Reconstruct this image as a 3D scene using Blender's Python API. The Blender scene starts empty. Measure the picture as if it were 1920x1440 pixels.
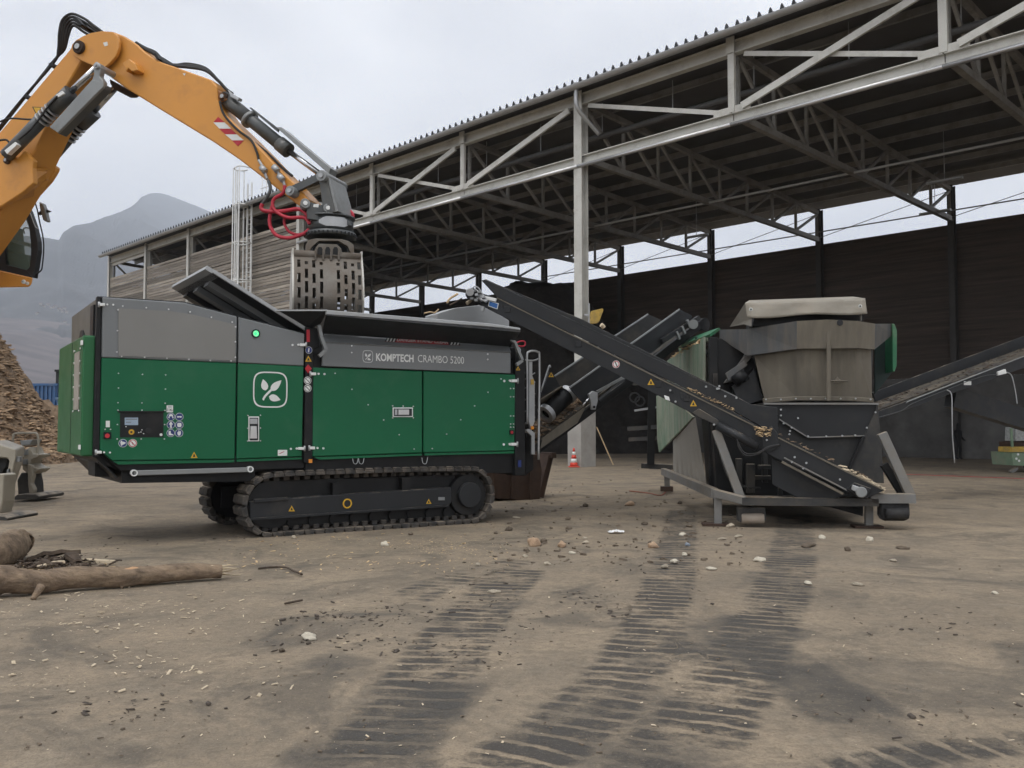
import bpy, bmesh, math, random
import numpy as np
from mathutils import Vector, Matrix, noise as mnoise

random.seed(7)
rng = np.random.default_rng(7)
scene = bpy.context.scene
COL = scene.collection

# ------------------------------------------------------------------ camera
F, CX, CY = 1700.0, 960.0, 720.0          # focal length and centre in photo pixels
CAM_H = 1.6
PITCH = math.atan(81.0 / F)
fwd = Vector((0, math.cos(PITCH), math.sin(PITCH)))
rgt = Vector((1, 0, 0))
upv = Vector((0, -math.sin(PITCH), math.cos(PITCH)))
cam_data = bpy.data.cameras.new('camera')
cam_data.sensor_width = 36.0
cam_data.lens = 36.0 * F / 1920.0
cam_data.clip_start = 0.1
cam_data.clip_end = 20000
cam = bpy.data.objects.new('camera', cam_data)
cam.matrix_world = Matrix(((rgt.x, upv.x, -fwd.x, 0), (rgt.y, upv.y, -fwd.y, 0),
                           (rgt.z, upv.z, -fwd.z, CAM_H), (0, 0, 0, 1)))
COL.objects.link(cam)
scene.camera = cam

# ------------------------------------------------------------------ overcast sky
SUN_EL, SUN_AZ = math.radians(68), math.radians(205)   # azimuth clockwise from +Y
world = bpy.data.worlds.new('World')
scene.world = world
world.use_nodes = True
wn, wl = world.node_tree.nodes, world.node_tree.links
wn.clear()
w_out = wn.new('ShaderNodeOutputWorld')
w_bg = wn.new('ShaderNodeBackground')
w_sky = wn.new('ShaderNodeTexSky')
w_sky.sky_type = 'NISHITA'
w_sky.sun_disc = False
w_sky.sun_elevation = SUN_EL
w_sky.sun_rotation = SUN_AZ
w_sky.dust_density = 3.0
w_tc = wn.new('ShaderNodeTexCoord')
w_map = wn.new('ShaderNodeMapping')
w_map.inputs['Scale'].default_value = (1.0, 1.0, 2.6)
w_noise = wn.new('ShaderNodeTexNoise')
w_noise.inputs['Scale'].default_value = 3.0
w_noise.inputs['Detail'].default_value = 3
w_noise.inputs['Roughness'].default_value = 0.5
w_noise.inputs['Distortion'].default_value = 0.4
w_ramp = wn.new('ShaderNodeValToRGB')
w_ramp.color_ramp.elements[0].position = 0.3
w_ramp.color_ramp.elements[0].color = (6.4, 6.5, 6.85, 1)
w_ramp.color_ramp.elements[1].position = 0.66
w_ramp.color_ramp.elements[1].color = (9.3, 9.35, 9.5, 1)
w_mix = wn.new('ShaderNodeMix')
w_mix.data_type = 'RGBA'
w_mix.inputs['Factor'].default_value = 0.96          # nearly closed cloud cover over the Nishita sky
wl.new(w_tc.outputs['Generated'], w_map.inputs['Vector'])
wl.new(w_map.outputs['Vector'], w_noise.inputs['Vector'])
wl.new(w_noise.outputs['Fac'], w_ramp.inputs['Fac'])
wl.new(w_sky.outputs['Color'], w_mix.inputs[6])
wl.new(w_ramp.outputs['Color'], w_mix.inputs[7])
wl.new(w_mix.outputs[2], w_bg.inputs['Color'])
w_bg.inputs['Strength'].default_value = 0.145
wl.new(w_bg.outputs['Background'], w_out.inputs['Surface'])

sun_d = bpy.data.lights.new('sun', 'SUN')
sun_d.energy = 1.8
sun_d.angle = math.radians(40)
sun_d.color = (1.0, 0.96, 0.9)
sun = bpy.data.objects.new('sun', sun_d)
sd = Vector((math.sin(SUN_AZ) * math.cos(SUN_EL), math.cos(SUN_AZ) * math.cos(SUN_EL), math.sin(SUN_EL)))
sun.rotation_euler = sd.to_track_quat('Z', 'Y').to_euler()
sun.location = (0, 0, 40)
COL.objects.link(sun)

scene.view_settings.view_transform = 'Standard'
scene.view_settings.look = 'None'
scene.view_settings.exposure = 0.0
scene.view_settings.gamma = 1.0
scene.render.engine = 'CYCLES'
scene.cycles.use_denoising = True
scene.cycles.max_bounces = 6
scene.cycles.diffuse_bounces = 2
scene.cycles.use_adaptive_sampling = True
scene.cycles.adaptive_threshold = 0.04
world.cycles.sampling_method = 'MANUAL'
world.cycles.sample_map_resolution = 256
scene.cycles.volume_bounces = 1
scene.cycles.caustics_reflective = False
scene.cycles.caustics_refractive = False

# ------------------------------------------------------------------ geometry helpers
def ray(px, py):
    return fwd + rgt * ((px - CX) / F) + upv * ((CY - py) / F)

CAM = Vector((0, 0, CAM_H))

def gpt(px, py, z=0.0):
    """ground point seen at a photo pixel"""
    d = ray(px, py)
    t = (z - CAM_H) / d.z
    return CAM + d * t

class Frame:
    """a thing's own axes: u along it, v away from the yard, z up"""
    def __init__(s, o, u):
        s.o = Vector((o[0], o[1], 0))
        s.u = Vector((u[0], u[1], 0)).normalized()
        s.v = Vector((-s.u.y, s.u.x, 0))
        s.rz = math.atan2(s.u.y, s.u.x)
    def loc(s, p):
        d = p - s.o
        return Vector((d.dot(s.u), d.dot(s.v), d.z))
    def w(s, l):
        return s.o + s.u * l[0] + s.v * l[1] + Vector((0, 0, l[2]))
    def at(s, px, py, v=0.0):
        d = ray(px, py)
        t = (v - (CAM - s.o).dot(s.v)) / d.dot(s.v)
        return s.loc(CAM + d * t)
    def atu(s, px, py, u=0.0):
        d = ray(px, py)
        t = (u - (CAM - s.o).dot(s.u)) / d.dot(s.u)
        return s.loc(CAM + d * t)

def smooth_path(pts, n=6, closed=False):
    pts = [Vector(p) for p in pts]
    out = []
    m = len(pts)
    rngk = range(m) if closed else range(m - 1)
    for i in rngk:
        if closed:
            p0, p1, p2, p3 = pts[i - 1], pts[i], pts[(i + 1) % m], pts[(i + 2) % m]
        else:
            p0, p1, p2, p3 = pts[max(i - 1, 0)], pts[i], pts[i + 1], pts[min(i + 2, m - 1)]
        for k in range(n):
            t = k / n
            out.append(0.5 * ((2 * p1) + (p2 - p0) * t + (2 * p0 - 5 * p1 + 4 * p2 - p3) * t * t
                              + (3 * p1 - p0 - 3 * p2 + p3) * t ** 3))
    if not closed:
        out.append(pts[-1])
    return out

class MB:
    """collects shapes for ONE mesh object"""
    def __init__(s):
        s.V, s.Fc, s.S = [], [], []
    def add(s, verts, faces, smooth=False):
        b = len(s.V)
        s.V += [tuple(v) for v in verts]
        s.Fc += [tuple(b + i for i in f) for f in faces]
        s.S += [smooth] * len(faces)
        return s
    def prism(s, poly, off):
        off = Vector(off)
        n = len(poly)
        vs = [Vector(p) for p in poly] + [Vector(p) + off for p in poly]
        fs = [tuple(range(n)), tuple(range(2 * n - 1, n - 1, -1))]
        fs += [(i, i + n, (i + 1) % n + n, (i + 1) % n) for i in range(n)]
        return s.add(vs, fs)
    def box(s, a, b):
        x0, y0, z0 = a
        x1, y1, z1 = b
        return s.prism([(x0, y0, z0), (x1, y0, z0), (x1, y0, z1), (x0, y0, z1)], (0, y1 - y0, 0))
    def slab(s, quad, t):
        """plate through corner points, thickness t along its normal"""
        q = [Vector(p) for p in quad]
        nrm = Vector((0, 0, 0))
        for i in range(len(q)):
            a, b = q[i], q[(i + 1) % len(q)]
            nrm += a.cross(b)
        nrm.normalize()
        return s.prism(q, nrm * t)
    def bar(s, p, q, w, h, up=(0, 0, 1)):
        p, q = Vector(p), Vector(q)
        d = (q - p).normalized()
        side = d.cross(Vector(up))
        if side.length < 1e-4:
            side = d.cross(Vector((0, 1, 0)))
        side.normalize()
        u2 = side.cross(d)
        a, b = side * w / 2, u2 * h / 2
        return s.prism([p - a - b, p + a - b, p + a + b, p - a + b], q - p)
    def ibeam(s, p, q, w, h, t=0.03, up=(0, 0, 1)):
        p, q = Vector(p), Vector(q)
        d = (q - p).normalized()
        side = d.cross(Vector(up)).normalized()
        u2 = side.cross(d)
        W, H = w / 2, h / 2
        pr = [(-W, -H), (W, -H), (W, -H + t), (t / 2, -H + t), (t / 2, H - t), (W, H - t), (W, H), (-W, H),
              (-W, H - t), (-t / 2, H - t), (-t / 2, -H + t), (-W, -H + t)]
        return s.prism([p + side * a + u2 * b for a, b in pr], q - p)
    def cyl(s, p, q, r, n=16, r2=None, smooth=True):
        p, q = Vector(p), Vector(q)
        r2 = r if r2 is None else r2
        d = (q - p).normalized()
        a = d.orthogonal().normalized()
        b = d.cross(a)
        ring = [(math.cos(2 * math.pi * i / n), math.sin(2 * math.pi * i / n)) for i in range(n)]
        vs = [p + (a * c + b * e) * r for c, e in ring] + [q + (a * c + b * e) * r2 for c, e in ring]
        s.add(vs, [(i, (i + 1) % n, (i + 1) % n + n, i + n) for i in range(n)], smooth)
        bI = len(s.V) - 2 * n
        s.Fc += [tuple(bI + i for i in range(n - 1, -1, -1)), tuple(bI + n + i for i in range(n))]
        s.S += [False, False]
        return s
    def tube(s, pts, r, n=8, rs=None):
        pts = [Vector(p) for p in pts]
        m = len(pts)
        prev = None
        vs = []
        for i, p in enumerate(pts):
            d = (pts[min(i + 1, m - 1)] - pts[max(i - 1, 0)])
            if d.length < 1e-9:
                d = Vector((0, 0, 1))
            d.normalize()
            if prev is None:
                a = d.orthogonal().normalized()
            else:
                a = prev - d * prev.dot(d)
                a = a.normalized() if a.length > 1e-6 else d.orthogonal().normalized()
            prev = a
            b = d.cross(a)
            rr = r if rs is None else rs[i]
            vs += [p + (a * math.cos(2 * math.pi * k / n) + b * math.sin(2 * math.pi * k / n)) * rr for k in range(n)]
        fs = [(i * n + k, i * n + (k + 1) % n, (i + 1) * n + (k + 1) % n, (i + 1) * n + k)
              for i in range(m - 1) for k in range(n)]
        s.add(vs, fs, True)
        bI = len(s.V) - m * n
        s.Fc += [tuple(bI + k for k in range(n - 1, -1, -1)), tuple(bI + (m - 1) * n + k for k in range(n))]
        s.S += [False, False]
        return s
    def ring(s, c, axis, r0, r1, t, n=24):
        c, ax = Vector(c), Vector(axis).normalized()
        a = ax.orthogonal().normalized()
        b = ax.cross(a)
        vs = []
        for rr, dz in ((r0, 0), (r1, 0), (r1, t), (r0, t)):
            vs += [c + ax * dz + (a * math.cos(2 * math.pi * k / n) + b * math.sin(2 * math.pi * k / n)) * rr for k in range(n)]
        fs = []
        for j in range(4):
            j2 = (j + 1) % 4
            fs += [(j * n + k, j * n + (k + 1) % n, j2 * n + (k + 1) % n, j2 * n + k) for k in range(n)]
        return s.add(vs, fs)
    def build(s, name, mat, parent=None, bevel=0.0, kind=None, label=None, world=False):
        me = bpy.data.meshes.new(name)
        me.from_pydata(s.V, [], s.Fc)
        me.polygons.foreach_set('use_smooth', s.S)
        bm = bmesh.new()
        bm.from_mesh(me)
        bmesh.ops.recalc_face_normals(bm, faces=bm.faces)
        bm.to_mesh(me)
        bm.free()
        if isinstance(mat, (list, tuple)):
            for m_ in mat:
                me.materials.append(m_)
        else:
            me.materials.append(mat)
        o = bpy.data.objects.new(name, me)
        COL.objects.link(o)
        if parent is not None:
            o.parent = parent
        if bevel:
            md = o.modifiers.new('bevel', 'BEVEL')
            md.width = bevel
            md.segments = 1
            md.limit_method = 'ANGLE'
            md.angle_limit = math.radians(40)
        if kind:
            o['kind'] = kind
        if label:
            o['label'] = label
        return o

def tag(o, label, cat=None, group=None, kind=None):
    if label:
        o['label'] = label
    if cat:
        o['category'] = cat
    if group:
        o['group'] = group
    if kind:
        o['kind'] = kind
    return o

def thing(name, label, cat, loc=(0, 0, 0), rz=0.0, group=None):
    o = bpy.data.objects.new(name, None)
    o.empty_display_size = 0.2
    o.location = loc
    o.rotation_euler = (0, 0, rz)
    COL.objects.link(o)
    return tag(o, label, cat, group)

def dup(o, parent=None, loc=None, rot=None, scale=None):
    c = o.copy()
    COL.objects.link(c)
    c.parent = parent if parent is not None else o.parent
    if loc is not None:
        c.location = loc
    if rot is not None:
        c.rotation_euler = rot
    if scale is not None:
        c.scale = scale
    return c

# ------------------------------------------------------------------ materials
def M(name, col, rough=0.6, metal=0.0, var=0.15, scale=2.0, dirt=None, dirt_amt=0.0, dirt_scale=1.5,
      bump=0.0, bscale=60.0, rnd=0.0, dust=0.0, stretch=None, streak=0.0, emit=None):
    m = bpy.data.materials.new(name)
    m.use_nodes = True
    nt = m.node_tree
    N, L = nt.nodes, nt.links
    bs = N['Principled BSDF']
    bs.inputs['Metallic'].default_value = metal
    tc = N.new('ShaderNodeTexCoord')
    vec = tc.outputs['Object']
    if rnd:
        oi = N.new('ShaderNodeObjectInfo')
        mu = N.new('ShaderNodeMath')
        mu.operation = 'MULTIPLY'
        mu.inputs[1].default_value = 57.0
        L.new(oi.outputs['Random'], mu.inputs[0])
        va = N.new('ShaderNodeVectorMath')
        va.operation = 'ADD'
        L.new(vec, va.inputs[0])
        L.new(mu.outputs[0], va.inputs[1])
        vec = va.outputs[0]
    if stretch:
        mp = N.new('ShaderNodeMapping')
        mp.inputs['Scale'].default_value = stretch
        L.new(vec, mp.inputs['Vector'])
        vec = mp.outputs['Vector']
    def noise(sc, det=4, ro=0.6):
        n = N.new('ShaderNodeTexNoise')
        n.inputs['Scale'].default_value = sc
        n.inputs['Detail'].default_value = det
        n.inputs['Roughness'].default_value = ro
        L.new(vec, n.inputs['Vector'])
        return n.outputs['Fac']
    def mixc(fac, a, b):
        x = N.new('ShaderNodeMix')
        x.data_type = 'RGBA'
        if isinstance(fac, float):
            x.inputs['Factor'].default_value = fac
        else:
            L.new(fac, x.inputs['Factor'])
        for i, c in ((6, a), (7, b)):
            if isinstance(c, (tuple, list)):
                x.inputs[i].default_value = (*c[:3], 1)
            else:
                L.new(c, x.inputs[i])
        return x.outputs[2]
    def ramp(fac, lo, hi):
        r = N.new('ShaderNodeMapRange')
        r.inputs['From Min'].default_value = lo
        r.inputs['From Max'].default_value = hi
        L.new(fac, r.inputs['Value'])
        return r.outputs['Result']
    c = Vector(col[:3])
    n1 = ramp(noise(scale), 0.3, 0.7)
    out = mixc(n1, tuple(c * (1 - var)), tuple(c * (1 + var)))
    if rnd:
        hv = N.new('ShaderNodeHueSaturation')
        r2 = N.new('ShaderNodeMapRange')
        r2.inputs['To Min'].default_value = 1 - rnd
        r2.inputs['To Max'].default_value = 1 + rnd
        L.new(oi.outputs['Random'], r2.inputs['Value'])
        L.new(r2.outputs['Result'], hv.inputs['Value'])
        L.new(out, hv.inputs['Color'])
        out = hv.outputs['Color']
    if dirt is not None and dirt_amt > 0:
        d1 = ramp(noise(dirt_scale, 5, 0.68), 0.62 - 0.45 * dirt_amt, 0.82 - 0.3 * dirt_amt)
        mu = N.new('ShaderNodeMath')
        mu.operation = 'MULTIPLY'
        mu.inputs[1].default_value = min(1.0, 0.5 + dirt_amt * 0.5)
        L.new(d1, mu.inputs[0])
        out = mixc(mu.outputs[0], out, dirt)
    if dust > 0:
        ge = N.new('ShaderNodeNewGeometry')
        sx = N.new('ShaderNodeSeparateXYZ')
        L.new(ge.outputs['Normal'], sx.inputs[0])
        a = ramp(sx.outputs['Z'], 0.25, 0.95)
        b = ramp(noise(5.0, 6), 0.62 - dust * 0.5, 0.85 - dust * 0.4)
        mu = N.new('ShaderNodeMath')
        mu.operation = 'MULTIPLY'
        L.new(a, mu.inputs[0])
        L.new(b, mu.inputs[1])
        out = mixc(mu.outputs[0], out, (0.30, 0.25, 0.19))
    L.new(out, bs.inputs['Base Color'])
    rr = N.new('ShaderNodeMapRange')
    rr.inputs['To Min'].default_value = max(0.05, rough - 0.12)
    rr.inputs['To Max'].default_value = min(1.0, rough + 0.12)
    L.new(noise(scale * 3.1), rr.inputs['Value'])
    L.new(rr.outputs['Result'], bs.inputs['Roughness'])
    if bump > 0:
        bn = N.new('ShaderNodeBump')
        bn.inputs['Strength'].default_value = min(1.0, bump)
        bn.inputs['Distance'].default_value = 0.02
        L.new(noise(bscale, 6, 0.65), bn.inputs['Height'])
        L.new(bn.outputs['Normal'], bs.inputs['Normal'])
    if emit:
        bs.inputs['Emission Color'].default_value = (*emit[0], 1)
        bs.inputs['Emission Strength'].default_value = emit[1]
    return m

TAN = (0.30, 0.25, 0.19)
MAT = dict(
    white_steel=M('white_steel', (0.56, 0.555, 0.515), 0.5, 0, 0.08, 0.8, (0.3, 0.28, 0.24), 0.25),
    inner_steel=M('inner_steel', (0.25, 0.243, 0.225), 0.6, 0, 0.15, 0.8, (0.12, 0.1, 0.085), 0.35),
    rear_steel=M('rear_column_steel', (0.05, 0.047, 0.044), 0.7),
    galv=M('galvanised', (0.42, 0.43, 0.44), 0.42, 0.55, 0.12, 3.0, (0.3, 0.29, 0.27), 0.2),
    bright_galv=M('bright_galvanised', (0.6, 0.6, 0.6), 0.32, 0.8, 0.1, 2.0),
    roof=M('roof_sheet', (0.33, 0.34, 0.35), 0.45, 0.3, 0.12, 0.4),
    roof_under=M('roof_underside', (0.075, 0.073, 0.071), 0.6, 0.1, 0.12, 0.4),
    rib_end=M('rib_filler', (0.035, 0.037, 0.042), 0.8),
    concrete=M('concrete', (0.37, 0.355, 0.33), 0.85, 0, 0.14, 1.2, (0.2, 0.185, 0.16), 0.3, 1.0, 0.3, 30),
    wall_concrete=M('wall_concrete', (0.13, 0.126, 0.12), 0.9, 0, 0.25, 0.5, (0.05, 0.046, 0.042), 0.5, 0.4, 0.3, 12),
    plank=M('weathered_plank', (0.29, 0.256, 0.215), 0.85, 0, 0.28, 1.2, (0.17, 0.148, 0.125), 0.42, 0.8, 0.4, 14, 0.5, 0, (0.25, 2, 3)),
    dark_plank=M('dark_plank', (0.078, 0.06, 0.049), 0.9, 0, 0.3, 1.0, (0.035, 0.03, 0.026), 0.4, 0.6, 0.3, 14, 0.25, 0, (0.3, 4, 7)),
    green=M('green_paint', (0.006, 0.112, 0.047), 0.42, 0, 0.07, 0.5, (0.035, 0.135, 0.07), 0.2, 1.1, 0.03, 1.6),
    door_green=M('door_green_paint', (0.025, 0.13, 0.05), 0.42, 0, 0.05, 0.7, (0.08, 0.13, 0.07), 0.1, 1.2),
    old_green=M('dusty_green_paint', (0.10, 0.21, 0.135), 0.6, 0, 0.2, 2.0, (0.33, 0.34, 0.27), 0.75, 1.4, 0.1, 20, 0, 0.5, (2.5, 2.5, 0.5)),
    bright_green=M('green_plate', (0.022, 0.14, 0.065), 0.5, 0, 0.12, 2.0, (0.2, 0.22, 0.15), 0.25),
    grey=M('grey_paint', (0.165, 0.175, 0.18), 0.4, 0, 0.05, 0.7, (0.2, 0.19, 0.175), 0.1, 1.0),
    grey_light_and_lit_rim=M('light_grey_and_lit_rim', (0.36, 0.375, 0.385), 0.45, 0, 0.06, 0.7, (0.3, 0.28, 0.25), 0.15),  # light grey paint; on the side flap rim it paints in skylight
    grille=None,
    black=M('black_paint', (0.0095, 0.01, 0.011), 0.5, 0, 0.25, 1.5, (0.035, 0.031, 0.027), 0.2, 1.5),
    anthracite=M('anthracite_paint', (0.022, 0.0235, 0.026), 0.48, 0, 0.15, 1.2, (0.07, 0.06, 0.048), 0.16, 1.3, 0, 60, 0, 0.3),
    anthracite_dusty=M('dusty_anthracite', (0.024, 0.025, 0.026), 0.6, 0, 0.2, 1.5, (0.1, 0.085, 0.065), 0.36, 1.3, 0.1, 30, 0, 0.6),
    rubber=M('black_rubber', (0.018, 0.018, 0.019), 0.75, 0, 0.25, 4.0, (0.07, 0.06, 0.05), 0.3),
    shoe=M('track_shoe_rubber', (0.03, 0.029, 0.028), 0.8, 0, 0.25, 6.0, (0.13, 0.11, 0.09), 0.5, 5, 0.3, 40, 0.2, 0.35),
    orange=M('orange_paint', (0.63, 0.28, 0.05), 0.42, 0, 0.06, 0.8, (0.36, 0.16, 0.05), 0.16, 1.6),
    arm_grey=M('linkage_grey', (0.075, 0.082, 0.086), 0.42, 0.1, 0.15, 2.0, (0.14, 0.125, 0.1), 0.28),
    guard_grey=M('guard_grey', (0.24, 0.25, 0.25), 0.4, 0.3, 0.1, 2.0, (0.12, 0.11, 0.1), 0.2),
    chrome=M('chrome_rod', (0.6, 0.61, 0.63), 0.2, 0.95, 0.05, 3.0),
    grab=M('worn_grapple_steel', (0.165, 0.154, 0.137), 0.6, 0.1, 0.2, 3.0, (0.1, 0.072, 0.048), 0.55, 1.3, 0.2, 25),
    grab_edge=M('grapple_edge_steel', (0.55, 0.54, 0.5), 0.5, 0.1, 0.15, 3.0, (0.25, 0.21, 0.16), 0.3),
    red=M('red_hose', (0.43, 0.018, 0.04), 0.5, 0, 0.15, 3.0),
    sign_red=M('sign_red', (0.42, 0.012, 0.025), 0.5),
    white=M('white_print', (0.72, 0.73, 0.71), 0.5, 0, 0.03),
    ink=M('black_print', (0.012, 0.012, 0.012), 0.6),
    blue=M('sign_blue', (0.012, 0.03, 0.16), 0.45),
    yellow=M('sign_yellow', (0.62, 0.36, 0.02), 0.5, 0, 0.1),
    yellow_dirty=M('dirty_yellow_paint', (0.5, 0.33, 0.06), 0.6, 0, 0.15, 6.0, (0.25, 0.19, 0.1), 0.4, 5),
    tarp=M('beige_tarpaulin', (0.29, 0.268, 0.226), 0.7, 0, 0.12, 1.6, (0.3, 0.25, 0.19), 0.35, 1.2, 0.3, 8),
    bin_tan=M('dust_covered_steel', (0.15, 0.132, 0.102), 0.8, 0, 0.16, 1.2, (0.085, 0.076, 0.062), 0.42, 1.0, 0.15, 26, 0, 0.3, (3, 3, 0.6)),
    bin_grey=M('worn_grey_steel', (0.068, 0.071, 0.073), 0.55, 0, 0.2, 1.4, (0.15, 0.128, 0.1), 0.42, 1.0, 0.15, 26, 0, 0.3, (3, 3, 0.6)),
    frame_grey=M('frame_grey', (0.19, 0.19, 0.185), 0.6, 0.1, 0.15, 2.0, (0.2, 0.165, 0.12), 0.4, 1.5, 0, 60, 0, 0.7),
    rust=M('rusty_steel', (0.06, 0.032, 0.02), 0.85, 0, 0.4, 2.0, (0.025, 0.018, 0.014), 0.5, 1.2, 0.3, 20),
    beige=M('beige_machine_paint', (0.34, 0.31, 0.25), 0.5, 0, 0.1, 2.0, (0.18, 0.15, 0.11), 0.3),
    log=M('log_bark', (0.17, 0.122, 0.083), 0.9, 0, 0.45, 5.0, (0.33, 0.245, 0.16), 0.4, 4.0, 1.0, 16, 0, 0, (1, 2.5, 2.5)),
    bark=M('bark', (0.06, 0.042, 0.03), 0.95, 0, 0.4, 6.0, (0.12, 0.09, 0.065), 0.4, 6, 0.8, 20),
    wood=M('fresh_wood', (0.52, 0.38, 0.22), 0.8, 0, 0.25, 8.0, (0.32, 0.21, 0.11), 0.3, 6, 0.3, 40, 0.2),
    pale_wood=M('pale_wood', (0.6, 0.5, 0.36), 0.8, 0, 0.2, 8.0, (0.4, 0.3, 0.18), 0.25, 6, 0.2, 40, 0.15),
    stone=M('pale_stone', (0.47, 0.41, 0.32), 0.9, 0, 0.25, 9.0, (0.25, 0.2, 0.145), 0.35, 8, 0.6, 30, 0.25),
    dark_stone=M('brown_clod', (0.12, 0.093, 0.068), 0.95, 0, 0.3, 12.0, (0.2, 0.16, 0.12), 0.3, 9, 0.6, 30, 0.3),
    chips=M('wood_chips', (0.25, 0.175, 0.112), 0.9, 0, 0.45, 8.0, (0.12, 0.08, 0.05), 0.5, 4, 0.8, 12),
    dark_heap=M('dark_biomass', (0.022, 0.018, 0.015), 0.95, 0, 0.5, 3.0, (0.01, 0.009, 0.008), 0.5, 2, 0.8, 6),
    container_blue=M('container_blue', (0.045, 0.12, 0.27), 0.55, 0, 0.12, 1.5, (0.12, 0.14, 0.17), 0.25),
    cone_orange=M('cone_red', (0.62, 0.055, 0.03), 0.55, 0, 0.08, 6.0, (0.3, 0.1, 0.06), 0.2),
    cloth_dark=M('dark_cloth', (0.012, 0.012, 0.014), 0.9, 0, 0.25, 9.0),
    skin=M('skin', (0.32, 0.2, 0.15), 0.6, 0, 0.06, 9.0),
    orange_light=M('amber_lens', (0.7, 0.25, 0.02), 0.3),
    belt=M('conveyor_belt', (0.03, 0.028, 0.026), 0.85, 0, 0.3, 4.0, (0.16, 0.13, 0.09), 0.5, 3),
    lens_green=M('lit_green_lamp', (0.02, 0.5, 0.15), 0.3, emit=((0.05, 1.0, 0.35), 0.9)),
    screen=M('display', (0.2, 0.25, 0.3), 0.3, emit=((0.45, 0.6, 0.8), 0.15)),
    galv_white=M('pale_galvanised', (0.76, 0.77, 0.76), 0.5, 0.05, 0.08, 2.0),
    bag=M('white_plastic', (0.72, 0.72, 0.72), 0.4, 0, 0.1, 12.0),
)

def glass_mat(name, col, rough=0.08, alpha=1.0, trans=0.0):
    m = bpy.data.materials.new(name)
    m.use_nodes = True
    b = m.node_tree.nodes['Principled BSDF']
    b.inputs['Base Color'].default_value = (*col, 1)
    b.inputs['Roughness'].default_value = rough
    b.inputs['Transmission Weight'].default_value = trans
    b.inputs['Alpha'].default_value = alpha
    b.inputs['IOR'].default_value = 1.45
    return m
MAT['cab_glass'] = glass_mat('cab_glass', (0.2, 0.29, 0.25), 0.05, 0.35)
MAT['film'] = glass_mat('hazy_plastic_film', (0.34, 0.325, 0.29), 0.5, 0.86)

def grille_mat():
    m = M('perforated_grey', (0.215, 0.212, 0.2), 0.55, 0.1, 0.06, 0.6, (0.2, 0.18, 0.15), 0.12)
    nt = m.node_tree
    N, L = nt.nodes, nt.links
    tc = N.new('ShaderNodeTexCoord')
    mp = N.new('ShaderNodeMapping')
    mp.inputs['Scale'].default_value = (55, 55, 55)
    vo = N.new('ShaderNodeTexVoronoi')
    vo.inputs['Randomness'].default_value = 0.0
    vo.inputs['Scale'].default_value = 1.0
    L.new(tc.outputs['Object'], mp.inputs['Vector'])
    L.new(mp.outputs['Vector'], vo.inputs['Vector'])
    r = N.new('ShaderNodeMapRange')
    r.inputs['From Min'].default_value = 0.28
    r.inputs['From Max'].default_value = 0.36
    L.new(vo.outputs['Distance'], r.inputs['Value'])
    bs = N['Principled BSDF']
    src = bs.inputs['Base Color'].links[0].from_socket
    x = N.new('ShaderNodeMix')
    x.data_type = 'RGBA'
    x.inputs[6].default_value = (0.05, 0.05, 0.048, 1)
    L.new(r.outputs['Result'], x.inputs['Factor'])
    L.new(src, x.inputs[7])
    L.new(x.outputs[2], bs.inputs['Base Color'])
    return m
MAT['grille'] = grille_mat()
for k_ in ('green', 'door_green', 'black', 'anthracite'):
    MAT[k_].node_tree.nodes['Principled BSDF'].inputs['Specular IOR Level'].default_value = 0.28
# ================================================================== ground
def fbm(x, y, oct=5, seed=0.0):
    out = np.zeros_like(x)
    a, f = 1.0, 1.0
    for o in range(oct):
        xi, yi = np.floor(x * f + seed * 17.3), np.floor(y * f + seed * 5.7)
        fx, fy = x * f + seed * 17.3 - xi, y * f + seed * 5.7 - yi
        fx, fy = fx * fx * (3 - 2 * fx), fy * fy * (3 - 2 * fy)
        def h(i, j):
            v = np.sin(i * 127.1 + j * 311.7 + o * 74.7) * 43758.5453
            return v - np.floor(v)
        n = (h(xi, yi) * (1 - fx) + h(xi + 1, yi) * fx) * (1 - fy) + (h(xi, yi + 1) * (1 - fx) + h(xi + 1, yi + 1) * fx) * fy
        out += a * (n - 0.5)
        a *= 0.5
        f *= 2.03
    return out

def graded(lo, hi, step, far_lo, far_hi):
    c = list(np.arange(lo, hi + 1e-6, step))
    s, x = step, hi
    up = []
    while x < far_hi:
        s *= 1.35
        x += s
        up.append(x)
    s, x = step, lo
    dn = []
    while x > far_lo:
        s *= 1.35
        x -= s
        dn.append(x)
    return np.array(dn[::-1] + c + up)

gx = graded(-9, 10, 0.06, -6000, 6000)
gy = graded(3.2, 19, 0.06, -900, 7000)
GX, GY = np.meshgrid(gx, gy)
gz = 0.012 * fbm(GX * 0.35, GY * 0.35, 3, 1.0) + 0.005 * fbm(GX * 2.1, GY * 2.1, 3, 2.0)
gz = gz * np.clip((60 - np.hypot(GX, GY)) / 30, 0, 1) - 0.004

def track_field(px_pts, width):
    pts = [gpt(*p) for p in px_pts]
    pts = smooth_path(pts, 5)
    best = np.full(GX.shape, 1e9)
    sarc = np.zeros(GX.shape)
    acc = 0.0
    for a, b in zip(pts[:-1], pts[1:]):
        d = b - a
        L = max(d.length, 1e-6)
        t = np.clip(((GX - a.x) * d.x + (GY - a.y) * d.y) / L ** 2, 0, 1)
        dist = np.hypot(GX - a.x - t * d.x, GY - a.y - t * d.y)
        m = dist < best
        best = np.where(m, dist, best)
        sarc = np.where(m, acc + t * L, sarc)
        acc += L
    e = np.clip((width / 2 + 0.06 - best) / 0.12, 0, 1)
    # fade towards both ends of the track
    e *= np.clip(sarc / 0.5, 0, 1) * np.clip((acc - sarc) / 0.5, 0, 1)
    return e, sarc

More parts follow.
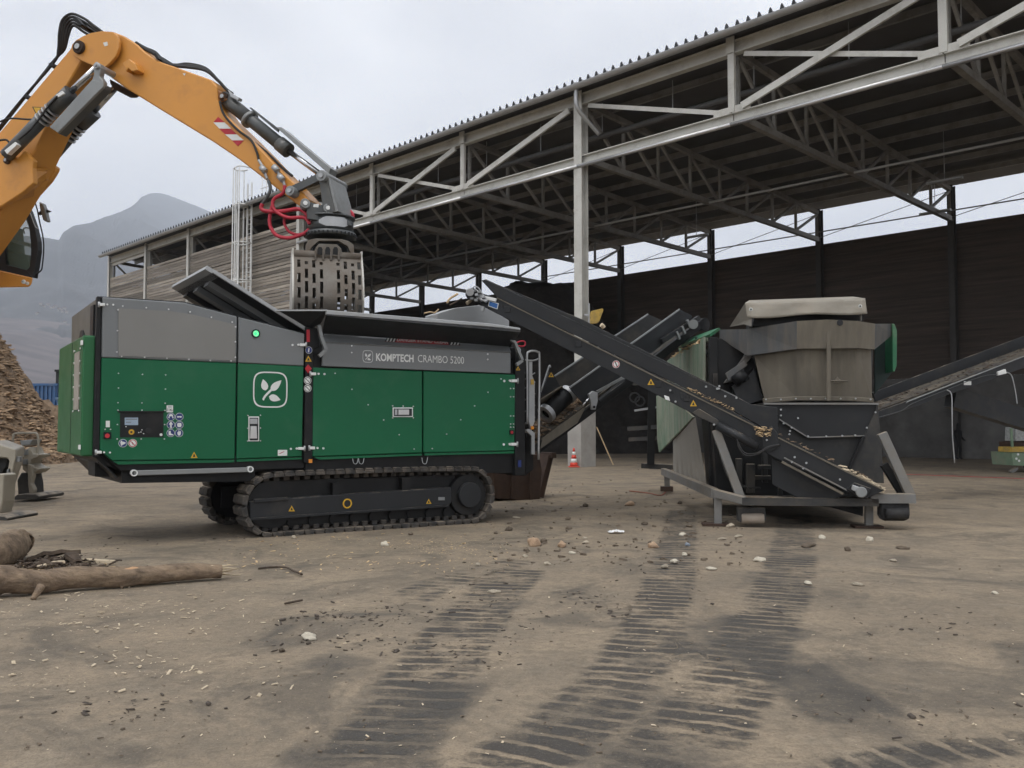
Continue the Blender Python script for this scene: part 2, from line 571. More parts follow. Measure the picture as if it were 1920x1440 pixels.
treads = [([(880, 1500), (960, 1430), (1060, 1365), (1150, 1290), (1205, 1210), (1240, 1130), (1262, 1060), (1275, 985), (1280, 950)], 0.56, 1.0),
          ([(1150, 1520), (1250, 1430), (1310, 1360), (1365, 1285), (1420, 1190), (1462, 1110), (1485, 1040), (1490, 985), (1490, 960)], 0.6, 1.0),
          ([(660, 1500), (720, 1410), (775, 1320), (820, 1250), (870, 1180), (930, 1110), (985, 1060)], 0.62, 1.0),
          ([(740, 1140), (800, 1105), (880, 1075), (1000, 1045)], 0.5, 0.85),
          ([(1030, 1095), (1100, 1120), (1170, 1150), (1260, 1210), (1350, 1270)], 0.4, 0.75),
          ([(1440, 1455), (1640, 1425), (1800, 1400), (2100, 1375)], 0.3, 1.0)]
smears = [([(1290, 1140), (1380, 1190), (1480, 1250), (1580, 1320), (1690, 1400)], 0.62, 0.95),
          ([(960, 1500), (1100, 1390), (1240, 1290), (1380, 1200), (1450, 1150)], 0.95, 0.62),
          ([(1380, 1130), (1450, 1090), (1480, 1030)], 0.7, 0.5),
          ([(1150, 1500), (1280, 1420), (1420, 1370)], 0.6, 0.7),
          ([(620, 1500), (690, 1400), (770, 1310), (850, 1240)], 0.8, 0.8),
          ([(560, 1215), (680, 1260), (800, 1290)], 0.5, 0.55),
          ([(860, 1160), (960, 1130), (1060, 1110)], 0.5, 0.45),
          ([(1500, 1470), (1700, 1440), (1920, 1400)], 0.4, 0.8),
          ([(640, 1480), (700, 1400), (760, 1330), (800, 1280)], 0.6, 0.8),
          ([(470, 1225), (560, 1165), (640, 1152), (780, 1150)], 0.2, 0.75),
          ([(560, 1250), (700, 1200), (820, 1215)], 0.22, 0.6),
          ([(0, 1400), (150, 1345), (280, 1310), (390, 1280)], 0.16, 0.7),
          ([(1885, 1180), (1915, 1230), (1960, 1290)], 0.35, 0.8),
          ([(1690, 1095), (1760, 1085), (1840, 1100)], 0.4, 0.5),
          ([(1700, 1165), (1735, 1158), (1770, 1160)], 0.25, 0.9),
          ([(1728, 1180), (1702, 1290), (1688, 1400)], 0.2, 0.32),
          ([(1520, 1000), (1600, 1040), (1700, 1050)], 0.5, 0.3),
          ([(300, 960), (420, 940), (520, 900)], 0.9, 0.5),
          ([(90, 1010), (200, 990), (320, 960)], 0.3, 0.4)]
A = np.zeros(GX.shape)
AS = np.zeros(GX.shape)
for pts, wd, st in treads:
    e, s_ = track_field(pts, wd)
    m = e * st > A
    A = np.where(m, e * st, A)
    AS = np.where(e * st >= A - 1e-9, s_, AS)
Bm = np.zeros(GX.shape)
for pts, wd, st in smears:
    e, s_ = track_field(pts, wd)
    Bm = np.maximum(Bm, e * st)

ny, nx = GX.shape
gv = np.stack([GX, GY, gz], -1).reshape(-1, 3)
ii = np.arange(ny * nx).reshape(ny, nx)
gf = np.stack([ii[:-1, :-1], ii[:-1, 1:], ii[1:, 1:], ii[1:, :-1]], -1).reshape(-1, 4)
me = bpy.data.meshes.new('ground')
me.from_pydata(gv.tolist(), [], gf.tolist())
me.polygons.foreach_set('use_smooth', [True] * len(me.polygons))
for nm, arr in (('tread', A), ('tread_run', AS), ('smear', Bm)):
    at = me.attributes.new(nm, 'FLOAT', 'POINT')
    at.data.foreach_set('value', arr.reshape(-1).astype(np.float32))

def ground_material():
    m = bpy.data.materials.new('dusty_yard')
    m.use_nodes = True
    nt = m.node_tree
    N, L = nt.nodes, nt.links
    bs = N['Principled BSDF']
    tc = N.new('ShaderNodeTexCoord')
    def noise(sc, det=6, ro=0.6, dist=0.0, stretch=None):
        n = N.new('ShaderNodeTexNoise')
        n.inputs['Scale'].default_value = sc
        n.inputs['Detail'].default_value = det
        n.inputs['Roughness'].default_value = ro
        n.inputs['Distortion'].default_value = dist
        if stretch:
            mp = N.new('ShaderNodeMapping')
            mp.inputs['Scale'].default_value = stretch
            L.new(tc.outputs['Object'], mp.inputs['Vector'])
            L.new(mp.outputs['Vector'], n.inputs['Vector'])
        else:
            L.new(tc.outputs['Object'], n.inputs['Vector'])
        return n.outputs['Fac']
    def rg(v, lo, hi, a=0.0, b=1.0):
        r = N.new('ShaderNodeMapRange')
        r.inputs['From Min'].default_value = lo
        r.inputs['From Max'].default_value = hi
        r.inputs['To Min'].default_value = a
        r.inputs['To Max'].default_value = b
        L.new(v, r.inputs['Value'])
        return r.outputs['Result']
    def mth(op, a, b=None):
        x = N.new('ShaderNodeMath')
        x.operation = op
        for i, v in ((0, a), (1, b)):
            if v is None:
                continue
            if isinstance(v, (int, float)):
                x.inputs[i].default_value = v
            else:
                L.new(v, x.inputs[i])
        return x.outputs[0]
    def mix(f, a, b):
        x = N.new('ShaderNodeMix')
        x.data_type = 'RGBA'
        if isinstance(f, float):
            x.inputs['Factor'].default_value = f
        else:
            L.new(f, x.inputs['Factor'])
        for i, c in ((6, a), (7, b)):
            if isinstance(c, tuple):
                x.inputs[i].default_value = (*c, 1)
            else:
                L.new(c, x.inputs[i])
        return x.outputs[2]
    def attr(nm):
        a = N.new('ShaderNodeAttribute')
        a.attribute_name = nm
        return a.outputs['Fac']
    big = noise(0.22, 5, 0.55, 0.5)
    mid = noise(1.3, 7, 0.65, 0.3)
    fine = noise(14, 6, 0.7)
    grit = noise(70, 3, 0.6)
    c = mix(rg(big, 0.35, 0.65), (0.266, 0.213, 0.152), (0.36, 0.288, 0.203))
    c = mix(rg(mid, 0.38, 0.7), c, (0.19, 0.16, 0.122))
    c = mix(rg(noise(0.75, 6, 0.7, 0.6), 0.58, 0.72, 0, 0.6), c, (0.35, 0.293, 0.22))
    # old compacted dark patches
    c = mix(rg(noise(0.55, 7, 0.72, 1.2), 0.52, 0.62, 0, 0.7), c, (0.1, 0.089, 0.074))
    c = mix(rg(fine, 0.4, 0.72, 0.0, 0.55), c, (0.125, 0.105, 0.085))
    c = mix(rg(noise(5.0, 8, 0.82, 0.8), 0.52, 0.64, 0, 0.5), c, (0.105, 0.088, 0.069))
    c = mix(rg(noise(3.1, 8, 0.8, 0.6), 0.56, 0.7, 0, 0.45), c, (0.36, 0.305, 0.23))
    # tread prints: bars across the run, broken by noise
    run = mth('ADD', attr('tread_run'), mth('MULTIPLY', mth('SUBTRACT', mid, 0.5), 0.22))
    bars = mth('SINE', mth('MULTIPLY', run, 2 * math.pi / 0.19))
    bars = rg(bars, -0.95, -0.4, 0.12, 1.0)
    patch = rg(noise(1.7, 7, 0.75), 0.38, 0.6, 0.1, 1.0)
    tm = mth('MULTIPLY', mth('MULTIPLY', attr('tread'), bars), patch)
    tm = rg(mth('ADD', tm, mth('MULTIPLY', mth('SUBTRACT', fine, 0.5), 0.55)), 0.2, 0.75)
    c = mix(mth('MULTIPLY', tm, 0.93), c, (0.05, 0.047, 0.044))
    sm = rg(mth('ADD', mth('MULTIPLY', attr('smear'), 1.0), mth('MULTIPLY', mth('SUBTRACT', mid, 0.56), 2.2)), 0.25, 0.95)
    sm = mth('MULTIPLY', sm, rg(attr('smear'), 0.02, 0.25))
    c = mix(mth('MULTIPLY', sm, 0.85), c, (0.062, 0.058, 0.053))
    c = mix(rg(grit, 0.47, 0.68, 0, 0.38), c, (0.1, 0.085, 0.068))
    c = mix(rg(noise(48, 4, 0.7), 0.57, 0.74, 0, 0.38), c, (0.38, 0.325, 0.245))
    # fine crumbs, dark and pale
    vo = N.new('ShaderNodeTexVoronoi')
    vo.inputs['Scale'].default_value = 16
    L.new(tc.outputs['Object'], vo.inputs['Vector'])
    spk = rg(vo.outputs['Distance'], 0.14, 0.07)
    spk = mth('MULTIPLY', spk, rg(noise(1.1, 4, 0.6), 0.5, 0.66))
    c = mix(mth('MULTIPLY', spk, 0.8), c, (0.06, 0.045, 0.034))
    vo2 = N.new('ShaderNodeTexVoronoi')
    vo2.inputs['Scale'].default_value = 23
    L.new(tc.outputs['Object'], vo2.inputs['Vector'])
    spk2 = mth('MULTIPLY', rg(vo2.outputs['Distance'], 0.12, 0.06), rg(noise(0.8, 4, 0.6), 0.5, 0.62))
    c = mix(mth('MULTIPLY', spk2, 0.6), c, (0.42, 0.35, 0.25))
    L.new(c, bs.inputs['Base Color'])
    L.new(rg(mth('ADD', mth('MULTIPLY', tm, 0.5), mth('MULTIPLY', sm, 0.5)), 0, 1, 0.92, 0.6), bs.inputs['Roughness'])
    bs.inputs['Specular IOR Level'].default_value = 0.25
    bp = N.new('ShaderNodeBump')
    bp.inputs['Strength'].default_value = 0.8
    bp.inputs['Distance'].default_value = 0.02
    hgt = mth('ADD', mth('MULTIPLY', fine, 0.55), mth('MULTIPLY', grit, 0.3))
    hgt = mth('SUBTRACT', hgt, mth('MULTIPLY', tm, 0.8))
    hgt = mth('ADD', hgt, mth('MULTIPLY', spk, 0.5))
    L.new(hgt, bp.inputs['Height'])
    L.new(bp.outputs['Normal'], bs.inputs['Normal'])
    return m
me.materials.append(ground_material())
ground = bpy.data.objects.new('ground', me)
COL.objects.link(ground)
tag(ground, 'dusty tan yard floor with dark tyre and track prints', None, None, 'structure')

# ================================================================== mountain
def terrain_mat(name, c1, c2, c3, sc):
    m = M(name, c1, 1.0, 0, 0.3, sc, c2, 0.5, sc * 2.3)
    return m

def terrain(name, label, ridge_px, Yr, rows, x0, x1, nx_, amp, mat, seed):
    """hillside that climbs to the skyline ridge given by its outline at distance Yr"""
    rx = np.array([(p[0] - CX) / F * Yr for p in ridge_px])
    rz = np.array([CAM_H + (801 - p[1]) / F * Yr for p in ridge_px])
    xs = np.linspace(x0, x1, nx_)
    ry = np.interp(xs, rx, rz)
    V, Fc = [], []
    ys = []
    for (Y, k) in rows:
        ys.append(Y)
    dense = []
    for i in range(len(rows) - 1):
        for t in np.linspace(0, 1, 14, endpoint=False):
            dense.append((rows[i][0] * (1 - t) + rows[i + 1][0] * t, rows[i][1] * (1 - t) + rows[i + 1][1] * t))
    dense.append(rows[-1])
    for Y, k in dense:
        X = xs * (Y / Yr) ** 0.5
        n = fbm(X / 420.0, np.full_like(X, Y / 420.0), 6, seed)
        n2 = fbm(X / 90.0, np.full_like(X, Y / 90.0), 4, seed + 3)
        z = ry * k + amp * n * (0.25 + k) * (0.35 if abs(k - 1) < 0.02 else 1.0) + amp * 0.14 * n2 - 6
        for a, b in zip(X, z):
            V.append((a, Y, b))
    nyd = len(dense)
    for j in range(nyd - 1):
        for i in range(nx_ - 1):
            Fc.append((j * nx_ + i, j * nx_ + i + 1, (j + 1) * nx_ + i + 1, (j + 1) * nx_ + i))
    b = MB()
    b.add(V, Fc, True)
    o = b.build(name, mat)
    tag(o, label, None, None, 'structure')
    return o

hill_mat = M('hillside', (0.06, 0.05, 0.054), 1.0, 0, 0.45, 0.012, (0.12, 0.095, 0.092), 0.55, 0.012, 0, 60, 0, 0, (1, 2.2, 1))
far_mat = M('mountain_rock', (0.026, 0.029, 0.034), 1.0, 0, 0.35, 0.004, (0.045, 0.048, 0.05), 0.45, 0.008)
# the ridge runs away from the valley: near shoulder on the left, peak far behind
ridge = [(-700, 400, 2500), (-300, 425, 2500), (0, 436, 2500), (70, 440, 2500), (104, 446, 2550), (110, 431, 2600), (130, 419, 2750), (160, 413, 2950), (207, 397, 3400),
         (235, 386, 3800), (250, 373, 4100), (257, 364, 4300), (275, 357.5, 4700), (290, 356.5, 4900), (312, 362, 5000), (350, 377, 5000), (410, 402, 4900), (500, 450, 4600), (640, 560, 4000), (760, 680, 3300), (900, 780, 2700), (1100, 798, 2500)]
rp = np.array(ridge)
nu, nt_ = 420, 70
V, Fc = [], []
pxs = np.linspace(-700, 1100, nu)
rY, rP = np.interp(pxs, rp[:, 0], rp[:, 2]), np.interp(pxs, rp[:, 0], rp[:, 1])
for j in range(nt_ + 8):
    t = j / nt_
    for i in range(nu):
        Yr = rY[i]
        Y = 900 + (Yr - 900) * t
        zr = (801 - rP[i]) / F * Yr
        k = max(0.0, t) ** 1.25 if t <= 1 else max(0.2, 1 - (t - 1) * 3)
        X = (pxs[i] - CX) / F * Y
        V.append((X, Y, zr * k))
V = np.array(V)
rid = (1 - np.exp(-np.abs(np.repeat(np.arange(nt_ + 8), nu) / nt_ - 1) * 9))
tt = np.repeat(np.arange(nt_ + 8), nu) / nt_
n1 = fbm(V[:, 0] / 380, V[:, 1] / 380, 6, 2.0)
n2 = fbm(V[:, 0] / 70, V[:, 1] / 120, 5, 6.0)
V[:, 2] += (75 * n1 * rid + 13 * n2 * (0.25 + rid)) * np.clip(tt * 3, 0, 1)
for j in range(nt_ + 7):
    for i in range(nu - 1):
        Fc.append((j * nu + i, j * nu + i + 1, (j + 1) * nu + i + 1, (j + 1) * nu + i))
mo = MB().add(V.tolist(), Fc, True).build('mountain', far_mat)
tag(mo, 'hazy blue grey mountain whose peak fades into the cloud behind the hall', None, None, 'structure')
terrain('vineyard_slope', 'mauve brown terraced vineyard slope below the mountain',
        [(-900, 560), (-200, 580), (0, 590), (60, 592), (120, 600), (200, 625), (320, 670), (500, 730), (700, 785), (2500, 805)],
        1500, [(250, -0.03), (330, 0.0), (600, 0.12), (900, 0.35), (1200, 0.68), (1500, 1.0), (1650, 0.9), (1900, 0.4)], -1900, 500, 240, 12, hill_mat, 9.0)

# little houses of the village on the slope
hs = [(76, 572), (83, 576), (90, 573), (97, 579), (104, 577), (111, 582), (117, 586), (121, 580), (125, 587), (122, 606), (116, 583), (70, 590)]
house_wall = M('far_house_wall', (0.3, 0.29, 0.28), 0.9)
house_roof = M('far_house_roof', (0.16, 0.11, 0.095), 0.9)
dg = bpy.context.evaluated_depsgraph_get()
for i, (hx, hy) in enumerate(hs):
    d = ray(hx, hy)
    hit, loc_, nrm_, idx_, ob_, mx_ = scene.ray_cast(dg, CAM, d.normalized())
    if not hit or loc_.y < 300:
        loc_ = CAM + d * (1400 / d.y)
    w_, l_, h_ = random.uniform(3, 4.5), random.uniform(4, 6.5), random.uniform(2.2, 3)
    t = thing('house', 'tiny pale village house on the hillside, number %s from the left' % ['one', 'two', 'three', 'four', 'five', 'six', 'seven', 'eight', 'nine', 'ten', 'eleven', 'twelve', 'thirteen', 'fourteen', 'fifteen', 'sixteen'][sorted(range(len(hs)), key=lambda k: hs[k][0]).index(i)],
              'house', loc_ - Vector((0, 0, 2.0)), random.uniform(0, 3), 'village houses on the far slope')
    MB().box((-l_ / 2, -w_ / 2, 0), (l_ / 2, w_ / 2, h_ + 2)).build('wall', house_wall, t)
    MB().prism([(-l_ / 2 - .5, -w_ / 2 - .6, h_ + 2), (-l_ / 2 - .5, w_ / 2 + .6, h_ + 2), (-l_ / 2 - .5, 0, h_ + 3.8)], (l_ + 1, 0, 0)).build('roof', house_roof, t)

# ================================================================== hall
P7 = gpt(1085, 875)
HF = Frame((P7.x, P7.y), (0.70, -0.714))
BAY = 7.25
def un(n):
    return (n - 7) * BAY
ZT = HF.at(1085, 163, 0).z          # roof edge
ZC = HF.at(1085, 314, 0).z          # underside of the lower chord tube
ZW = HF.at(549, 415, 0).z           # top of the plank wall
W_ = 21.2                           # hall depth
N0, N1 = 0, 12
hall = thing('storage_hall', 'long open fronted steel hall with plank walls and corrugated roof', 'hall', HF.o, HF.rz)
ws, ist = MAT['white_steel'], MAT['inner_steel']
EB0, EB1 = ZT - 0.74, ZT - 0.27      # eave beam
LC0, LC1 = ZC + 0.14, ZC + 0.5      # lower chord

# columns of the front
for n in (0, 1, 2, 3, 4, 7, 10):
    big_ = n in (7, 10)
    w2, d2 = (0.42, 0.42) if big_ else (0.3, 0.34)
    z0 = 3.0 if big_ else 0.0
    b = MB().ibeam((un(n), d2 / 2 + 0.0, z0), (un(n), d2 / 2, EB1 + 0.1), w2, d2, 0.04, (0, 1, 0))
    b.build('front_column', ws, hall)
    if big_:
        MB().box((un(n) - 0.36, -0.28, -0.05), (un(n) + 0.36, 0.67, 3.0)).build('concrete_pedestal', MAT['concrete'], hall, 0.02)
        MB().box((un(n) - 0.3, -0.1, 3.0), (un(n) + 0.3, 0.55, 3.05)).build('base_plate', ws, hall)
# eave beam and lower chord per bay, set between the verticals
for n in range(N0, N1):
    a, c = un(n) + 0.02, un(n + 1) - 0.02
    MB().ibeam((a, 0.2, (EB0 + EB1) / 2), (c, 0.2, (EB0 + EB1) / 2), 0.3, EB1 - EB0, 0.035).build('eave_beam', ws, hall)
    if n >= 4:
        MB().ibeam((a, 0.2, (LC0 + LC1) / 2), (c, 0.2, (LC0 + LC1) / 2), 0.32, LC1 - LC0, 0.035).build('lower_chord', ws, hall)
        MB().cyl((a - 0.02, 0.0, ZC + 0.055), (c + 0.02, 0.0, ZC + 0.055), 0.078, 12).build('rain_pipe', MAT['bright_galv'], hall)
# front truss webs
for n in range(4, N1 + 1):
    if n not in (4, 7, 10):
        MB().box((un(n) - 0.13, 0.02, LC1 + 0.004), (un(n) + 0.13, 0.16, EB0 - 0.004)).build('truss_post', ws, hall, 0.008)
        MB().box((un(n) - 0.16, -0.02, EB0 + 0.02), (un(n) + 0.16, 0.04, EB1 + 0.12)).build('splice_plate', ws, hall)
        MB().box((un(n) - 0.75, 0.05, LC1 + 0.004), (un(n) + 0.75, 0.075, LC1 + 0.22)).build('gusset', ws, hall)
    if n == N1:
        break
    k = (n - 4) % 3
    lo, hi = LC1 + 0.12, EB0 - 0.12
    a, c = un(n), un(n + 1)
    if k in (0, 1):          # flat bar falling to the right
        MB().bar((a + 0.5, 0.1, hi), (c - 0.5, 0.1, lo), 0.03, 0.17).build('tie_bar', ws, hall)
    if k in (1, 2):          # channel rising to the right
        MB().bar((a + 0.45, 0.0, lo), (c - 0.45, 0.0, hi), 0.1, 0.24).build('truss_diagonal', ws, hall)

# roof: one corrugated sheet per bay
def roof_z(v):
    return ZT - 0.12 - 0.06 * v
pitch = BAY / 17.0
for n in range(N0, N1):
    prof = []
    for k in range(17):
        x = un(n) + k * pitch
        prof += [(x, 0), (x + 0.14, 0), (x + 0.18, 0.12), (x + 0.24, 0.12), (x + 0.28, 0.0)]
    prof.append((un(n + 1), 0))
    V, Fc = [], []
    for v in (-0.55, W_ + 0.4):
        V += [(x, v, roof_z(v) + z) for x, z in prof]
    m_ = len(prof)
    Fc = [(i, i + 1, m_ + i + 1, m_ + i) for i in range(m_ - 1)]
    MB().add(V, Fc).build('roof_sheet', MAT['roof'], hall)
    # underside of the deck
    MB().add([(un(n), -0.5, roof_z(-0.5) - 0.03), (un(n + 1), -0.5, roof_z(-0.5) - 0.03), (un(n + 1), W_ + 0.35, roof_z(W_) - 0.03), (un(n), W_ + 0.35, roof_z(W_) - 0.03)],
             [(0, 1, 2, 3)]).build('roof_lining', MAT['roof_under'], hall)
    # dark fillers closing the rib ends
    b = MB()
    for k in range(17):
        x = un(n) + k * pitch
        z = roof_z(-0.57)
        b.prism([(x + 0.135, -0.575, z - 0.0), (x + 0.285, -0.575, z), (x + 0.25, -0.575, z + 0.14), (x + 0.21, -0.575, z + 0.2), (x + 0.17, -0.575, z + 0.14)], (0, 0.05, 0))
    b.build('rib_fillers', MAT['rib_end'], hall, kind='stuff')
    # gutter
    gz_ = roof_z(-0.6) - 0.13
    gp = [(un(n), -0.66 + 0.17 * math.cos(t) , gz_ + 0.17 * math.sin(t)) for t in np.linspace(math.pi, 2 * math.pi, 9)]
    V = gp + [(un(n + 1), p[1], p[2]) for p in gp]
    MB().add(V, [(i, i + 1, 9 + i + 1, 9 + i) for i in range(8)], True).build('gutter', MAT['galv'], hall)
    MB().box((un(n), -0.5, roof_z(-0.5) - 0.2), (un(n + 1), -0.46, roof_z(-0.5) - 0.04)).build('fascia', MAT['white_steel'], hall)
# downpipe at the big column
MB().tube(smooth_path([(un(7) + 0.42, -0.6, EB1 + 0.2), (un(7) + 0.42, -0.55, EB1 - 0.1), (un(7) + 0.42, -0.5, EB0 - 0.3), (un(7) + 0.55, -0.1, EB0 - 0.75), (un(7) + 0.75, 0.5, EB0 - 1.3)], 5), 0.09, 10).build('downpipe', MAT['galv'], hall)

# plank infill of the front, every board a part
planks = 0
pm = MB().box((-BAY / 2 + 0.17, 0, 0), (BAY / 2 - 0.17, 0.05, 0.172)).build('plank', MAT['plank'], hall, 0.006)
first = True
for n in range(0, 4):
    for r in range(60):
        z = ZW - 0.2 * (r + 1) - random.uniform(0, 0.004)
        if z < 3.2:
            break
        lo = (un(n) + BAY / 2, 0.12 + random.choice((-0.02, 0, 0.02)) + random.uniform(-0.008, 0.008), z)
        if first:
            pm.location = lo
            first = False
        else:
            o_ = dup(pm, hall, lo, (0, random.uniform(-0.0007, 0.0007), 0))
b = MB()
for n in range(0, 4):
    for r in range(16):
        b.box((un(n) + 0.17, 0.12, r * 0.2), (un(n + 1) - 0.17, 0.17, r * 0.2 + 0.195))
b.build('lower_planks', MAT['plank'], hall, kind='stuff')
# gap bars over the first bay
MB().bar((un(0), 0.3, ZW + 1.1), (un(1), 0.3, ZW + 1.1), 0.1, 0.22).build('eave_rail', ws, hall)
# end wall
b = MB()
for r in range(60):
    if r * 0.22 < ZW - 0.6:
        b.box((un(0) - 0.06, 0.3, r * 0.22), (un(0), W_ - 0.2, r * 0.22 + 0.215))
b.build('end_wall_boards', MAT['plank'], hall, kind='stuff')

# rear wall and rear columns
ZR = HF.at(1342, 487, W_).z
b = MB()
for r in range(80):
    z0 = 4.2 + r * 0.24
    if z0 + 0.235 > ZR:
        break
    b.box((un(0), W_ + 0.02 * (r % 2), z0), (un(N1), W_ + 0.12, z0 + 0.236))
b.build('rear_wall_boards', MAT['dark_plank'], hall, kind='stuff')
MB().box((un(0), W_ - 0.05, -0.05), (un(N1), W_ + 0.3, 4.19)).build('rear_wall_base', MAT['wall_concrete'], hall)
for n in range(N0, N1 + 1):
    MB().ibeam((un(n), W_ - 0.3, 0), (un(n), W_ - 0.3, roof_z(W_) - 0.2), 0.3, 0.4, 0.03, (0, 1, 0)).build('rear_column', MAT['rear_steel'], hall)

# transverse roof trusses
def truss(n):
    t = bpy.data.objects.new('roof_truss', None)
    COL.objects.link(t)
    t.parent = hall
    t.location = (un(n), 0, 0)
    return t
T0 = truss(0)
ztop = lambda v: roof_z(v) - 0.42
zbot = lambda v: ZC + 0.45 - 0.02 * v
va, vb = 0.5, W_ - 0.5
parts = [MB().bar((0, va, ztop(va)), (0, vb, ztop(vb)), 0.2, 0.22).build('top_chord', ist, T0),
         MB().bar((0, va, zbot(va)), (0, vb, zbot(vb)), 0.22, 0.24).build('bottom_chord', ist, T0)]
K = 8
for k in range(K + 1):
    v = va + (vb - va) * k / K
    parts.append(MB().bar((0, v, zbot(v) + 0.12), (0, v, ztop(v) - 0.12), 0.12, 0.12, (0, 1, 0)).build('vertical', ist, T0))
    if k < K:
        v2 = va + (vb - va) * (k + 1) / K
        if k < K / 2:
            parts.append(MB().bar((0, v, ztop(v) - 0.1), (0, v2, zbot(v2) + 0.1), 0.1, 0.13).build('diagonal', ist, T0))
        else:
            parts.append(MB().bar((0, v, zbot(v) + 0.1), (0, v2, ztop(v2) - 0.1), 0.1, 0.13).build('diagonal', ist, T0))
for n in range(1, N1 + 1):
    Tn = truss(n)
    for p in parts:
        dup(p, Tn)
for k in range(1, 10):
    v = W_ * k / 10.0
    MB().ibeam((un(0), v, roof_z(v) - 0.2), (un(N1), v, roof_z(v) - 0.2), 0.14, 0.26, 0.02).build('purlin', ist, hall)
# pipes hung under the roof
MB().cyl((un(2), 1.6, EB0 - 0.95), (un(N1), 1.6, EB0 - 0.95), 0.13, 12).build('supply_pipe', MAT['roof_under'], hall)
for n in range(4, N1):
    for f in (0.0, 0.5):
        MB().bar((un(n + f), 1.6, EB0 - 0.8), (un(n + f), 1.6, roof_z(1.6) - 0.05), 0.03, 0.03, (0, 1, 0)).build('pipe_hanger', MAT['galv'], hall)
MB().cyl((un(0), 9.5, ZC + 0.2), (un(N1), 9.5, ZC + 0.2), 0.06, 8).build('cable_tray', MAT['galv'], hall)
MB().cyl((un(4), W_ - 0.6, ZR + 0.55), (un(N1), W_ - 0.6, ZR + 0.55), 0.035, 6).build('rear_cable', ist, hall)
for n in range(4, N1):
    MB().cyl((un(n), W_ - 0.55, ZR + 0.2), (un(n + 1), W_ - 0.55, roof_z(W_) - 0.5), 0.02, 5).build('wind_brace', ist, hall)
for n, v in ((8.35, 13.0), (6.4, 15.0), (9.5, W_ - 2.5), (8.0, W_ - 2.5)):
    z_ = ZC + 0.1
    t = MB().box((un(n) - 0.75, v - 0.1, z_ - 0.1), (un(n) + 0.75, v + 0.1, z_)).build('hall_light', MAT['galv'], hall)
    MB().cyl((un(n), v, z_), (un(n), v, roof_z(v) - 0.1), 0.015, 5).build('light_hanger', MAT['galv'], hall)

# concrete slab hint: red line on the hall floor
MB().box((un(7.6), 3.4, -0.004), (un(11.5), 3.5, 0.006)).build('red_floor_line', MAT['sign_red'], hall)

# caged ladder on the front
lz0, lz1 = 1.0, HF.at(436, 326, -0.6).z
ul = HF.at(463, 450, -0.5).x
lad = thing('caged_ladder', 'pale galvanised caged ladder climbing the plank wall to the roof', 'ladder', HF.w((ul, -0.35, 0)), HF.rz)
gw = MAT['galv_white']
for s in (-0.26, 0.26):
    MB().box((s - 0.05, -0.04, lz0), (s + 0.05, 0.04, lz1 - 0.9)).build('stringer', gw, lad)
rg_ = MB().cyl((-0.26, 0, lz0 + 0.3), (0.26, 0, lz0 + 0.3), 0.02, 6).build('rung', gw, lad)
for k in range(1, int((lz1 - lz0 - 1.5) / 0.3)):
    dup(rg_, lad, (0, 0, 0.3 * k))
for z in np.arange(4.0, lz1 + 0.01, 2.35):
    z = lz1 - (z - 4.0)
    pts = [(-0.28 , -0.05, z)] + [(-0.62 * math.sin(t) - 0.2, -0.42 + 0.42 * math.cos(t), z) for t in np.linspace(0.2, math.pi - 0.2, 9)] + [(0.24, -0.84, z), (0.3, -0.05, z)]
    MB().tube(pts, 0.045, 6).build('cage_hoop', gw, lad)
for (x, y) in ((-0.82, -0.42), (-0.58, -0.82), (-0.2, -0.86), (-0.6, -0.08), (0.24, -0.84)):
    MB().box((x - 0.045, y - 0.02, lz0 + 1.6), (x + 0.045, y + 0.02, lz1)).build('cage_bar', gw, lad)
for k, x in enumerate((0.45, 0.95, 1.4)):
    MB().cyl((x, 0.6, ZT - 0.5), (x, 0.6, lz1 - 0.5), 0.03, 6).build('platform_post', gw, lad)
for z in (lz1 - 0.5, lz1 - 1.2):
    MB().cyl((0.28, 0.6, z), (1.4, 0.6, z), 0.028, 6).build('platform_rail', gw, lad)
MB().cyl((0.45, 0.6, lz1 - 0.5), (1.4, 0.6, lz1 - 1.2), 0.025, 6).build('platform_brace', gw, lad)
# ================================================================== text and print helpers
def text_mesh(body, size, offset=0.0, spacing=1.0):
    cu = bpy.data.curves.new('t', 'FONT')
    cu.body = body
    cu.size = size
    cu.offset = offset
    cu.space_character = spacing
    cu.resolution_u = 3
    o = bpy.data.objects.new('t', cu)
    COL.objects.link(o)
    bpy.context.view_layer.update()
    me_ = bpy.data.meshes.new_from_object(o.evaluated_get(bpy.context.evaluated_depsgraph_get()))
    V = [v.co.copy() for v in me_.vertices]
    Fc = [tuple(p.vertices) for p in me_.polygons]
    bpy.data.objects.remove(o)
    bpy.data.meshes.remove(me_)
    return V, Fc

def lettering(fr, body, px0, py0, px1, py1, hpx, v, mat, parent, offset=0.0, name='lettering'):
    """flat letters on the plane v of frame fr, base line from (px0,py0) to (px1,py1), cap height hpx"""
    a, b = fr.at(px0, py0, v), fr.at(px1, py1, v)
    top = fr.at(px0, py0 - hpx, v)
    V, Fc = text_mesh(body, 1.0, offset)
    x0, x1 = min(p.x for p in V), max(p.x for p in V)
    y1 = max(p.y for p in V)
    y0 = 0.0
    sx = (b.x - a.x) / (x1 - x0)
    sz = (top.z - a.z) / y1
    slope = (b.z - a.z) / (b.x - a.x)
    W = [Vector((a.x + (p.x - x0) * sx, v, a.z + (p.x - x0) * sx * slope + p.y * sz)) for p in V]
    return MB().add(W, Fc).build(name, mat, parent)

def disc(fr, px, py, rpx, v, mat, parent, name, n=20, dv=0.004):
    c = fr.at(px, py, v)
    r = fr.at(px + rpx, py, v).x - c.x
    return MB().prism([(c.x + r * math.cos(2 * math.pi * k / n), v, c.z + r * math.sin(2 * math.pi * k / n)) for k in range(n)], (0, dv, 0)).build(name, mat, parent)

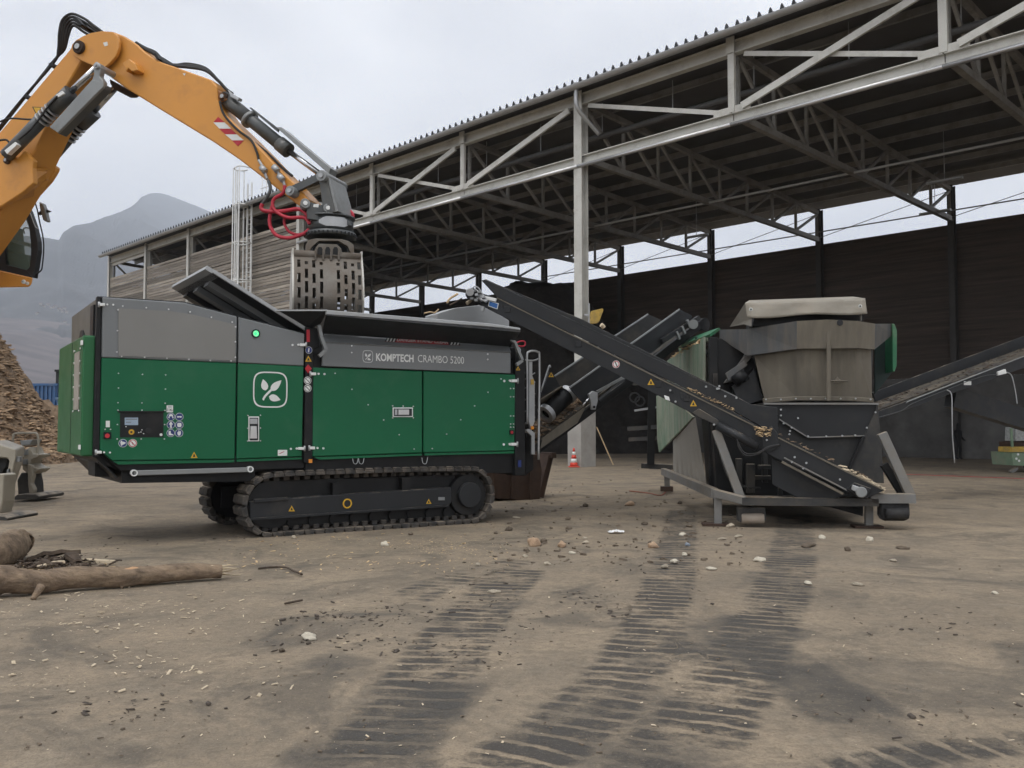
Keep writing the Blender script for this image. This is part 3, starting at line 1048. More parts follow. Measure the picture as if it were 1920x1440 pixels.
def pplate(fr, pts, v, t, mat, parent, name, bevel=0.0, kind=None, label=None):
    return MB().prism([fr.at(x, y, v) for x, y in pts], (0, t, 0)).build(name, mat, parent, bevel, kind, label)

def rect(x0, y0, x1, y1):
    return [(x0, y1), (x1, y1), (x1, y0), (x0, y0)]

def triangle_sign(fr, px, py, r, v, parent):
    s = pplate(fr, [(px - r, py + r * 0.8), (px + r, py + r * 0.8), (px, py - r)], v, 0.004, MAT['yellow'], parent, 'warning_triangle')
    pplate(fr, [(px - r * 0.35, py + r * 0.5), (px + r * 0.35, py + r * 0.5), (px + r * 0.12, py - r * 0.3), (px - r * 0.12, py - r * 0.3)], v - 0.003, 0.003, MAT['ink'], s, 'pictogram')

def bolts(fr, pts, v, parent, r=1.5, mat=None):
    b = MB()
    for x, y in pts:
        c = fr.at(x, y, v)
        rr = fr.at(x + r, y, v).x - c.x
        b.cyl((c.x, v, c.z), (c.x, v - 0.015, c.z), rr, 8)
    return b.build('bolt_heads', mat or MAT['bright_galv'], parent, kind='stuff')

def leaf(c, ang, l, w, v, n=9):
    """leaf outline, rounded base at c, pointed tip along ang"""
    pts = []
    d = Vector((math.cos(ang), math.sin(ang)))
    q = Vector((-d.y, d.x))
    for k in range(n + 1):
        t = k / n
        wd = w * math.sin(math.pi * t ** 0.72) ** 0.9 if 0 < t < 1 else 0
        pts.append((t, wd))
    out = [c + d * (t * l) + q * wd for t, wd in pts] + [c + d * (t * l) - q * wd for t, wd in pts[-2:0:-1]]
    return [(p.x, v, p.y) for p in out]

def logo(fr, x0, y0, x1, y1, v, mat, parent, name='logo'):
    a, b = fr.at(x0, y1, v), fr.at(x1, y0, v)
    cx, cz, hw, hh = (a.x + b.x) / 2, (a.z + b.z) / 2, (b.x - a.x) / 2, (b.z - a.z) / 2
    m = MB()
    n = 40
    def sq(k, f):
        t = 2 * math.pi * k / n
        c, s = math.cos(t), math.sin(t)
        e = 0.5
        return (cx + f * hw * math.copysign(abs(c) ** e, c), v, cz + f * hh * math.copysign(abs(s) ** e, s))
    V = [sq(k, 1.0) for k in range(n)] + [sq(k, 0.925) for k in range(n)]
    m.add(V, [(k, (k + 1) % n, n + (k + 1) % n, n + k) for k in range(n)])
    o = Vector((cx, cz))
    def P(fx, fz):
        return Vector((cx + fx * hw, cz + fz * hh))
    for c, ang, l, w in ((P(-0.27, -0.05), 1.83, 0.66, 0.2), (P(0.02, -0.05), 0.78, 0.86, 0.2), (P(-0.08, -0.38), -0.27, 0.7, 0.2)):
        m.add(*(lambda L_: (L_, [tuple(range(len(L_)))]))(leaf(c, ang, l * hw, w * hw, v)))
    st = smooth_path([Vector((P(-0.42, -0.58).x, v, P(-0.42, -0.58).y)), Vector((P(-0.3, -0.36).x, v, P(-0.3, -0.36).y)), Vector((P(0.08, 0.02).x, v, P(0.08, 0.02).y))], 4)
    w = hw * 0.045
    V, Fc = [], []
    for i, p in enumerate(st):
        V += [(p.x - w, v - 0.0005, p.z + w), (p.x + w, v - 0.0005, p.z - w)]
        if i:
            k = 2 * i
            Fc.append((k - 2, k - 1, k + 1, k))
    m.add(V, Fc)
    return m.build(name, mat, parent)

# ================================================================== shredder
pt_ = gpt(490, 1008)
uM = Vector((0.837, 0.547, 0))
vM = Vector((-uM.y, uM.x, 0))
# left near corner of the body in the plane of the track face
d_ = ray(183, 800)
t_ = (pt_ - CAM).dot(vM) / d_.dot(vM)
c_ = CAM + d_ * t_
SF = Frame((c_.x, c_.y), (uM.x, uM.y))
shred = thing('shredder', 'long green and grey tracked wood shredder with open hopper', 'shredder', SF.o, SF.rz)
BW = 2.5
# black carcass
core = MB().prism([SF.at(x, y, 0.06) for x, y in [(186, 555), (346, 565), (449, 592), (572, 624), (572, 880), (420, 884), (225, 884), (186, 850)]], (0, BW - 0.1, 0))
core.build('engine_housing', MAT['black'], shred, 0.02)
pplate(SF, [(572, 660), (985, 676), (985, 888), (572, 884)], 0.08, BW - 0.16, MAT['black'], shred, 'machine_frame', 0.01)
pplate(SF, [(182, 555), (190.5, 556), (187, 858), (174.5, 858)], 0.0, 0.12, MAT['black'], shred, 'corner_post', 0.01)
pplate(SF, [(574, 612), (600, 616), (600, 650), (588, 655), (586, 868), (570, 868)], 0.0, 0.2, MAT['black'], shred, 'centre_post', 0.01)
pplate(SF, [(967, 650), (985, 652), (985, 892), (966, 892)], 0.0, 0.3, MAT['black'], shred, 'rear_post', 0.01)
# panels
g, gr = MAT['green'], MAT['grey']
TH = 0.05
pA = pplate(SF, [(190.5, 671), (443.5, 681), (440.5, 861), (210, 864), (186.5, 843)], 0.0, TH, g, shred, 'engine_door', 0.012)
pAg = pplate(SF, [(192, 557), (346, 567.5), (444.5, 593.5), (443.6, 680.2), (190.6, 670.2)], 0.0, TH, gr, shred, 'engine_door_top', 0.012)
pB = pplate(SF, [(446.5, 681), (569.5, 687), (566.5, 856), (443.5, 860.5)], 0.0, TH, g, shred, 'service_door', 0.012)
pBg = pplate(SF, [(447.5, 594.5), (571.5, 625.5), (569.7, 686.2), (446.6, 680.2)], 0.0, TH, gr, shred, 'service_door_top', 0.012)
pC = pplate(SF, [(587, 689), (792.3, 696), (792, 849), (586, 856)], 0.0, TH, g, shred, 'hopper_door', 0.012)
pD = pplate(SF, [(794.8, 696), (966.5, 702.5), (965, 845), (794.6, 849)], 0.0, TH, g, shred, 'hopper_door', 0.012)
# folded bottom lips
for pts in ([(212, 865), (440, 862), (438, 867), (222, 871)], [(444, 861.5), (566, 857.5), (566, 861), (444, 866)], [(588, 857), (791, 850.5), (791, 854), (600, 862)], [(796, 850), (964, 846), (964, 850), (796, 854)]):
    MB().prism([SF.at(x, y, 0.012) for x, y in pts], (0, 0.04, 0)).build('door_lip', g, shred)
# perforated grille with bolts
gl = pplate(SF, [(222, 578), (316, 583), (356, 588.5), (442, 608.5), (441.5, 676), (222, 667)], -0.012, 0.02, MAT['grille'], pAg, 'grille')
bolts(SF, [(230, 574), (274, 577), (316, 580), (356, 585), (396, 595), (435, 604), (221, 581), (220, 620), (219, 660), (228, 668.5), (271, 670), (313, 672), (354, 674), (394, 676), (433, 677), (441.5, 613), (441, 641), (441, 670)], -0.012, pAg)
bolts(SF, [(222, 700), (267, 702), (310.5, 703), (222, 727.5), (310, 729.5), (221, 755), (266, 755.5), (309.5, 756), (221, 769), (266, 769), (309, 769.5), (220, 796), (308.5, 796), (219.5, 823), (264.5, 823), (308, 823), (197, 805), (207, 805)], 0.0, pA, 1.3)
bolts(SF, [(464.5, 779), (488, 778.5), (464, 803), (488, 802.5), (464, 827), (488, 826.5)], 0.0, pB, 1.1)
bolts(SF, [(628, 700), (659.5, 730), (690, 759), (719, 787.5), (748, 815), (776, 842), (736, 761), (755.5, 761.5), (774.5, 762), (736, 783.5), (774.5, 783.5), (608, 702), (606, 840)], 0.0, pC, 1.2)
bolts(SF, [(939, 710.5), (914.5, 735.5), (889.5, 761), (863.5, 787), (837, 814), (810, 841), (957, 728.5), (962.5, 728.5), (957, 744), (962.5, 744), (957, 780), (962.5, 780), (957, 795), (962.5, 795), (957, 801), (962.5, 801), (954, 713.5), (954, 832)], 0.0, pD, 1.1)
# hinges
def hinge(x, y, s, par):
    h = pplate(SF, rect(min(x, x + s * 10), y - 2.6, max(x, x + s * 10), y + 2.6), -0.035, 0.035, MAT['galv_white'], par, 'hinge', 0.004)
    MB().cyl(SF.at(x - s * 1, y - 5, -0.02), SF.at(x - s * 1, y + 5, -0.02), 0.016, 8).build('hinge_pin', MAT['galv'], h)
    bolts(SF, [(x + s * 14, y), (x + s * 25, y + 0.5)], 0.0, par, 2.0, MAT['galv_white'])
for x, y, s, par in ((187, 571, 1, pAg), (181, 848, 1, pA), (573, 646.5, -1, pBg), (570, 841, -1, pB), (583, 701, 1, pC), (581, 840, 1, pC), (970, 714, -1, pD), (969, 833, -1, pD)):
    hinge(x, y, s, par)
# control cabinet
cp = pplate(SF, rect(225, 772.5, 306.5, 820), -0.004, 0.03, MAT['black'], pA, 'control_panel')
MB().prism([SF.at(x, y, -0.02) for x, y in rect(222, 770.5, 309, 773)], (0, 0.03, 0)).build('cabinet_hood', MAT['black'], pA)
pplate(SF, rect(234, 783, 259, 797), -0.012, 0.01, MAT['screen'], pA, 'display')
pplate(SF, rect(235.5, 785, 257.5, 787), -0.014, 0.003, MAT['grey'], pA, 'display_line')
pplate(SF, rect(236, 791, 246, 792.5), -0.014, 0.003, MAT['grey'], pA, 'display_line')
disc(SF, 246.5, 810, 5.4, -0.014, MAT['yellow'], pA, 'stop_ring', 16)
disc(SF, 246.5, 810, 2.0, -0.03, MAT['rust'], pA, 'key_switch', 12, 0.02)
disc(SF, 279, 807, 5.5, -0.012, MAT['anthracite'], pA, 'dial', 16, 0.02)
disc(SF, 302, 815, 2.8, -0.012, MAT['white'], pA, 'lock_cap', 12)
bolts(SF, [(236, 800), (260, 811), (264, 810), (269, 813), (266, 806)], -0.006, pA, 1.0, MAT['galv_white'])
# emergency stop with its tag
es = pplate(SF, rect(194, 810, 209, 823), -0.008, 0.03, MAT['black'], pA, 'stop_housing')
MB().cyl(SF.at(201.2, 817, -0.008), SF.at(201.2, 817, -0.06), 0.03, 14).build('stop_button', M('stop_red', (0.45, 0.02, 0.03), 0.4), es)
pplate(SF, rect(198.5, 789, 206, 801), -0.006, 0.006, MAT['white'], pA, 'notice_plate')
# safety pictograms
for k, (x, y) in enumerate([(320.5, 781.5), (336.3, 781.5), (320.5, 796.5), (336.3, 796.8), (320.2, 812), (335.8, 812)]):
    d0 = disc(SF, x, y, 7.6, -0.004, MAT['white'], pA, 'sign_rim', 22)
    disc(SF, x, y, 6.9, -0.0065, MAT['blue'], d0, 'sign_face', 22, 0.003)
    sh = [[(-4, -1), (-3.5, -4), (0, -5.5), (3.5, -4), (4, -1), (5, 2), (2.5, 3), (2.5, -1), (-2.5, -1), (-2.5, 3), (-5, 2)],
          [(-4.5, -1.2), (4.5, -1.2), (4, 1.4), (1, 1.6), (0, 0.6), (-1, 1.6), (-4, 1.4)],
          [(-1.2, -5.6), (1.2, -5.6), (1.6, -4), (4, -1), (2.6, 0), (1.6, -1.2), (1.8, 6), (0.4, 6), (0, 1), (-0.4, 6), (-1.8, 6), (-1.6, -1.2), (-2.6, 0), (-4, -1), (-1.6, -4)],
          [(-4, -2.5), (-2, -4), (2, -4), (4, -2.5), (4, 2), (2.4, 4), (-2.4, 4), (-4, 2)],
          [(-4, -4), (0, -4), (0, 0.5), (4.5, 2.5), (4.5, 4.2), (-4, 4.2)],
          [(-3.5, -1), (-2, 4.6), (2, 4.6), (3.6, 0), (2.6, -4), (1.2, -4), (1, -1), (0, -5), (-1.2, -4.6), (-1.4, -1), (-2.6, -2.4)]][k]
    pplate(SF, [(x + a, y + b) for a, b in sh], -0.009, 0.003, MAT['white'], d0, 'pictogram')
d0 = disc(SF, 230.5, 831, 8.2, -0.004, MAT['white'], pA, 'sign_rim', 22)
disc(SF, 230.5, 831, 7.4, -0.0065, MAT['blue'], d0, 'sign_face', 22, 0.003)
pplate(SF, [(230.5 + a, 831 + b) for a, b in [(-5, -2), (-3, -5), (-1, -4), (-1, -2), (1, -3), (5.5, -1), (4, 1), (0, 3), (-3, 5.5), (-4, 3)]], -0.009, 0.003, MAT['white'], d0, 'pictogram')
d0 = disc(SF, 248.8, 831, 8.2, -0.004, MAT['white'], pA, 'sign_rim', 22)
disc(SF, 248.8, 831, 7.4, -0.0065, MAT['sign_red'], d0, 'sign_ring', 22, 0.003)
disc(SF, 248.8, 831, 6.0, -0.009, MAT['white'], d0, 'sign_face', 22, 0.003)
pplate(SF, [(248.8 + a, 831 + b) for a, b in [(-4.4, -3.4), (-3.4, -4.4), (4.4, 3.4), (3.4, 4.4)]], -0.012, 0.003, MAT['sign_red'], d0, 'sign_bar')
pplate(SF, [(248.8 + a, 831 + b) for a, b in [(-3, -2), (-1, -2.6), (1.6, 1), (0.4, 3.6), (-0.6, 1)]], -0.011, 0.002, MAT['ink'], d0, 'pictogram')
n0 = pplate(SF, rect(312.5, 760, 324.5, 773), -0.005, 0.005, MAT['white'], pA, 'noise_label')
lettering(SF, '114', 313.4, 771, 321.6, 771.2, 5.4, -0.008, MAT['ink'], n0, 0.01)
lettering(SF, 'dB', 321.9, 771.2, 324.0, 771.2, 2.4, -0.008, MAT['ink'], n0)
pplate(SF, rect(315, 762, 322, 764), -0.007, 0.002, MAT['grey_light_and_lit_rim'], n0, 'print')
triangle_sign(SF, 364, 853.5, 6.5, -0.005, pA)
pplate(SF, rect(521, 843.5, 538.5, 854.5), -0.005, 0.005, MAT['white'], pB, 'paper_label')
pplate(SF, [(522.5, 851), (525, 851), (534, 846.5), (531.5, 846.5)], -0.007, 0.002, MAT['sign_red'], pB, 'print')
# green lamp
rl = MB().ring(SF.at(479.3, 625.5, 0.0), (0, -1, 0), 0.045, 0.062, 0.02).build('lamp_rim', MAT['black'], pBg)
disc(SF, 479.3, 625.5, 6.2, -0.015, MAT['lens_green'], pBg, 'status_lamp', 20, 0.012)
for k in range(8):
    a = k * math.pi / 4
    disc(SF, 479.3 + 4 * math.cos(a), 625.5 + 4 * math.sin(a), 1.1, -0.018, MAT['white'], pBg, 'lamp_diode', 8, 0.003)
# door latches
for x0, y0, x1, y1, par in ((466, 781, 486, 827.5, pB), (736.5, 764, 774.5, 782, pC)):
    lt = pplate(SF, rect(x0, y0, x1, y1), -0.01, 0.012, MAT['galv_white'], par, 'latch_plate', 0.004)
    pplate(SF, rect(x0 + 2, y0 + 2, x1 - 2, y1 - 2), -0.013, 0.003, MAT['anthracite'], lt, 'latch_recess')
    if x1 - x0 < 25:
        pplate(SF, [(x0 + 4.5, y0 + 18), (x1 - 4.5, y0 + 18), (x1 - 3.5, y1 - 5), (x0 + 3.5, y1 - 5)], -0.05, 0.037, MAT['bright_galv'], lt, 'latch_handle', 0.006)
        pplate(SF, rect(x0 + 3, y0 + 4, x1 - 3, y0 + 14), -0.03, 0.017, MAT['galv'], lt, 'latch_lock', 0.004)
    else:
        pplate(SF, rect(x0 + 11, y0 + 3.5, x1 - 7, y1 - 4), -0.05, 0.037, MAT['bright_galv'], lt, 'latch_handle', 0.006)
        pplate(SF, rect(x0 + 4, y0 + 3.5, x0 + 9, y1 - 4), -0.03, 0.017, MAT['galv'], lt, 'latch_lock', 0.004)
logo(SF, 474, 698, 539.5, 764, -0.004, MAT['white'], pB)
pplate(SF, rect(956, 806, 964, 815), -0.02, 0.02, MAT['black'], pD, 'stop_housing')
disc(SF, 960, 810.5, 2.4, -0.03, MAT['sign_red'], pD, 'stop_button', 10, 0.012)

# stickers on the posts
d0 = disc(SF, 579, 656.5, 6.4, -0.006, MAT['white'], shred, 'sign_rim', 20)
disc(SF, 579, 656.5, 5.8, -0.009, MAT['blue'], d0, 'sign_face', 20, 0.003)
pplate(SF, [(578, 653), (580.5, 653), (579.5, 660.5), (577.5, 660.5)], -0.011, 0.002, MAT['white'], d0, 'pictogram')
triangle_sign(SF, 578.2, 673, 6.2, -0.006, shred)
pplate(SF, [(571.6, 691), (578, 683), (584.4, 691), (578, 700)], -0.006, 0.005, MAT['sign_red'], shred, 'hazard_diamond')
for y in (713.5, 728):
    d0 = disc(SF, 577, y, 7.0, -0.006, MAT['white'], shred, 'sign_rim', 20)
    d1 = disc(SF, 577, y, 6.0, -0.009, MAT['ink'], d0, 'sign_ring', 20, 0.003)
    disc(SF, 577, y, 4.9, -0.012, MAT['white'], d0, 'sign_face', 20, 0.003)
    pplate(SF, [(577 + a, y + b) for a, b in [(-3.8, -3), (-3, -3.8), (3.8, 3), (3, 3.8)]], -0.014, 0.002, MAT['ink'], d0, 'sign_bar')
pplate(SF, rect(579, 861, 585.5, 868), -0.008, 0.01, MAT['orange_light'], shred, 'side_marker')
triangle_sign(SF, 971.5, 691, 4.2, -0.006, shred)
pplate(SF, rect(971.5, 863, 977.5, 876), -0.006, 0.005, MAT['blue'], shred, 'blue_sticker')
d0 = disc(SF, 972, 657, 4.6, -0.006, MAT['white'], shred, 'sign_rim', 18)
disc(SF, 972, 657, 4.1, -0.009, MAT['blue'], d0, 'sign_face', 18, 0.003)

# hopper
ha, hb = SF.at(604.5, 686.5, 0.02), SF.at(957.5, 700, 0.02)
fa, fb = SF.at(606, 644, 0.02), SF.at(957.5, 662, 0.02)
pplate(SF, [(604.5, 686.5), (957.5, 700), (957.5, 662), (606, 643)], -0.01, 0.05, gr, shred, 'hopper_side', 0.006)
ta, tb = SF.at(606.5, 628, 0.16), SF.at(953, 650, 0.16)
k1, k2 = SF.at(606, 643, -0.01), SF.at(957.5, 662, -0.01)
MB().slab([k1, k2, tb, ta], 0.02).build('hopper_shoulder', gr, shred)
bolts(SF, [(659, 648.5), (659, 661), (914, 664), (914, 674)], -0.01, shred, 1.4)
lettering(SF, 'KOMPTECH', 705, 676, 775.5, 678.8, 14.0, -0.014, MAT['white'], shred, 0.03)
lettering(SF, 'CRAMBO 5200', 783.5, 678.8, 870, 682.3, 13.6, -0.014, MAT['white'], shred, -0.004)
logo(SF, 680, 657.5, 699.3, 679.3, -0.014, MAT['white'], shred)
# danger strip on the shoulder
def on_shoulder(px, py, off=0.004):
    d = ray(px, py)
    p0, p1, p2 = SF.w(k1), SF.w(k2), SF.w(tb)
    nn = (p1 - p0).cross(p2 - p0).normalized()
    if nn.dot(d) > 0:
        nn = -nn
    t = (p0 - CAM).dot(nn) / d.dot(nn)
    return SF.loc(CAM + d * t + nn * off)
def shoulder_patch(pts, mat, par, name, off):
    q = [on_shoulder(x, y, off) for x, y in pts]
    return MB().add(q, [tuple(range(len(q)))]).build(name, mat, par)
ds = shoulder_patch([(720, 644), (862, 651), (858, 640.5), (726, 634.5)], MAT['sign_red'], shred, 'danger_strip', 0.034)
shoulder_patch([(720, 644), (740, 645), (745, 635.5), (726, 634.5)], MAT['ink'], ds, 'stripe_field', 0.037)
shoulder_patch([(840, 650), (862, 651), (858, 640.5), (838, 639.7)], MAT['ink'], ds, 'stripe_field', 0.037)
for x in (723, 729, 735, 843, 849, 855):
    yb = 644 + (x - 720) * 0.05
    shoulder_patch([(x, yb), (x + 3, yb + 0.15), (x + 7, yb - 9), (x + 4, yb - 9.2)], MAT['white'], ds, 'stripe', 0.04)
V, Fc = text_mesh('DANGER STAND CLEAR', 1.0, 0.02)
x0_, x1_, y1_ = min(p.x for p in V), max(p.x for p in V), max(p.y for p in V)
W = []
for p in V:
    tx, ty = (p.x - x0_) / (x1_ - x0_), p.y / y1_
    W.append(on_shoulder(743 + tx * 96, 643.6 + tx * 4.6 - ty * 6.6, 0.04))
MB().add(W, Fc).build('lettering', MAT['white'], ds)

# hopper walls inside
zr = SF.at(760, 640, 0.16).z
u0_, u1_ = ta.x, tb.x
for nm, q in (('hopper_wall', [(u0_, 0.17, 2.0), (u1_, 0.17, 2.0), (u1_, 0.17, zr - 0.06), (u0_, 0.17, zr - 0.02)]),
              ('hopper_wall', [(u0_, BW - 0.17, 2.0), (u1_, BW - 0.17, 2.0), (u1_, BW - 0.17, zr), (u0_, BW - 0.17, zr)]),
              ('hopper_wall', [(u0_, 0.2, 2.0), (u0_, BW - 0.2, 2.0), (u0_, BW - 0.2, zr), (u0_, 0.2, zr)]),
              ('hopper_wall', [(u1_, 0.2, 2.0), (u1_, BW - 0.2, 2.0), (u1_, BW - 0.2, zr), (u1_, 0.2, zr)])):
    MB().slab(q, 0.04).build(nm, MAT['anthracite'], shred)
# near side flap, folded outwards
VL = -0.42
la, lb = SF.at(612, 586, VL), SF.at(975, 618, VL)
la2, lb2 = SF.at(612, 581, VL), SF.at(975, 612, VL)
hA, hB = SF.at(603, 620, 0.14), SF.at(956, 645, 0.14)
fl = MB().slab([hA, hB, lb, la], 0.05).build('side_flap', MAT['anthracite'], shred, 0.004)
MB().prism([SF.at(612, 589.5, VL - 0.01), SF.at(930, 613.5, VL - 0.01), SF.at(976, 619, VL - 0.01), SF.at(976, 615, VL - 0.01), SF.at(920, 606.5, VL - 0.01), SF.at(612, 581, VL - 0.01)], (0, 0.06, 0)).build('flap_rim', MAT['grey_light_and_lit_rim'], fl, 0.008)  # lighter grey puts the skylight on the folded top face into the colour
for k in range(1, 8):
    f_ = k / 8
    a_, b_ = hA.lerp(hB, f_), la.lerp(lb, f_)
    nrm = (hB - hA).cross(la - hA).normalized()
    if nrm.y > 0:
        nrm = -nrm
    MB().bar(a_.lerp(b_, 0.12) + nrm * 0.02, a_.lerp(b_, 0.94) + nrm * 0.02, 0.06, 0.05, nrm).build('flap_rib', MAT['anthracite'], fl)
far_l = Vector((0, BW + 0.42, 0))
MB().slab([(hA.x, BW - 0.12, hA.z), (hB.x, BW - 0.12, hB.z), (lb.x, BW + 0.42, lb.z - 0.1), (la.x, BW + 0.42, la.z - 0.1)], 0.05).build('side_flap', MAT['anthracite'], shred)
# front end flap raised over the engine
eN = SF.at(400, 508, 0.1)
eNear = SF.at(572, 616, 0.1)
eo = [Vector((eNear.x, 0.1, eNear.z)), Vector((eN.x, 0.1, eN.z)), Vector((eN.x, BW - 0.3, eN.z)), Vector((eNear.x, BW - 0.3, eNear.z))]
ef = MB().slab(eo, 0.04).build('end_flap', MAT['anthracite'], shred)
en = (eo[1] - eo[0]).cross(eo[3] - eo[0]).normalized()
if en.z > 0:
    en = -en
MB().bar(eo[0] + en * 0.01, eo[1] + en * 0.01, 0.08, 0.05, en).build('flap_rim', MAT['grey_light_and_lit_rim'], ef)
MB().bar(eo[1] + en * 0.01, eo[2] + en * 0.01, 0.22, 0.06, en).build('flap_rim', MAT['grey_light_and_lit_rim'], ef)
for f_ in (0.25, 0.55, 0.85):
    a_, b_ = eo[0].lerp(eo[3], f_), eo[1].lerp(eo[2], f_)
    MB().bar(a_ + en * 0.06, b_.lerp(a_, 0.06) + en * 0.06, 0.24, 0.12, en).build('flap_rib', MAT['grey'] if f_ < 0.8 else MAT['anthracite'], ef)
# corner gussets
MB().slab([SF.at(517, 582, 0.08), SF.at(614, 582, VL), SF.at(602, 606, -0.08), SF.at(588, 614, 0.04), SF.at(573, 614, 0.08)], 0.02).build('corner_gusset', MAT['anthracite'], shred)
MB().bar(SF.at(517, 582, 0.07), SF.at(613, 582, VL - 0.01), 0.03, 0.02).build('gusset_rim', MAT['grey_light_and_lit_rim'], shred)
# flap levers
for pts in ([(598, 610), (602, 632), (611, 656), (598, 668)], [(957, 636), (965, 642), (979, 676), (968, 684)]):
    lv = [SF.at(x, y, -0.1) for x, y in pts]
    b = MB()
    for a_, b_ in zip(lv[:-1], lv[1:]):
        b.bar(a_, b_, 0.05, 0.05, (0, 1, 0))
    b.build('flap_lever', MAT['guard_grey'], shred)
pplate(SF, rect(575.5, 618, 581, 641), -0.02, 0.03, MAT['sign_red'], shred, 'red_reflector')
# grey hood on the far side
MB().prism([SF.at(x, y, 2.0) for x, y in [(820, 614), (820, 588), (852, 577.5), (899, 572), (925, 583), (955, 601), (955, 620)]], (0, 0.5, 0)).build('rear_hood', MAT['grey_light_and_lit_rim'], shred, 0.01)

# end face
za, zb = SF.at(186, 556, 0.05).z, SF.at(186, 852, 0.05).z
MB().box((-0.03, 0.1, SF.at(180, 645, 0.05).z), (0.0, BW - 0.04, za - 0.02)).build('end_panel', M('end_panel_grey', (0.12, 0.115, 0.1), 0.5, 0, 0.06, 1.0), shred, 0.01)
zd0, zd1 = SF.at(177, 858, 0.05).z + 0.02, SF.at(177, 629, 0.05).z
dd = -0.16
MB().prism([(-0.03, 0.07, zd0), (-0.03, BW + 0.0, zd0), (-0.03, BW, zd1), (-0.03, 0.07, zd1)], (dd, 0, 0)).build('end_door', MAT['door_green'], shred, 0.02)
MB().box((dd - 0.034, 1.05, zd0 + 0.03), (dd - 0.03, 1.06, zd1 - 0.03)).build('door_seam', MAT['black'], shred)
MB().box((dd - 0.045, 0.28, zd0 + 0.62), (dd - 0.03, 0.72, zd1 - 0.2)).build('vent_strip', M('vent_grey', (0.33, 0.3, 0.26), 0.6), shred)
b = MB()
for z in np.linspace(zd0 + 0.6, zd1 - 0.17, 6):
    for y in (0.22, 0.78):
        b.cyl((dd - 0.03, y, z), (dd - 0.05, y, z), 0.014, 8)
b.build('bolt_heads', MAT['bright_galv'], shred, kind='stuff')
MB().cyl((-0.03, 1.25, za - 0.55), (-0.06, 1.25, za - 0.55), 0.2, 20).build('exhaust_opening', MAT['black'], shred)
MB().box((-0.06, 0.15, za - 0.62), (-0.03, 0.42, za - 0.1)).build('cable_box', MAT['black'], shred)
MB().prism([(-0.02, 0.06, zd0 - 0.01), (-0.02, BW - 0.1, zd0 - 0.01), (0.25, BW - 0.1, zd0 - 0.3), (0.25, 0.06, zd0 - 0.3)], (0.03, 0, 0)).build('underside_plate', MAT['black'], shred)
for z in (zd0 + 0.12, zd1 - 0.1):
    MB().box((dd - 0.05, 0.06, z - 0.03), (dd - 0.03, 0.16, z + 0.03)).build('hinge', MAT['galv_white'], shred)

# chassis below the panels
pplate(SF, [(184, 868), (228, 882), (228, 906), (478, 902), (478, 884), (986, 872), (986, 850), (184, 848)], 0.14, BW - 0.28, MAT['black'], shred, 'chassis')
pplate(SF, rect(178, 866, 216, 894), 0.5, 0.6, MAT['black'], shred, 'tow_block', 0.01)
MB().bar(SF.at(250, 887, 0.02), SF.at(472, 880.5, 0.02), 0.05, 0.07).build('tool_bar', MAT['guard_grey'], shred, 0.008)
for x, y in ((252, 887), (470, 880)):
    MB().ring(SF.at(x, y, -0.03), (0, 1, 0), 0.03, 0.045, 0.08, 12).build('bar_clamp', MAT['galv_white'], shred)
for x in (665, 676, 795):
    MB().tube(smooth_path([SF.at(x - 4, 858, 0.03), SF.at(x - 2, 868, 0.0), SF.at(x + 4, 869, 0.0), SF.at(x + 7, 857, 0.03)], 4), 0.006, 6).build('cable_loop', MAT['galv'], shred)
MB().prism([SF.at(x, y, 0.5) for x, y in [(560, 868), (920, 862), (905, 905), (600, 915)]], (0, 1.5, 0)).build('crusher_base', MAT['black'], shred)

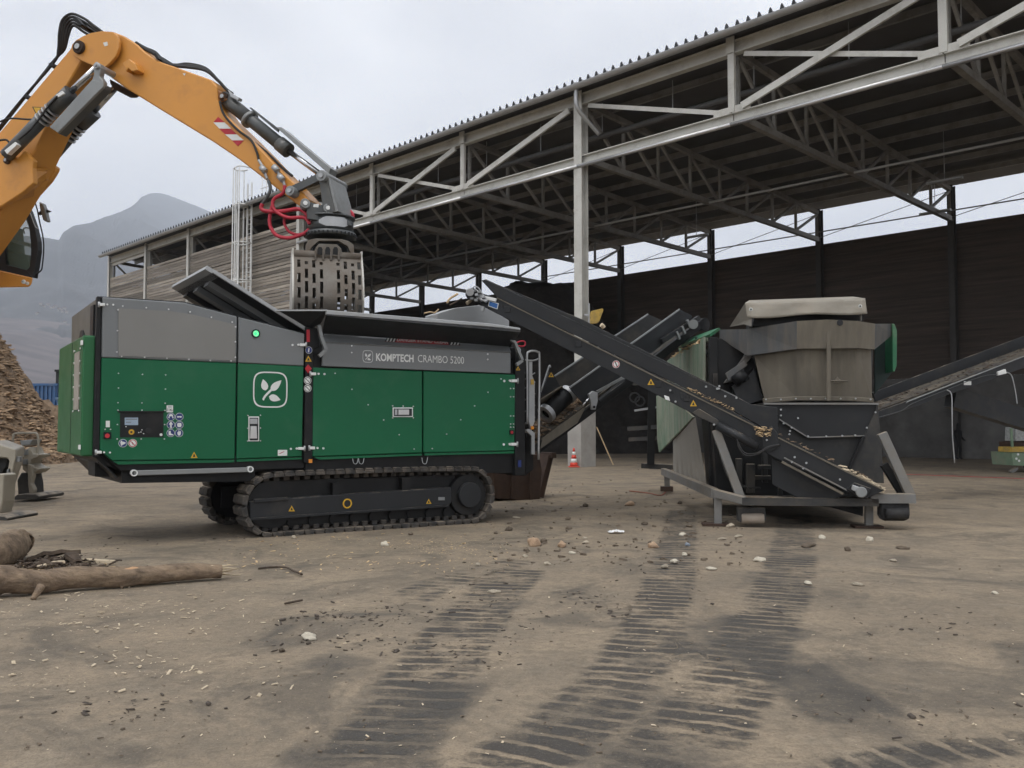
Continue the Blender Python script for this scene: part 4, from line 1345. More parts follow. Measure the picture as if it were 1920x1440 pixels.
# crawler tracks: every shoe a piece
def track(v0, v1, near):
    tr = bpy.data.objects.new('crawler_track', None)
    COL.objects.link(tr)
    tr.parent = shred
    vm = v0
    xL = SF.at(462, 950, 0).x
    xR = SF.at(922, 925, 0).x
    zT = SF.at(600, 885, 0).z
    r = 0.40
    # outline of the belt (running path of the shoe centres)
    zc_l, zc_r = 0.46, 0.47
    path = []
    for k in range(25):
        t = math.pi / 2 + math.pi * k / 24
        path.append((xL + r + r * math.cos(t), zc_l + 0.42 * math.sin(t)))
    for k in range(1, 20):
        path.append((xL + r + (xR - xL - 2 * r) * k / 20, 0.045))
    for k in range(25):
        t = -math.pi / 2 + math.pi * k / 24
        path.append((xR - r + r * math.cos(t), zc_r + 0.42 * math.sin(t)))
    for k in range(1, 20):
        path.append((xR - r - (xR - xL - 2 * r) * k / 20, zc_r + 0.42 + 0.012 * math.sin(math.pi * k / 20)))
    path.append(path[0])
    P = np.array(path)
    seg = np.hypot(*(P[1:] - P[:-1]).T)
    S = np.r_[0, np.cumsum(seg)]
    n = 58
    pitch_ = S[-1] / n
    hw = (v1 - v0) / 2
    proto = None
    for k in range(n):
        s = (k + 0.5) * pitch_
        x, z = np.interp(s, S, P[:, 0]), np.interp(s, S, P[:, 1])
        x2, z2 = np.interp((s + 0.05) % S[-1], S, P[:, 0]), np.interp((s + 0.05) % S[-1], S, P[:, 1])
        x1, z1 = np.interp((s - 0.05) % S[-1], S, P[:, 0]), np.interp((s - 0.05) % S[-1], S, P[:, 1])
        ang = math.atan2(z2 - z1, x2 - x1)
        # path runs anticlockwise seen from the yard; outward normal lies to its right
        rot = (0, -ang, 0)
        if proto is None:
            b = MB()
            b.box((-pitch_ * 0.47, -hw, -0.03), (pitch_ * 0.47, hw, 0.018))
            b.prism([(-pitch_ * 0.42, -hw, -0.03), (pitch_ * 0.42, -hw, -0.03), (pitch_ * 0.32, -hw, -0.062), (-pitch_ * 0.32, -hw, -0.062)], (0, 2 * hw, 0))
            b.box((-pitch_ * 0.28, -0.1, 0.018), (pitch_ * 0.28, 0.1, 0.085))
            proto = b.build('track_shoe', MAT['shoe'], tr, 0.006)
            proto.location, proto.rotation_euler = (x, (v0 + v1) / 2, z), rot
            globals()['_shoe'] = proto
        else:
            dup(proto, tr, (x, (v0 + v1) / 2, z), rot)
    # side frame
    if near:
        fr = MB().prism([SF.at(x, y, v0 + 0.06) for x, y in [(468, 975), (842, 949), (848, 940), (846, 913), (541, 934), (468, 940)]], (0, 0.36, 0)).build('side_frame', MAT['anthracite'], tr, 0.015)
        pplate(SF, [(468, 976), (842, 950), (842, 946.5), (468, 972)], v0 + 0.02, 0.05, MAT['anthracite'], tr, 'frame_ledge')
        pplate(SF, [(477, 943), (540, 938), (540, 932), (477, 936)], v0 + 0.03, 0.05, MAT['anthracite'], tr, 'tensioner_cover', 0.006)
        c0 = SF.at(651, 944, v0 + 0.055)
        MB().ring(c0, (0, -1, 0), 0.055, 0.075, 0.012).build('lift_ring', MAT['yellow'], tr)
        disc(SF, 651, 944, 7, v0 + 0.05, MAT['ink'], tr, 'lift_hole', 20, 0.01)
        triangle_sign(SF, 547, 954, 6, v0 + 0.05, tr)
        triangle_sign(SF, 804, 940.5, 5, v0 + 0.05, tr)
        pplate(SF, rect(822, 932, 834, 938), v0 + 0.052, 0.005, MAT['guard_grey'], tr, 'type_plate')
        for x, y0, y1 in ((632, 906, 930), (762, 896, 921)):
            pplate(SF, rect(x - 8, y0, x + 8, y1), v0 + 0.08, 0.2, MAT['black'], tr, 'carrier_bracket')
    else:
        MB().box((xL + 0.2, v0 + 0.06, 0.28), (xR - 0.8, v0 + 0.4, 0.62)).build('side_frame', MAT['anthracite'], tr)
    cl = (xL + r, (v0 + v1) / 2, zc_l)
    MB().cyl((cl[0], v0 + 0.12, cl[2]), (cl[0], v1 - 0.1, cl[2]), 0.35, 24).build('idler_wheel', MAT['black'], tr)
    cr = (xR - r, 0, zc_r)
    MB().cyl((cr[0], v0 + 0.1, cr[2]), (cr[0], v1 - 0.1, cr[2]), 0.34, 24).build('sprocket', MAT['black'], tr)
    MB().cyl((cr[0], v0 + 0.02, cr[2]), (cr[0], v0 + 0.12, cr[2]), 0.21, 24).build('final_drive', MAT['anthracite'], tr, 0.01)
    for k in range(9):
        u = xL + 0.75 + (xR - xL - 1.5) * k / 8
        MB().cyl((u, v0 + 0.16, 0.19), (u, v1 - 0.1, 0.19), 0.085, 14).build('track_roller', MAT['black'], tr)
    MB().box((xL + 0.5, v0 + 0.2, 0.1), (xR - 0.6, v1 - 0.15, 0.8)).build('roller_gap_shade', MAT['black'], tr)  # black box added so the gap behind the rollers looks shaded
    return tr
track(0.0, 0.48, True)
track(BW - 0.55, BW - 0.07, False)

# folding access ladder at the rear
lw = MAT['galv']
def tubepx(pts, v, r, name, mat=lw, par=shred, n=4, sides=8):
    return MB().tube(smooth_path([SF.at(x, y, v) for x, y in pts], n), r, sides).build(name, mat, par)
tubepx([(988.5, 795), (988.5, 720), (988, 668), (992, 659.5), (1000, 658), (1008, 660), (1011.5, 670), (1011, 760), (1009.5, 862)], 0.12, 0.02, 'handrail')
pplate(SF, [(992, 675), (998.5, 676), (998.5, 705), (1003, 716), (1003, 790), (996, 808), (992, 790)], 0.15, 0.05, lw, shred, 'ladder_arm', 0.006)
tubepx([(983.5, 697), (981, 720), (980.5, 800), (984, 808), (998, 818), (1001, 850)], 0.2, 0.018, 'ladder_stringer')
pplate(SF, [(993, 804), (1003, 812), (1003, 852), (997, 852), (997, 818), (985, 806)], 0.14, 0.04, lw, shred, 'ladder_foot', 0.004)
for y in (699, 716, 738, 760, 782):
    MB().cyl(SF.at(981, y + 14, 0.2), SF.at(1003, y, 0.16), 0.012, 6).build('ladder_rung', lw, shred)
tubepx([(984, 675), (1000, 676), (1011, 672)], 0.13, 0.015, 'ladder_tie')
pplate(SF, rect(996, 711, 1001, 721), 0.13, 0.02, MAT['yellow_dirty'], shred, 'ladder_catch')
pplate(SF, rect(996, 799, 1001, 805), 0.13, 0.02, MAT['orange_light'], shred, 'side_marker')
tubepx([(963, 646), (975, 640), (984, 641), (982, 649), (965, 648)], 0.05, 0.014, 'red_cable', MAT['red'])
pplate(SF, [(985, 690), (1000, 700), (1000, 880), (985, 892)], 0.35, 1.8, MAT['black'], shred, 'discharge_housing')

# discharge conveyor rising to the screening plant
VN, VF = 0.72, 1.72
an = MAT['anthracite']
ctop0, ctop1 = SF.at(1068, 727, VN), SF.at(1274, 580, VN)
cbot0, cbot1 = SF.at(1012, 838, VN), SF.at(1318, 607, VN)
def cl_line(px, py):
    return SF.at(px, py, VN)
dc = bpy.data.objects.new('discharge_conveyor', None)
COL.objects.link(dc)
dc.parent = shred
pplate(SF, [(1068, 727), (1274, 580), (1298, 592), (1296, 604), (1096, 759)], VN, 0.02, an, dc, 'near_skirt')
pplate(SF, [(1012, 835), (1096, 770), (1320, 596), (1320, 612), (1190, 717), (1012, 850)], VN, 0.1, MAT['black'], dc, 'near_rail', 0.006)
pplate(SF, [(1030, 712), (1215, 589), (1240, 600), (1250, 620), (1055, 760)], VF, 0.02, MAT['anthracite_dusty'], dc, 'far_skirt')
MB().bar(SF.at(1068, 727, VN - 0.01), SF.at(1274, 580, VN - 0.01), 0.03, 0.03).build('skirt_edge', MAT['guard_grey'], dc)
MB().bar(SF.at(1030, 712, VF - 0.01), SF.at(1215, 589, VF - 0.01), 0.03, 0.03).build('skirt_edge', MAT['guard_grey'], dc)
b0, b1 = SF.at(1000, 836, VN + 0.1), SF.at(1316, 600, VN + 0.1)
MB().slab([(b0.x, VN + 0.1, b0.z), (b1.x, VN + 0.1, b1.z), (b1.x, VF, b1.z), (b0.x, VF, b0.z)], 0.03).build('belt', MAT['belt'], dc)
MB().cyl((b1.x, VN, b1.z - 0.1), (b1.x, VF + 0.1, b1.z - 0.1), 0.14, 16).build('head_drum', MAT['black'], dc)
MB().slab([SF.at(1012, 842, VN - 0.02), SF.at(1082, 793, VN - 0.02), SF.at(1098, 762, VN + 0.0), SF.at(1016, 822, VN + 0.0)], 0.02).build('dusty_skirt', MAT['bin_tan'], dc)
m0, m1 = SF.at(1025, 775, 0.95), SF.at(1064, 740, 1.0)
MB().cyl(m0, m1, 0.17, 24).build('magnet_drum', MAT['black'], dc)
for q in (0.0, 1.0):
    p = m0.lerp(m1, q)
    dr = (m1 - m0).normalized()
    MB().ring(p - dr * 0.05, dr, 0.1, 0.185, 0.1).build('drum_rim', MAT['galv'], dc)
MB().slab([SF.at(1010, 752, 0.85), SF.at(1053, 725, 0.85), SF.at(1060, 728, 1.15), SF.at(1018, 757, 1.15)], 0.02).build('magnet_hood', MAT['bin_tan'], dc)
pplate(SF, [(1012, 745), (1030, 697), (1036, 698), (1050, 724)], 1.2, 0.05, MAT['anthracite'], dc, 'side_guard')
triangle_sign(SF, 1033.5, 703, 5, 1.18, dc)
tubepx([(1014, 735), (1029, 688), (1032, 689)], 1.1, 0.015, 'guard_stay', lw, dc)
pplate(SF, [(1104, 739), (1112, 733), (1121, 736), (1121, 752), (1117, 768), (1110, 768), (1108, 752)], VN - 0.12, 0.05, MAT['galv'], dc, 'winch_bracket', 0.006)
MB().cyl(SF.at(1114, 763, VN - 0.15), SF.at(1114, 763, VN - 0.05), 0.025, 10).build('winch_pin', MAT['black'], dc)
MB().bar(SF.at(1119, 735, VN - 0.1), SF.at(1172, 706, VN - 0.06), 0.04, 0.05).build('folding_strut', MAT['guard_grey'], dc)
MB().bar(SF.at(1124, 752, VN - 0.1), SF.at(1172, 716, VN - 0.06), 0.03, 0.05).build('folding_strut', MAT['anthracite'], dc)
MB().cyl(SF.at(1091, 762, VN - 0.08), SF.at(1108, 742, VN - 0.1), 0.02, 8).build('gas_spring', MAT['chrome'], dc)
MB().bar(SF.at(1240, 640, VN - 0.06), SF.at(1310, 596, VN - 0.06), 0.08, 0.1).build('drive_frame', MAT['anthracite'], dc)
MB().cyl(SF.at(1300, 608, VN - 0.25), SF.at(1300, 608, VN), 0.1, 14).build('head_motor', MAT['guard_grey'], dc)
for x, y in ((1288, 600), (1278, 612), (1268, 622)):
    MB().bar(SF.at(x, y, VN - 0.1), SF.at(x + 6, y + 14, VN - 0.1), 0.05, 0.05).build('drive_bracket', MAT['guard_grey'], dc)
# loose material on the belt
def crumbs(region, n, smin, smax, mat, name, parent=None, zfun=None, flat=0.5, label=None, kind='stuff'):
    V, Fc = [], []
    for k in range(n):
        c = region()
        s = smin + (smax - smin) * random.random() ** 2.6
        a = random.uniform(0, 6.28)
        ax = Vector((math.cos(a), math.sin(a), random.uniform(-.35, .35)))
        l, w, h = s * random.uniform(0.7, 1.5), s * random.uniform(0.18, 0.7), s * random.uniform(0.12, 0.4) * flat
        side = Vector((-ax.y, ax.x, random.uniform(-.3, .3))).normalized()
        upn = ax.cross(side).normalized()
        b_ = len(V)
        for sx, sy, sz in ((-1, -1, -1), (1, -.7, -1), (.8, 1, -1), (-1, .8, -1), (-.8, -.8, 1), (1, -.5, 1), (.7, .7, 1), (-.7, .6, 1)):
            V.append(c + ax * (l / 2 * sx) + side * (w / 2 * sy) + upn * (h / 2 * sz))
        Fc += [tuple(b_ + i for i in f) for f in ((0, 3, 2, 1), (4, 5, 6, 7), (0, 1, 5, 4), (1, 2, 6, 5), (2, 3, 7, 6), (3, 0, 4, 7))]
    m = MB().add(V, Fc)
    return m.build(name, mat, parent, kind=kind, label=label)
def belt_pt():
    t = random.random() ** 1.5 * 0.4
    p = b0.lerp(b1, t)
    return Vector((p.x, random.uniform(VN + 0.12, VF - 0.05), p.z + random.uniform(0.02, 0.14)))
crumbs(belt_pt, 500, 0.05, 0.2, MAT['chips'], 'belt_load', dc)
# ================================================================== excavator
gx_, gy_ = -3.04, 14.95                       # plumb point of the grapple over the hopper
EF = Frame((-12.2, 17.6), (gx_ + 12.2, gy_ - 17.6))
# the boom plane runs through the grapple: v = 0
ex = thing('excavator', 'orange material handler with long two piece arm beside the shredder', 'excavator', EF.o, EF.rz)
og = MAT['orange']
def E_(x, y, v=0.0):
    return EF.at(x, y, v)
def eplate(pts, v, t, mat, name, par=ex, bevel=0.02, smooth=False):
    return MB().prism([E_(x, y, v) for x, y in pts], (0, t, 0)).build(name, mat, par, bevel)
# stick
stick = eplate([(200, 62), (212, 59.5), (232, 67), (255, 82), (270, 96), (295, 114), (325, 124), (395, 149), (406, 161), (406.5, 175), (407, 187), (411, 200), (420, 213), (440, 232),
                (462, 253), (480, 271), (495, 286), (517, 310), (550, 342), (572, 366), (580, 375), (577, 384), (565, 389), (555, 382), (530, 362), (495, 335), (450, 300), (400, 266), (300, 205), (237, 166), (205, 143), (192, 132), (196, 110)],
               -0.24, 0.48, og, 'stick')
# boom with its round head plates
boom = eplate([(124, 100), (135, 86), (150, 92), (158, 110), (150, 118), (118, 172), (88, 235), (62, 290), (40, 335), (0, 402), (-70, 500), (-150, 540), (-190, 500), (-100, 360), (0, 246), (60, 176)],
              -0.3, 0.6, og, 'boom')
head = [(134, 84), (142, 75), (154, 68), (170, 61.5), (190, 58), (212, 59.5), (219, 66), (223, 78), (222, 92), (217, 105), (206, 118), (193, 129), (186, 129), (170, 121), (147, 111), (137, 103), (133, 93)]
eplate(head, -0.36, 0.07, og, 'head_plate', boom, 0.01)
eplate(head, 0.29, 0.07, og, 'head_plate', boom, 0.01)
eplate([(150, 72), (190, 62), (205, 75), (200, 110), (185, 122), (155, 108)], -0.2, 0.4, M('dark_orange_inner', (0.3, 0.12, 0.03), 0.6), 'head_core', boom)
# lug for the stick cylinders, lower bracket
eplate([(45, 282), (62, 300), (60, 314), (62, 343), (40, 362), (0, 388), (-60, 400), (-60, 300), (0, 281), (20, 290), (33, 296)], -0.45, 0.12, og, 'cylinder_bracket', boom, 0.015)
eplate([(84, 299), (92, 303), (105, 313), (103, 320), (92, 338), (62, 371), (40, 386), (40, 340)], 0.28, 0.12, og, 'cylinder_bracket', boom, 0.015)
MB().slab([E_(62, 345, -0.34), E_(0, 390, -0.34), E_(-60, 425, -0.34), E_(-60, 446, 0.28), E_(0, 409, 0.28), E_(62, 371, 0.28)], 0.03).build('boom_foot', og, boom)
MB().slab([E_(62, 345, -0.34), E_(60, 316, -0.34), E_(100, 318, 0.28), E_(92, 338, 0.28), E_(62, 371, 0.28)], 0.03).build('boom_foot', og, boom)
# box lug on the stick
eplate([(229, 118), (241, 110), (253, 119), (258, 131), (248, 134), (240, 128), (236, 134)], -0.42, 0.2, og, 'pin_lug', stick, 0.012)
def pin(x, y, rpx, v0, v1, mat=MAT['arm_grey'], par=ex, name='pin'):
    c = E_(x, y, v0)
    r = (E_(x + rpx, y, v0) - c).length
    o = MB().cyl(c, (E_(x, y, v0).x, v1, c.z), r, 20).build(name, mat, par, 0.006)
    MB().cyl((c.x, v0 - 0.025, c.z), (c.x, v0, c.z), r * 0.45, 8).build('pin_bolt', MAT['galv'], o)
    return o
pin(145.5, 87, 10, -0.42, 0.42, MAT['rust'], boom, 'main_pin')
pin(417, 180.5, 7.5, -0.2, 0.2, MAT['rust'], stick)
eplate([(402, 165), (413, 170), (424, 176), (424, 188), (412, 190), (406, 186)], -0.2, 0.4, M('lug_brown', (0.28, 0.13, 0.05), 0.6), 'cylinder_lug', stick)
# red and white chevron plates
for k, pts in enumerate([[(409, 219), (421, 229), (400, 229)], [(400, 229.5), (421, 229.5), (433, 241), (411, 241)], [(411, 241.5), (433, 241.5), (444, 251.5), (422, 251.5)],
                         [(422, 252), (444, 252), (457, 263), (435, 263)], [(435, 263.5), (457, 263.5), (446, 274)]]):
    eplate(pts, -0.246, 0.005, MAT['sign_red'] if k % 2 == 0 else MAT['white'], 'chevron', stick, 0)
eplate([(60, 200), (80, 201), (69, 217)], -0.306, 0.005, MAT['ink'], 'warning_border', boom, 0)
eplate([(62.5, 201.2), (77.3, 202), (69, 214)], -0.31, 0.004, MAT['yellow'], 'warning_triangle', boom, 0)
eplate([(193, 80), (201, 78), (202, 85), (196, 87)], -0.365, 0.004, MAT['white'], 'decal', boom, 0)
eplate([(342, 138), (348, 137), (346, 142)], -0.246, 0.004, MAT['white'], 'decal', stick, 0)
# boom cylinders
ag, gg = MAT['arm_grey'], MAT['guard_grey']
def ecyl(a, b, rpx, v, mat, name, par=ex, n=18):
    p, q = E_(*a, v), E_(*b, v)
    r = rpx / F * (EF.w(p) - CAM).length
    return MB().cyl(p, q, r, n).build(name, mat, par)
cy1 = ecyl((12, 292), (84, 218), 10.5, -0.55, ag, 'stick_cylinder')
ecyl((100, 204), (133, 172), 12, -0.55, ag, 'cylinder_head', cy1)
ecyl((84, 218), (100, 204), 8, -0.55, MAT['black'], 'cylinder_collar', cy1)
ecyl((133, 172), (179, 128), 5, -0.55, MAT['chrome'], 'piston_rod', cy1)
for k in range(4):
    a = (78 + 6 * k, 226 - 6 * k)
    ecyl(a, (a[0] + 2, a[1] - 2), 13, -0.55, MAT['galv'], 'hose_clamp', cy1)
eplate([(174, 121), (180, 115), (187, 119), (189, 127), (186, 142), (193, 152), (192, 160), (172, 150), (176, 138)], -0.7, 0.12, gg, 'rod_eye', cy1, 0.01)
eplate([(172, 149), (194, 154), (193, 163), (178, 178), (108, 249), (92, 238)], -0.74, 0.06, gg, 'rod_guard', cy1, 0.01)
eplate([(194, 156), (193, 165), (178, 181), (109, 251), (107, 247)], -0.68, 0.2, MAT['arm_grey'], 'rod_guard_side', cy1, 0.01)
pin(179.5, 122.5, 5, -0.74, -0.3, MAT['galv'], cy1)
cy2 = ecyl((84, 303), (128, 252), 13, 0.55, ag, 'stick_cylinder')
ecyl((128, 252), (150, 230), 11, 0.55, MAT['black'], 'cylinder_collar', cy2)
ecyl((150, 232), (176, 208), 13.5, 0.55, ag, 'cylinder_head', cy2)
ecyl((176, 208), (218, 162), 5.5, 0.55, MAT['chrome'], 'piston_rod', cy2)
for k in range(4):
    a = (126 + 6 * k, 256 - 6.5 * k)
    ecyl(a, (a[0] + 2, a[1] - 2), 15, 0.55, MAT['galv'], 'hose_clamp', cy2)
pin(11, 300, 5.5, -0.5, -0.3, MAT['rust'], boom)
eplate([(205, 148), (222, 158), (232, 164), (226, 168), (214, 168), (206, 156)], 0.2, 0.45, MAT['rust'], 'rod_lug', stick, 0.01)
for pts, v in (([(104, 178), (116, 170), (121, 175), (108, 183)], -0.7), ([(8, 282), (28, 266), (32, 271), (13, 289)], -0.7)):
    eplate(pts, v, 0.1, MAT['galv_white'], 'valve_block', cy1, 0.004)
# tool cylinder with guard
cy3 = ecyl((419, 183), (532, 276), 11, -0.05, ag, 'tool_cylinder')
ecyl((419, 183), (466, 222), 12, -0.05, ag, 'cylinder_base', cy3)
ecyl((466, 222), (470, 226), 16, -0.05, gg, 'cylinder_band', cy3)
ecyl((524, 269), (541, 283), 13.5, -0.05, ag, 'cylinder_head', cy3)
ecyl((541, 283), (602, 328), 5, -0.05, MAT['chrome'], 'piston_rod', cy3)
eplate([(467, 202), (470, 201), (522, 241), (520, 247)], -0.12, 0.05, ag, 'guard_rail', cy3, 0.004)
eplate([(517, 238), (527, 238), (620, 315), (616, 326)], -0.16, 0.25, gg, 'rod_guard', cy3, 0.006)
eplate([(427, 168), (436, 176), (449, 183), (446, 188), (432, 181)], -0.2, 0.1, MAT['galv'], 'hose_coupling', cy3, 0.004)
# linkage
eplate([(538, 352), (596, 325), (604, 333), (600, 338), (546, 364)], -0.3, 0.08, ag, 'tipping_link', ex, 0.006)
eplate([(538, 352), (596, 325), (604, 333), (600, 338), (546, 364)], 0.22, 0.08, ag, 'tipping_link', ex, 0.006)
eplate([(597, 330), (613, 330), (616, 345), (629, 398), (606, 398), (600, 350)], -0.34, 0.08, ag, 'tipping_lever', ex, 0.006)
eplate([(613, 330), (617, 333), (634, 396), (629, 398)], -0.34, 0.6, gg, 'tipping_lever_web', ex, 0.006)
pin(543, 357.5, 8.5, -0.42, 0.35, gg)
pin(602, 329, 9.5, -0.42, 0.35, gg)

# hoses on the arm
hb = MAT['rubber']
def ehose(pts, v, rpx, mat, name='hose', par=ex, n=5, dv=None):
    P = [E_(p[0], p[1], v if dv is None else v + dv[i]) for i, p in enumerate(pts)]
    r = rpx / F * 16.0
    return MB().tube(smooth_path(P, n), r, 7).build(name, mat, par)
for k in range(5):
    o = 4.0 * k
    ehose([(-20, 262 + o * 0.4), (40, 190 - 2 + o * 0.2), (100, 118 - o * 0.2), (109 + o * 0.7, 95 - o * 0.1), (111 + o, 62 + o * 0.5), (117 + o, 38 + o * 0.9), (134 + o * 0.4, 26 + o * 1.4), (158, 35 + o * 1.6), (177 + o * .5, 49 + o * 1.6), (195 + o, 62 + o)], -0.22 + 0.1 * k, 2.6, hb)
eplate([(133, 30), (140, 30), (155, 46), (149, 48)], -0.28, 0.6, MAT['black'], 'hose_clamp_plate', ex, 0.004)
for a in ((90, 118), (44, 178)):
    eplate([(a[0], a[1]), (a[0] + 7, a[1] - 1), (a[0] + 11, a[1] + 6), (a[0] + 3, a[1] + 7)], -0.28, 0.6, MAT['black'], 'hose_clamp_plate', ex, 0.004)
for k in range(3):
    ehose([(255, 80), (272, 92 - k), (292, 103 - k * 2), (310, 118), (330, 124 - k), (352, 126 - k * 3), (385, 132 - k * 2), (408, 150), (424, 167), (436, 176)], -0.15 + 0.12 * k, 3, hb)
eplate([(287, 100), (292, 99), (298, 110), (293, 111)], -0.25, 0.5, MAT['black'], 'hose_clamp_plate', ex, 0.004)
ehose([(412, 190), (420, 215), (445, 243), (470, 262), (481, 284), (485, 300)], -0.27, 2.2, hb)
ehose([(470, 262), (500, 286), (530, 315), (548, 330)], -0.1, 2.5, hb)
ehose([(480, 270), (510, 296), (540, 326), (556, 342)], 0.1, 2.5, hb)
ehose([(0, 228), (20, 222), (60, 224), (80, 218), (104, 186)], -0.62, 1.8, hb)
ehose([(35, 262), (60, 240), (90, 200), (108, 180)], -0.7, 1.8, hb)
ehose([(-10, 265), (10, 262), (18, 268), (24, 276)], -0.6, 2, hb)
for pts in ([(485, 300), (492, 312), (495, 320), (501, 336)], [(514, 312), (520, 322), (529, 336), (534, 348)]):
    ehose(pts, -0.3, 2.6, MAT['galv'], 'hose_fitting')
for x, y in ((494, 317), (527, 333), (517, 316)):
    ecyl((x - 4, y - 4), (x + 4, y + 5), 5.5, -0.32, MAT['galv'], 'hose_coupling')
ehose([(503, 338), (507, 355), (499, 372), (492, 382)], -0.32, 3.0, MAT['arm_grey'])
ehose([(492, 382), (490, 391), (500, 396), (530, 396), (560, 392), (575, 402), (580, 414)], -0.34, 3.6, MAT['red'], 'red_hose')
ehose([(534, 348), (531, 362), (516, 371), (511, 382), (517, 396), (540, 408), (570, 408), (581, 420)], -0.36, 3.2, MAT['red'], 'red_hose')
ehose([(511, 385), (506, 405), (507, 425), (520, 442), (545, 446), (570, 438), (580, 430)], -0.3, 3.4, MAT['red'], 'red_hose')
ehose([(536, 402), (533, 418), (542, 434), (560, 440), (578, 434)], -0.26, 2.6, MAT['red'], 'red_hose')
ehose([(640, 398), (650, 394), (660, 400), (661, 410), (652, 414), (643, 410)], 0.2, 3.4, MAT['red'], 'red_hose')

# cab
cabm = M('cab_black', (0.016, 0.017, 0.019), 0.5, 0, 0.2, 2.0)
CV = 0.75
cab_out = [(41, 374), (54, 396), (64, 425), (70, 452), (70.5, 470), (67, 495), (62, 521), (0, 508), (-150, 470), (-150, 330), (-30, 345)]
win = [(13, 372), (37, 376), (47, 396), (54, 425), (57.5, 455), (58, 475), (56, 500), (49, 506), (12, 496), (9, 480), (10, 420)]
# frame as ring pieces round the window
eplate([(41, 374), (54, 396), (64, 425), (70, 452), (70.5, 470), (67, 495), (62, 521), (49, 506), (56, 500), (58, 475), (57.5, 455), (54, 425), (47, 396), (37, 376)], CV, 0.12, cabm, 'front_pillar', ex, 0.006)
eplate([(62, 521), (0, 508), (-150, 477), (-150, 440), (0, 480), (9, 480), (12, 496), (49, 506)], CV, 0.12, cabm, 'lower_frame', ex, 0.006)
eplate([(9, 480), (0, 480), (-60, 465), (-60, 350), (-10, 356), (10, 410)], CV, 0.12, cabm, 'door_pillar', ex, 0.006)
eplate(win, CV + 0.05, 0.012, MAT['cab_glass'], 'side_window', ex, 0)
eplate([(12, 472), (50, 478), (56, 500), (49, 506), (12, 496)], CV + 0.07, 0.01, cabm, 'window_lower_panel', ex, 0)
eplate([(41, 374), (54, 396), (64, 425), (69, 452), (69, 470), (66, 495), (60, 520), (52, 506), (60, 475), (56, 430), (36, 380)], CV + 1.2, 0.08, cabm, 'far_pillar', ex, 0)
eplate([(60, 520), (-150, 476), (-150, 440), (10, 470), (52, 478)], CV + 1.2, 0.08, cabm, 'far_side', ex, 0)
eplate([(22, 380), (27, 379), (40, 415), (36, 416)], CV + 1.2, 0.06, cabm, 'far_door_post', ex, 0)
eplate([(-20, 420), (8, 420), (12, 470), (-20, 470)], CV + 0.5, 0.5, cabm, 'seat_back', ex, 0.02)
ehose([(16, 424), (24, 422), (32, 427), (26, 431), (17, 429), (16, 424)], CV + 0.5, 1.6, MAT['black'], 'steering_wheel')
ehose([(46, 438), (44, 430), (48, 427), (55, 428)], CV + 0.5, 1.4, MAT['black'], 'joystick')
eplate([(15, 446), (56, 456), (55, 463), (34, 458), (15, 452)], CV + 0.6, 0.3, gg, 'console', ex, 0)
def loft(pts, va_, vb_, mat, name, par=ex, bevel=0.02):
    n_ = len(pts)
    V = [E_(x, y, va_) for x, y in pts] + [E_(x, y, vb_) for x, y in pts]
    fs = [tuple(range(n_)), tuple(range(2 * n_ - 1, n_ - 1, -1))] + [(i, i + n_, (i + 1) % n_ + n_, (i + 1) % n_) for i in range(n_)]
    return MB().add(V, fs).build(name, mat, par, bevel)
loft([(0, 507), (62, 521), (59, 532), (55, 538), (-40, 540), (-150, 535), (-150, 476)], CV - 0.05, CV + 1.3, og, 'cab_floor')
pin(43, 528, 3.2, CV - 0.08, CV - 0.04, MAT['galv_white'], ex, 'work_lamp')
pin(50, 531, 2.6, CV - 0.08, CV - 0.04, MAT['galv_white'], ex, 'work_lamp')
ehose([(55, 373), (64, 377), (70, 394), (74, 415), (80, 442), (82, 466), (79, 500), (76, 508), (67, 515)], CV - 0.1, 1.4, MAT['black'], 'mirror_rail')
eplate([(73, 378), (80, 382), (84, 392), (86, 402), (89, 414), (86, 416), (80, 412), (77, 400), (74, 390)], CV - 0.15, 0.09, MAT['guard_grey'], 'mirror', ex, 0.01)
eplate([(70, 400), (76, 394), (88, 393), (94, 395.5), (88, 398), (78, 401), (72, 403)], CV - 0.12, 0.05, MAT['anthracite'], 'mirror_arm', ex, 0.004)
ehose([(46, 378), (56, 398), (66, 424), (72, 428)], CV - 0.04, 0.9, MAT['galv'], 'wiper')
# upper structure and undercarriage (beyond the left edge of the picture)
ub = MB().box((-3.4, -0.6, 2.9), (-0.4, 1.9, 4.4)).build('engine_deck', og, ex, 0.05)
MB().cyl((-1.4, 0.6, 1.3), (-1.4, 0.6, 2.9), 0.9, 24).build('slewing_column', MAT['beige'], ex)
OF_p = gpt(45, 936)
bg = MAT['beige']
UF = Frame((OF_p.x, OF_p.y), (1, 0.0))
def uplate(pts, v, t, mat, name, bevel=0.015):
    o = MB().prism([EF.loc(UF.w(UF.at(x, y, v))) for x, y in pts], (EF.loc(UF.w((0, t, 0))) - EF.loc(UF.w((0, 0, 0))))).build(name, mat, ex, bevel)
    return o
def uloft(pa, va_, pb, vb_, mat, name, bevel=0.02):
    n_ = len(pa)
    V = [EF.loc(UF.w(UF.at(x, y, va_))) for x, y in pa] + [EF.loc(UF.w(UF.at(x, y, vb_))) for x, y in pb]
    fs = [tuple(range(n_)), tuple(range(2 * n_ - 1, n_ - 1, -1))] + [(i, i + n_, (i + 1) % n_ + n_, (i + 1) % n_) for i in range(n_)]
    return MB().add(V, fs).build(name, mat, ex, bevel)
pa_ = [(-200, 850), (-10, 834), (0, 834), (30, 843), (30, 858), (24, 884), (16, 925), (10, 930), (8, 922), (15, 880), (18, 864), (14, 859), (0, 858), (-200, 872)]
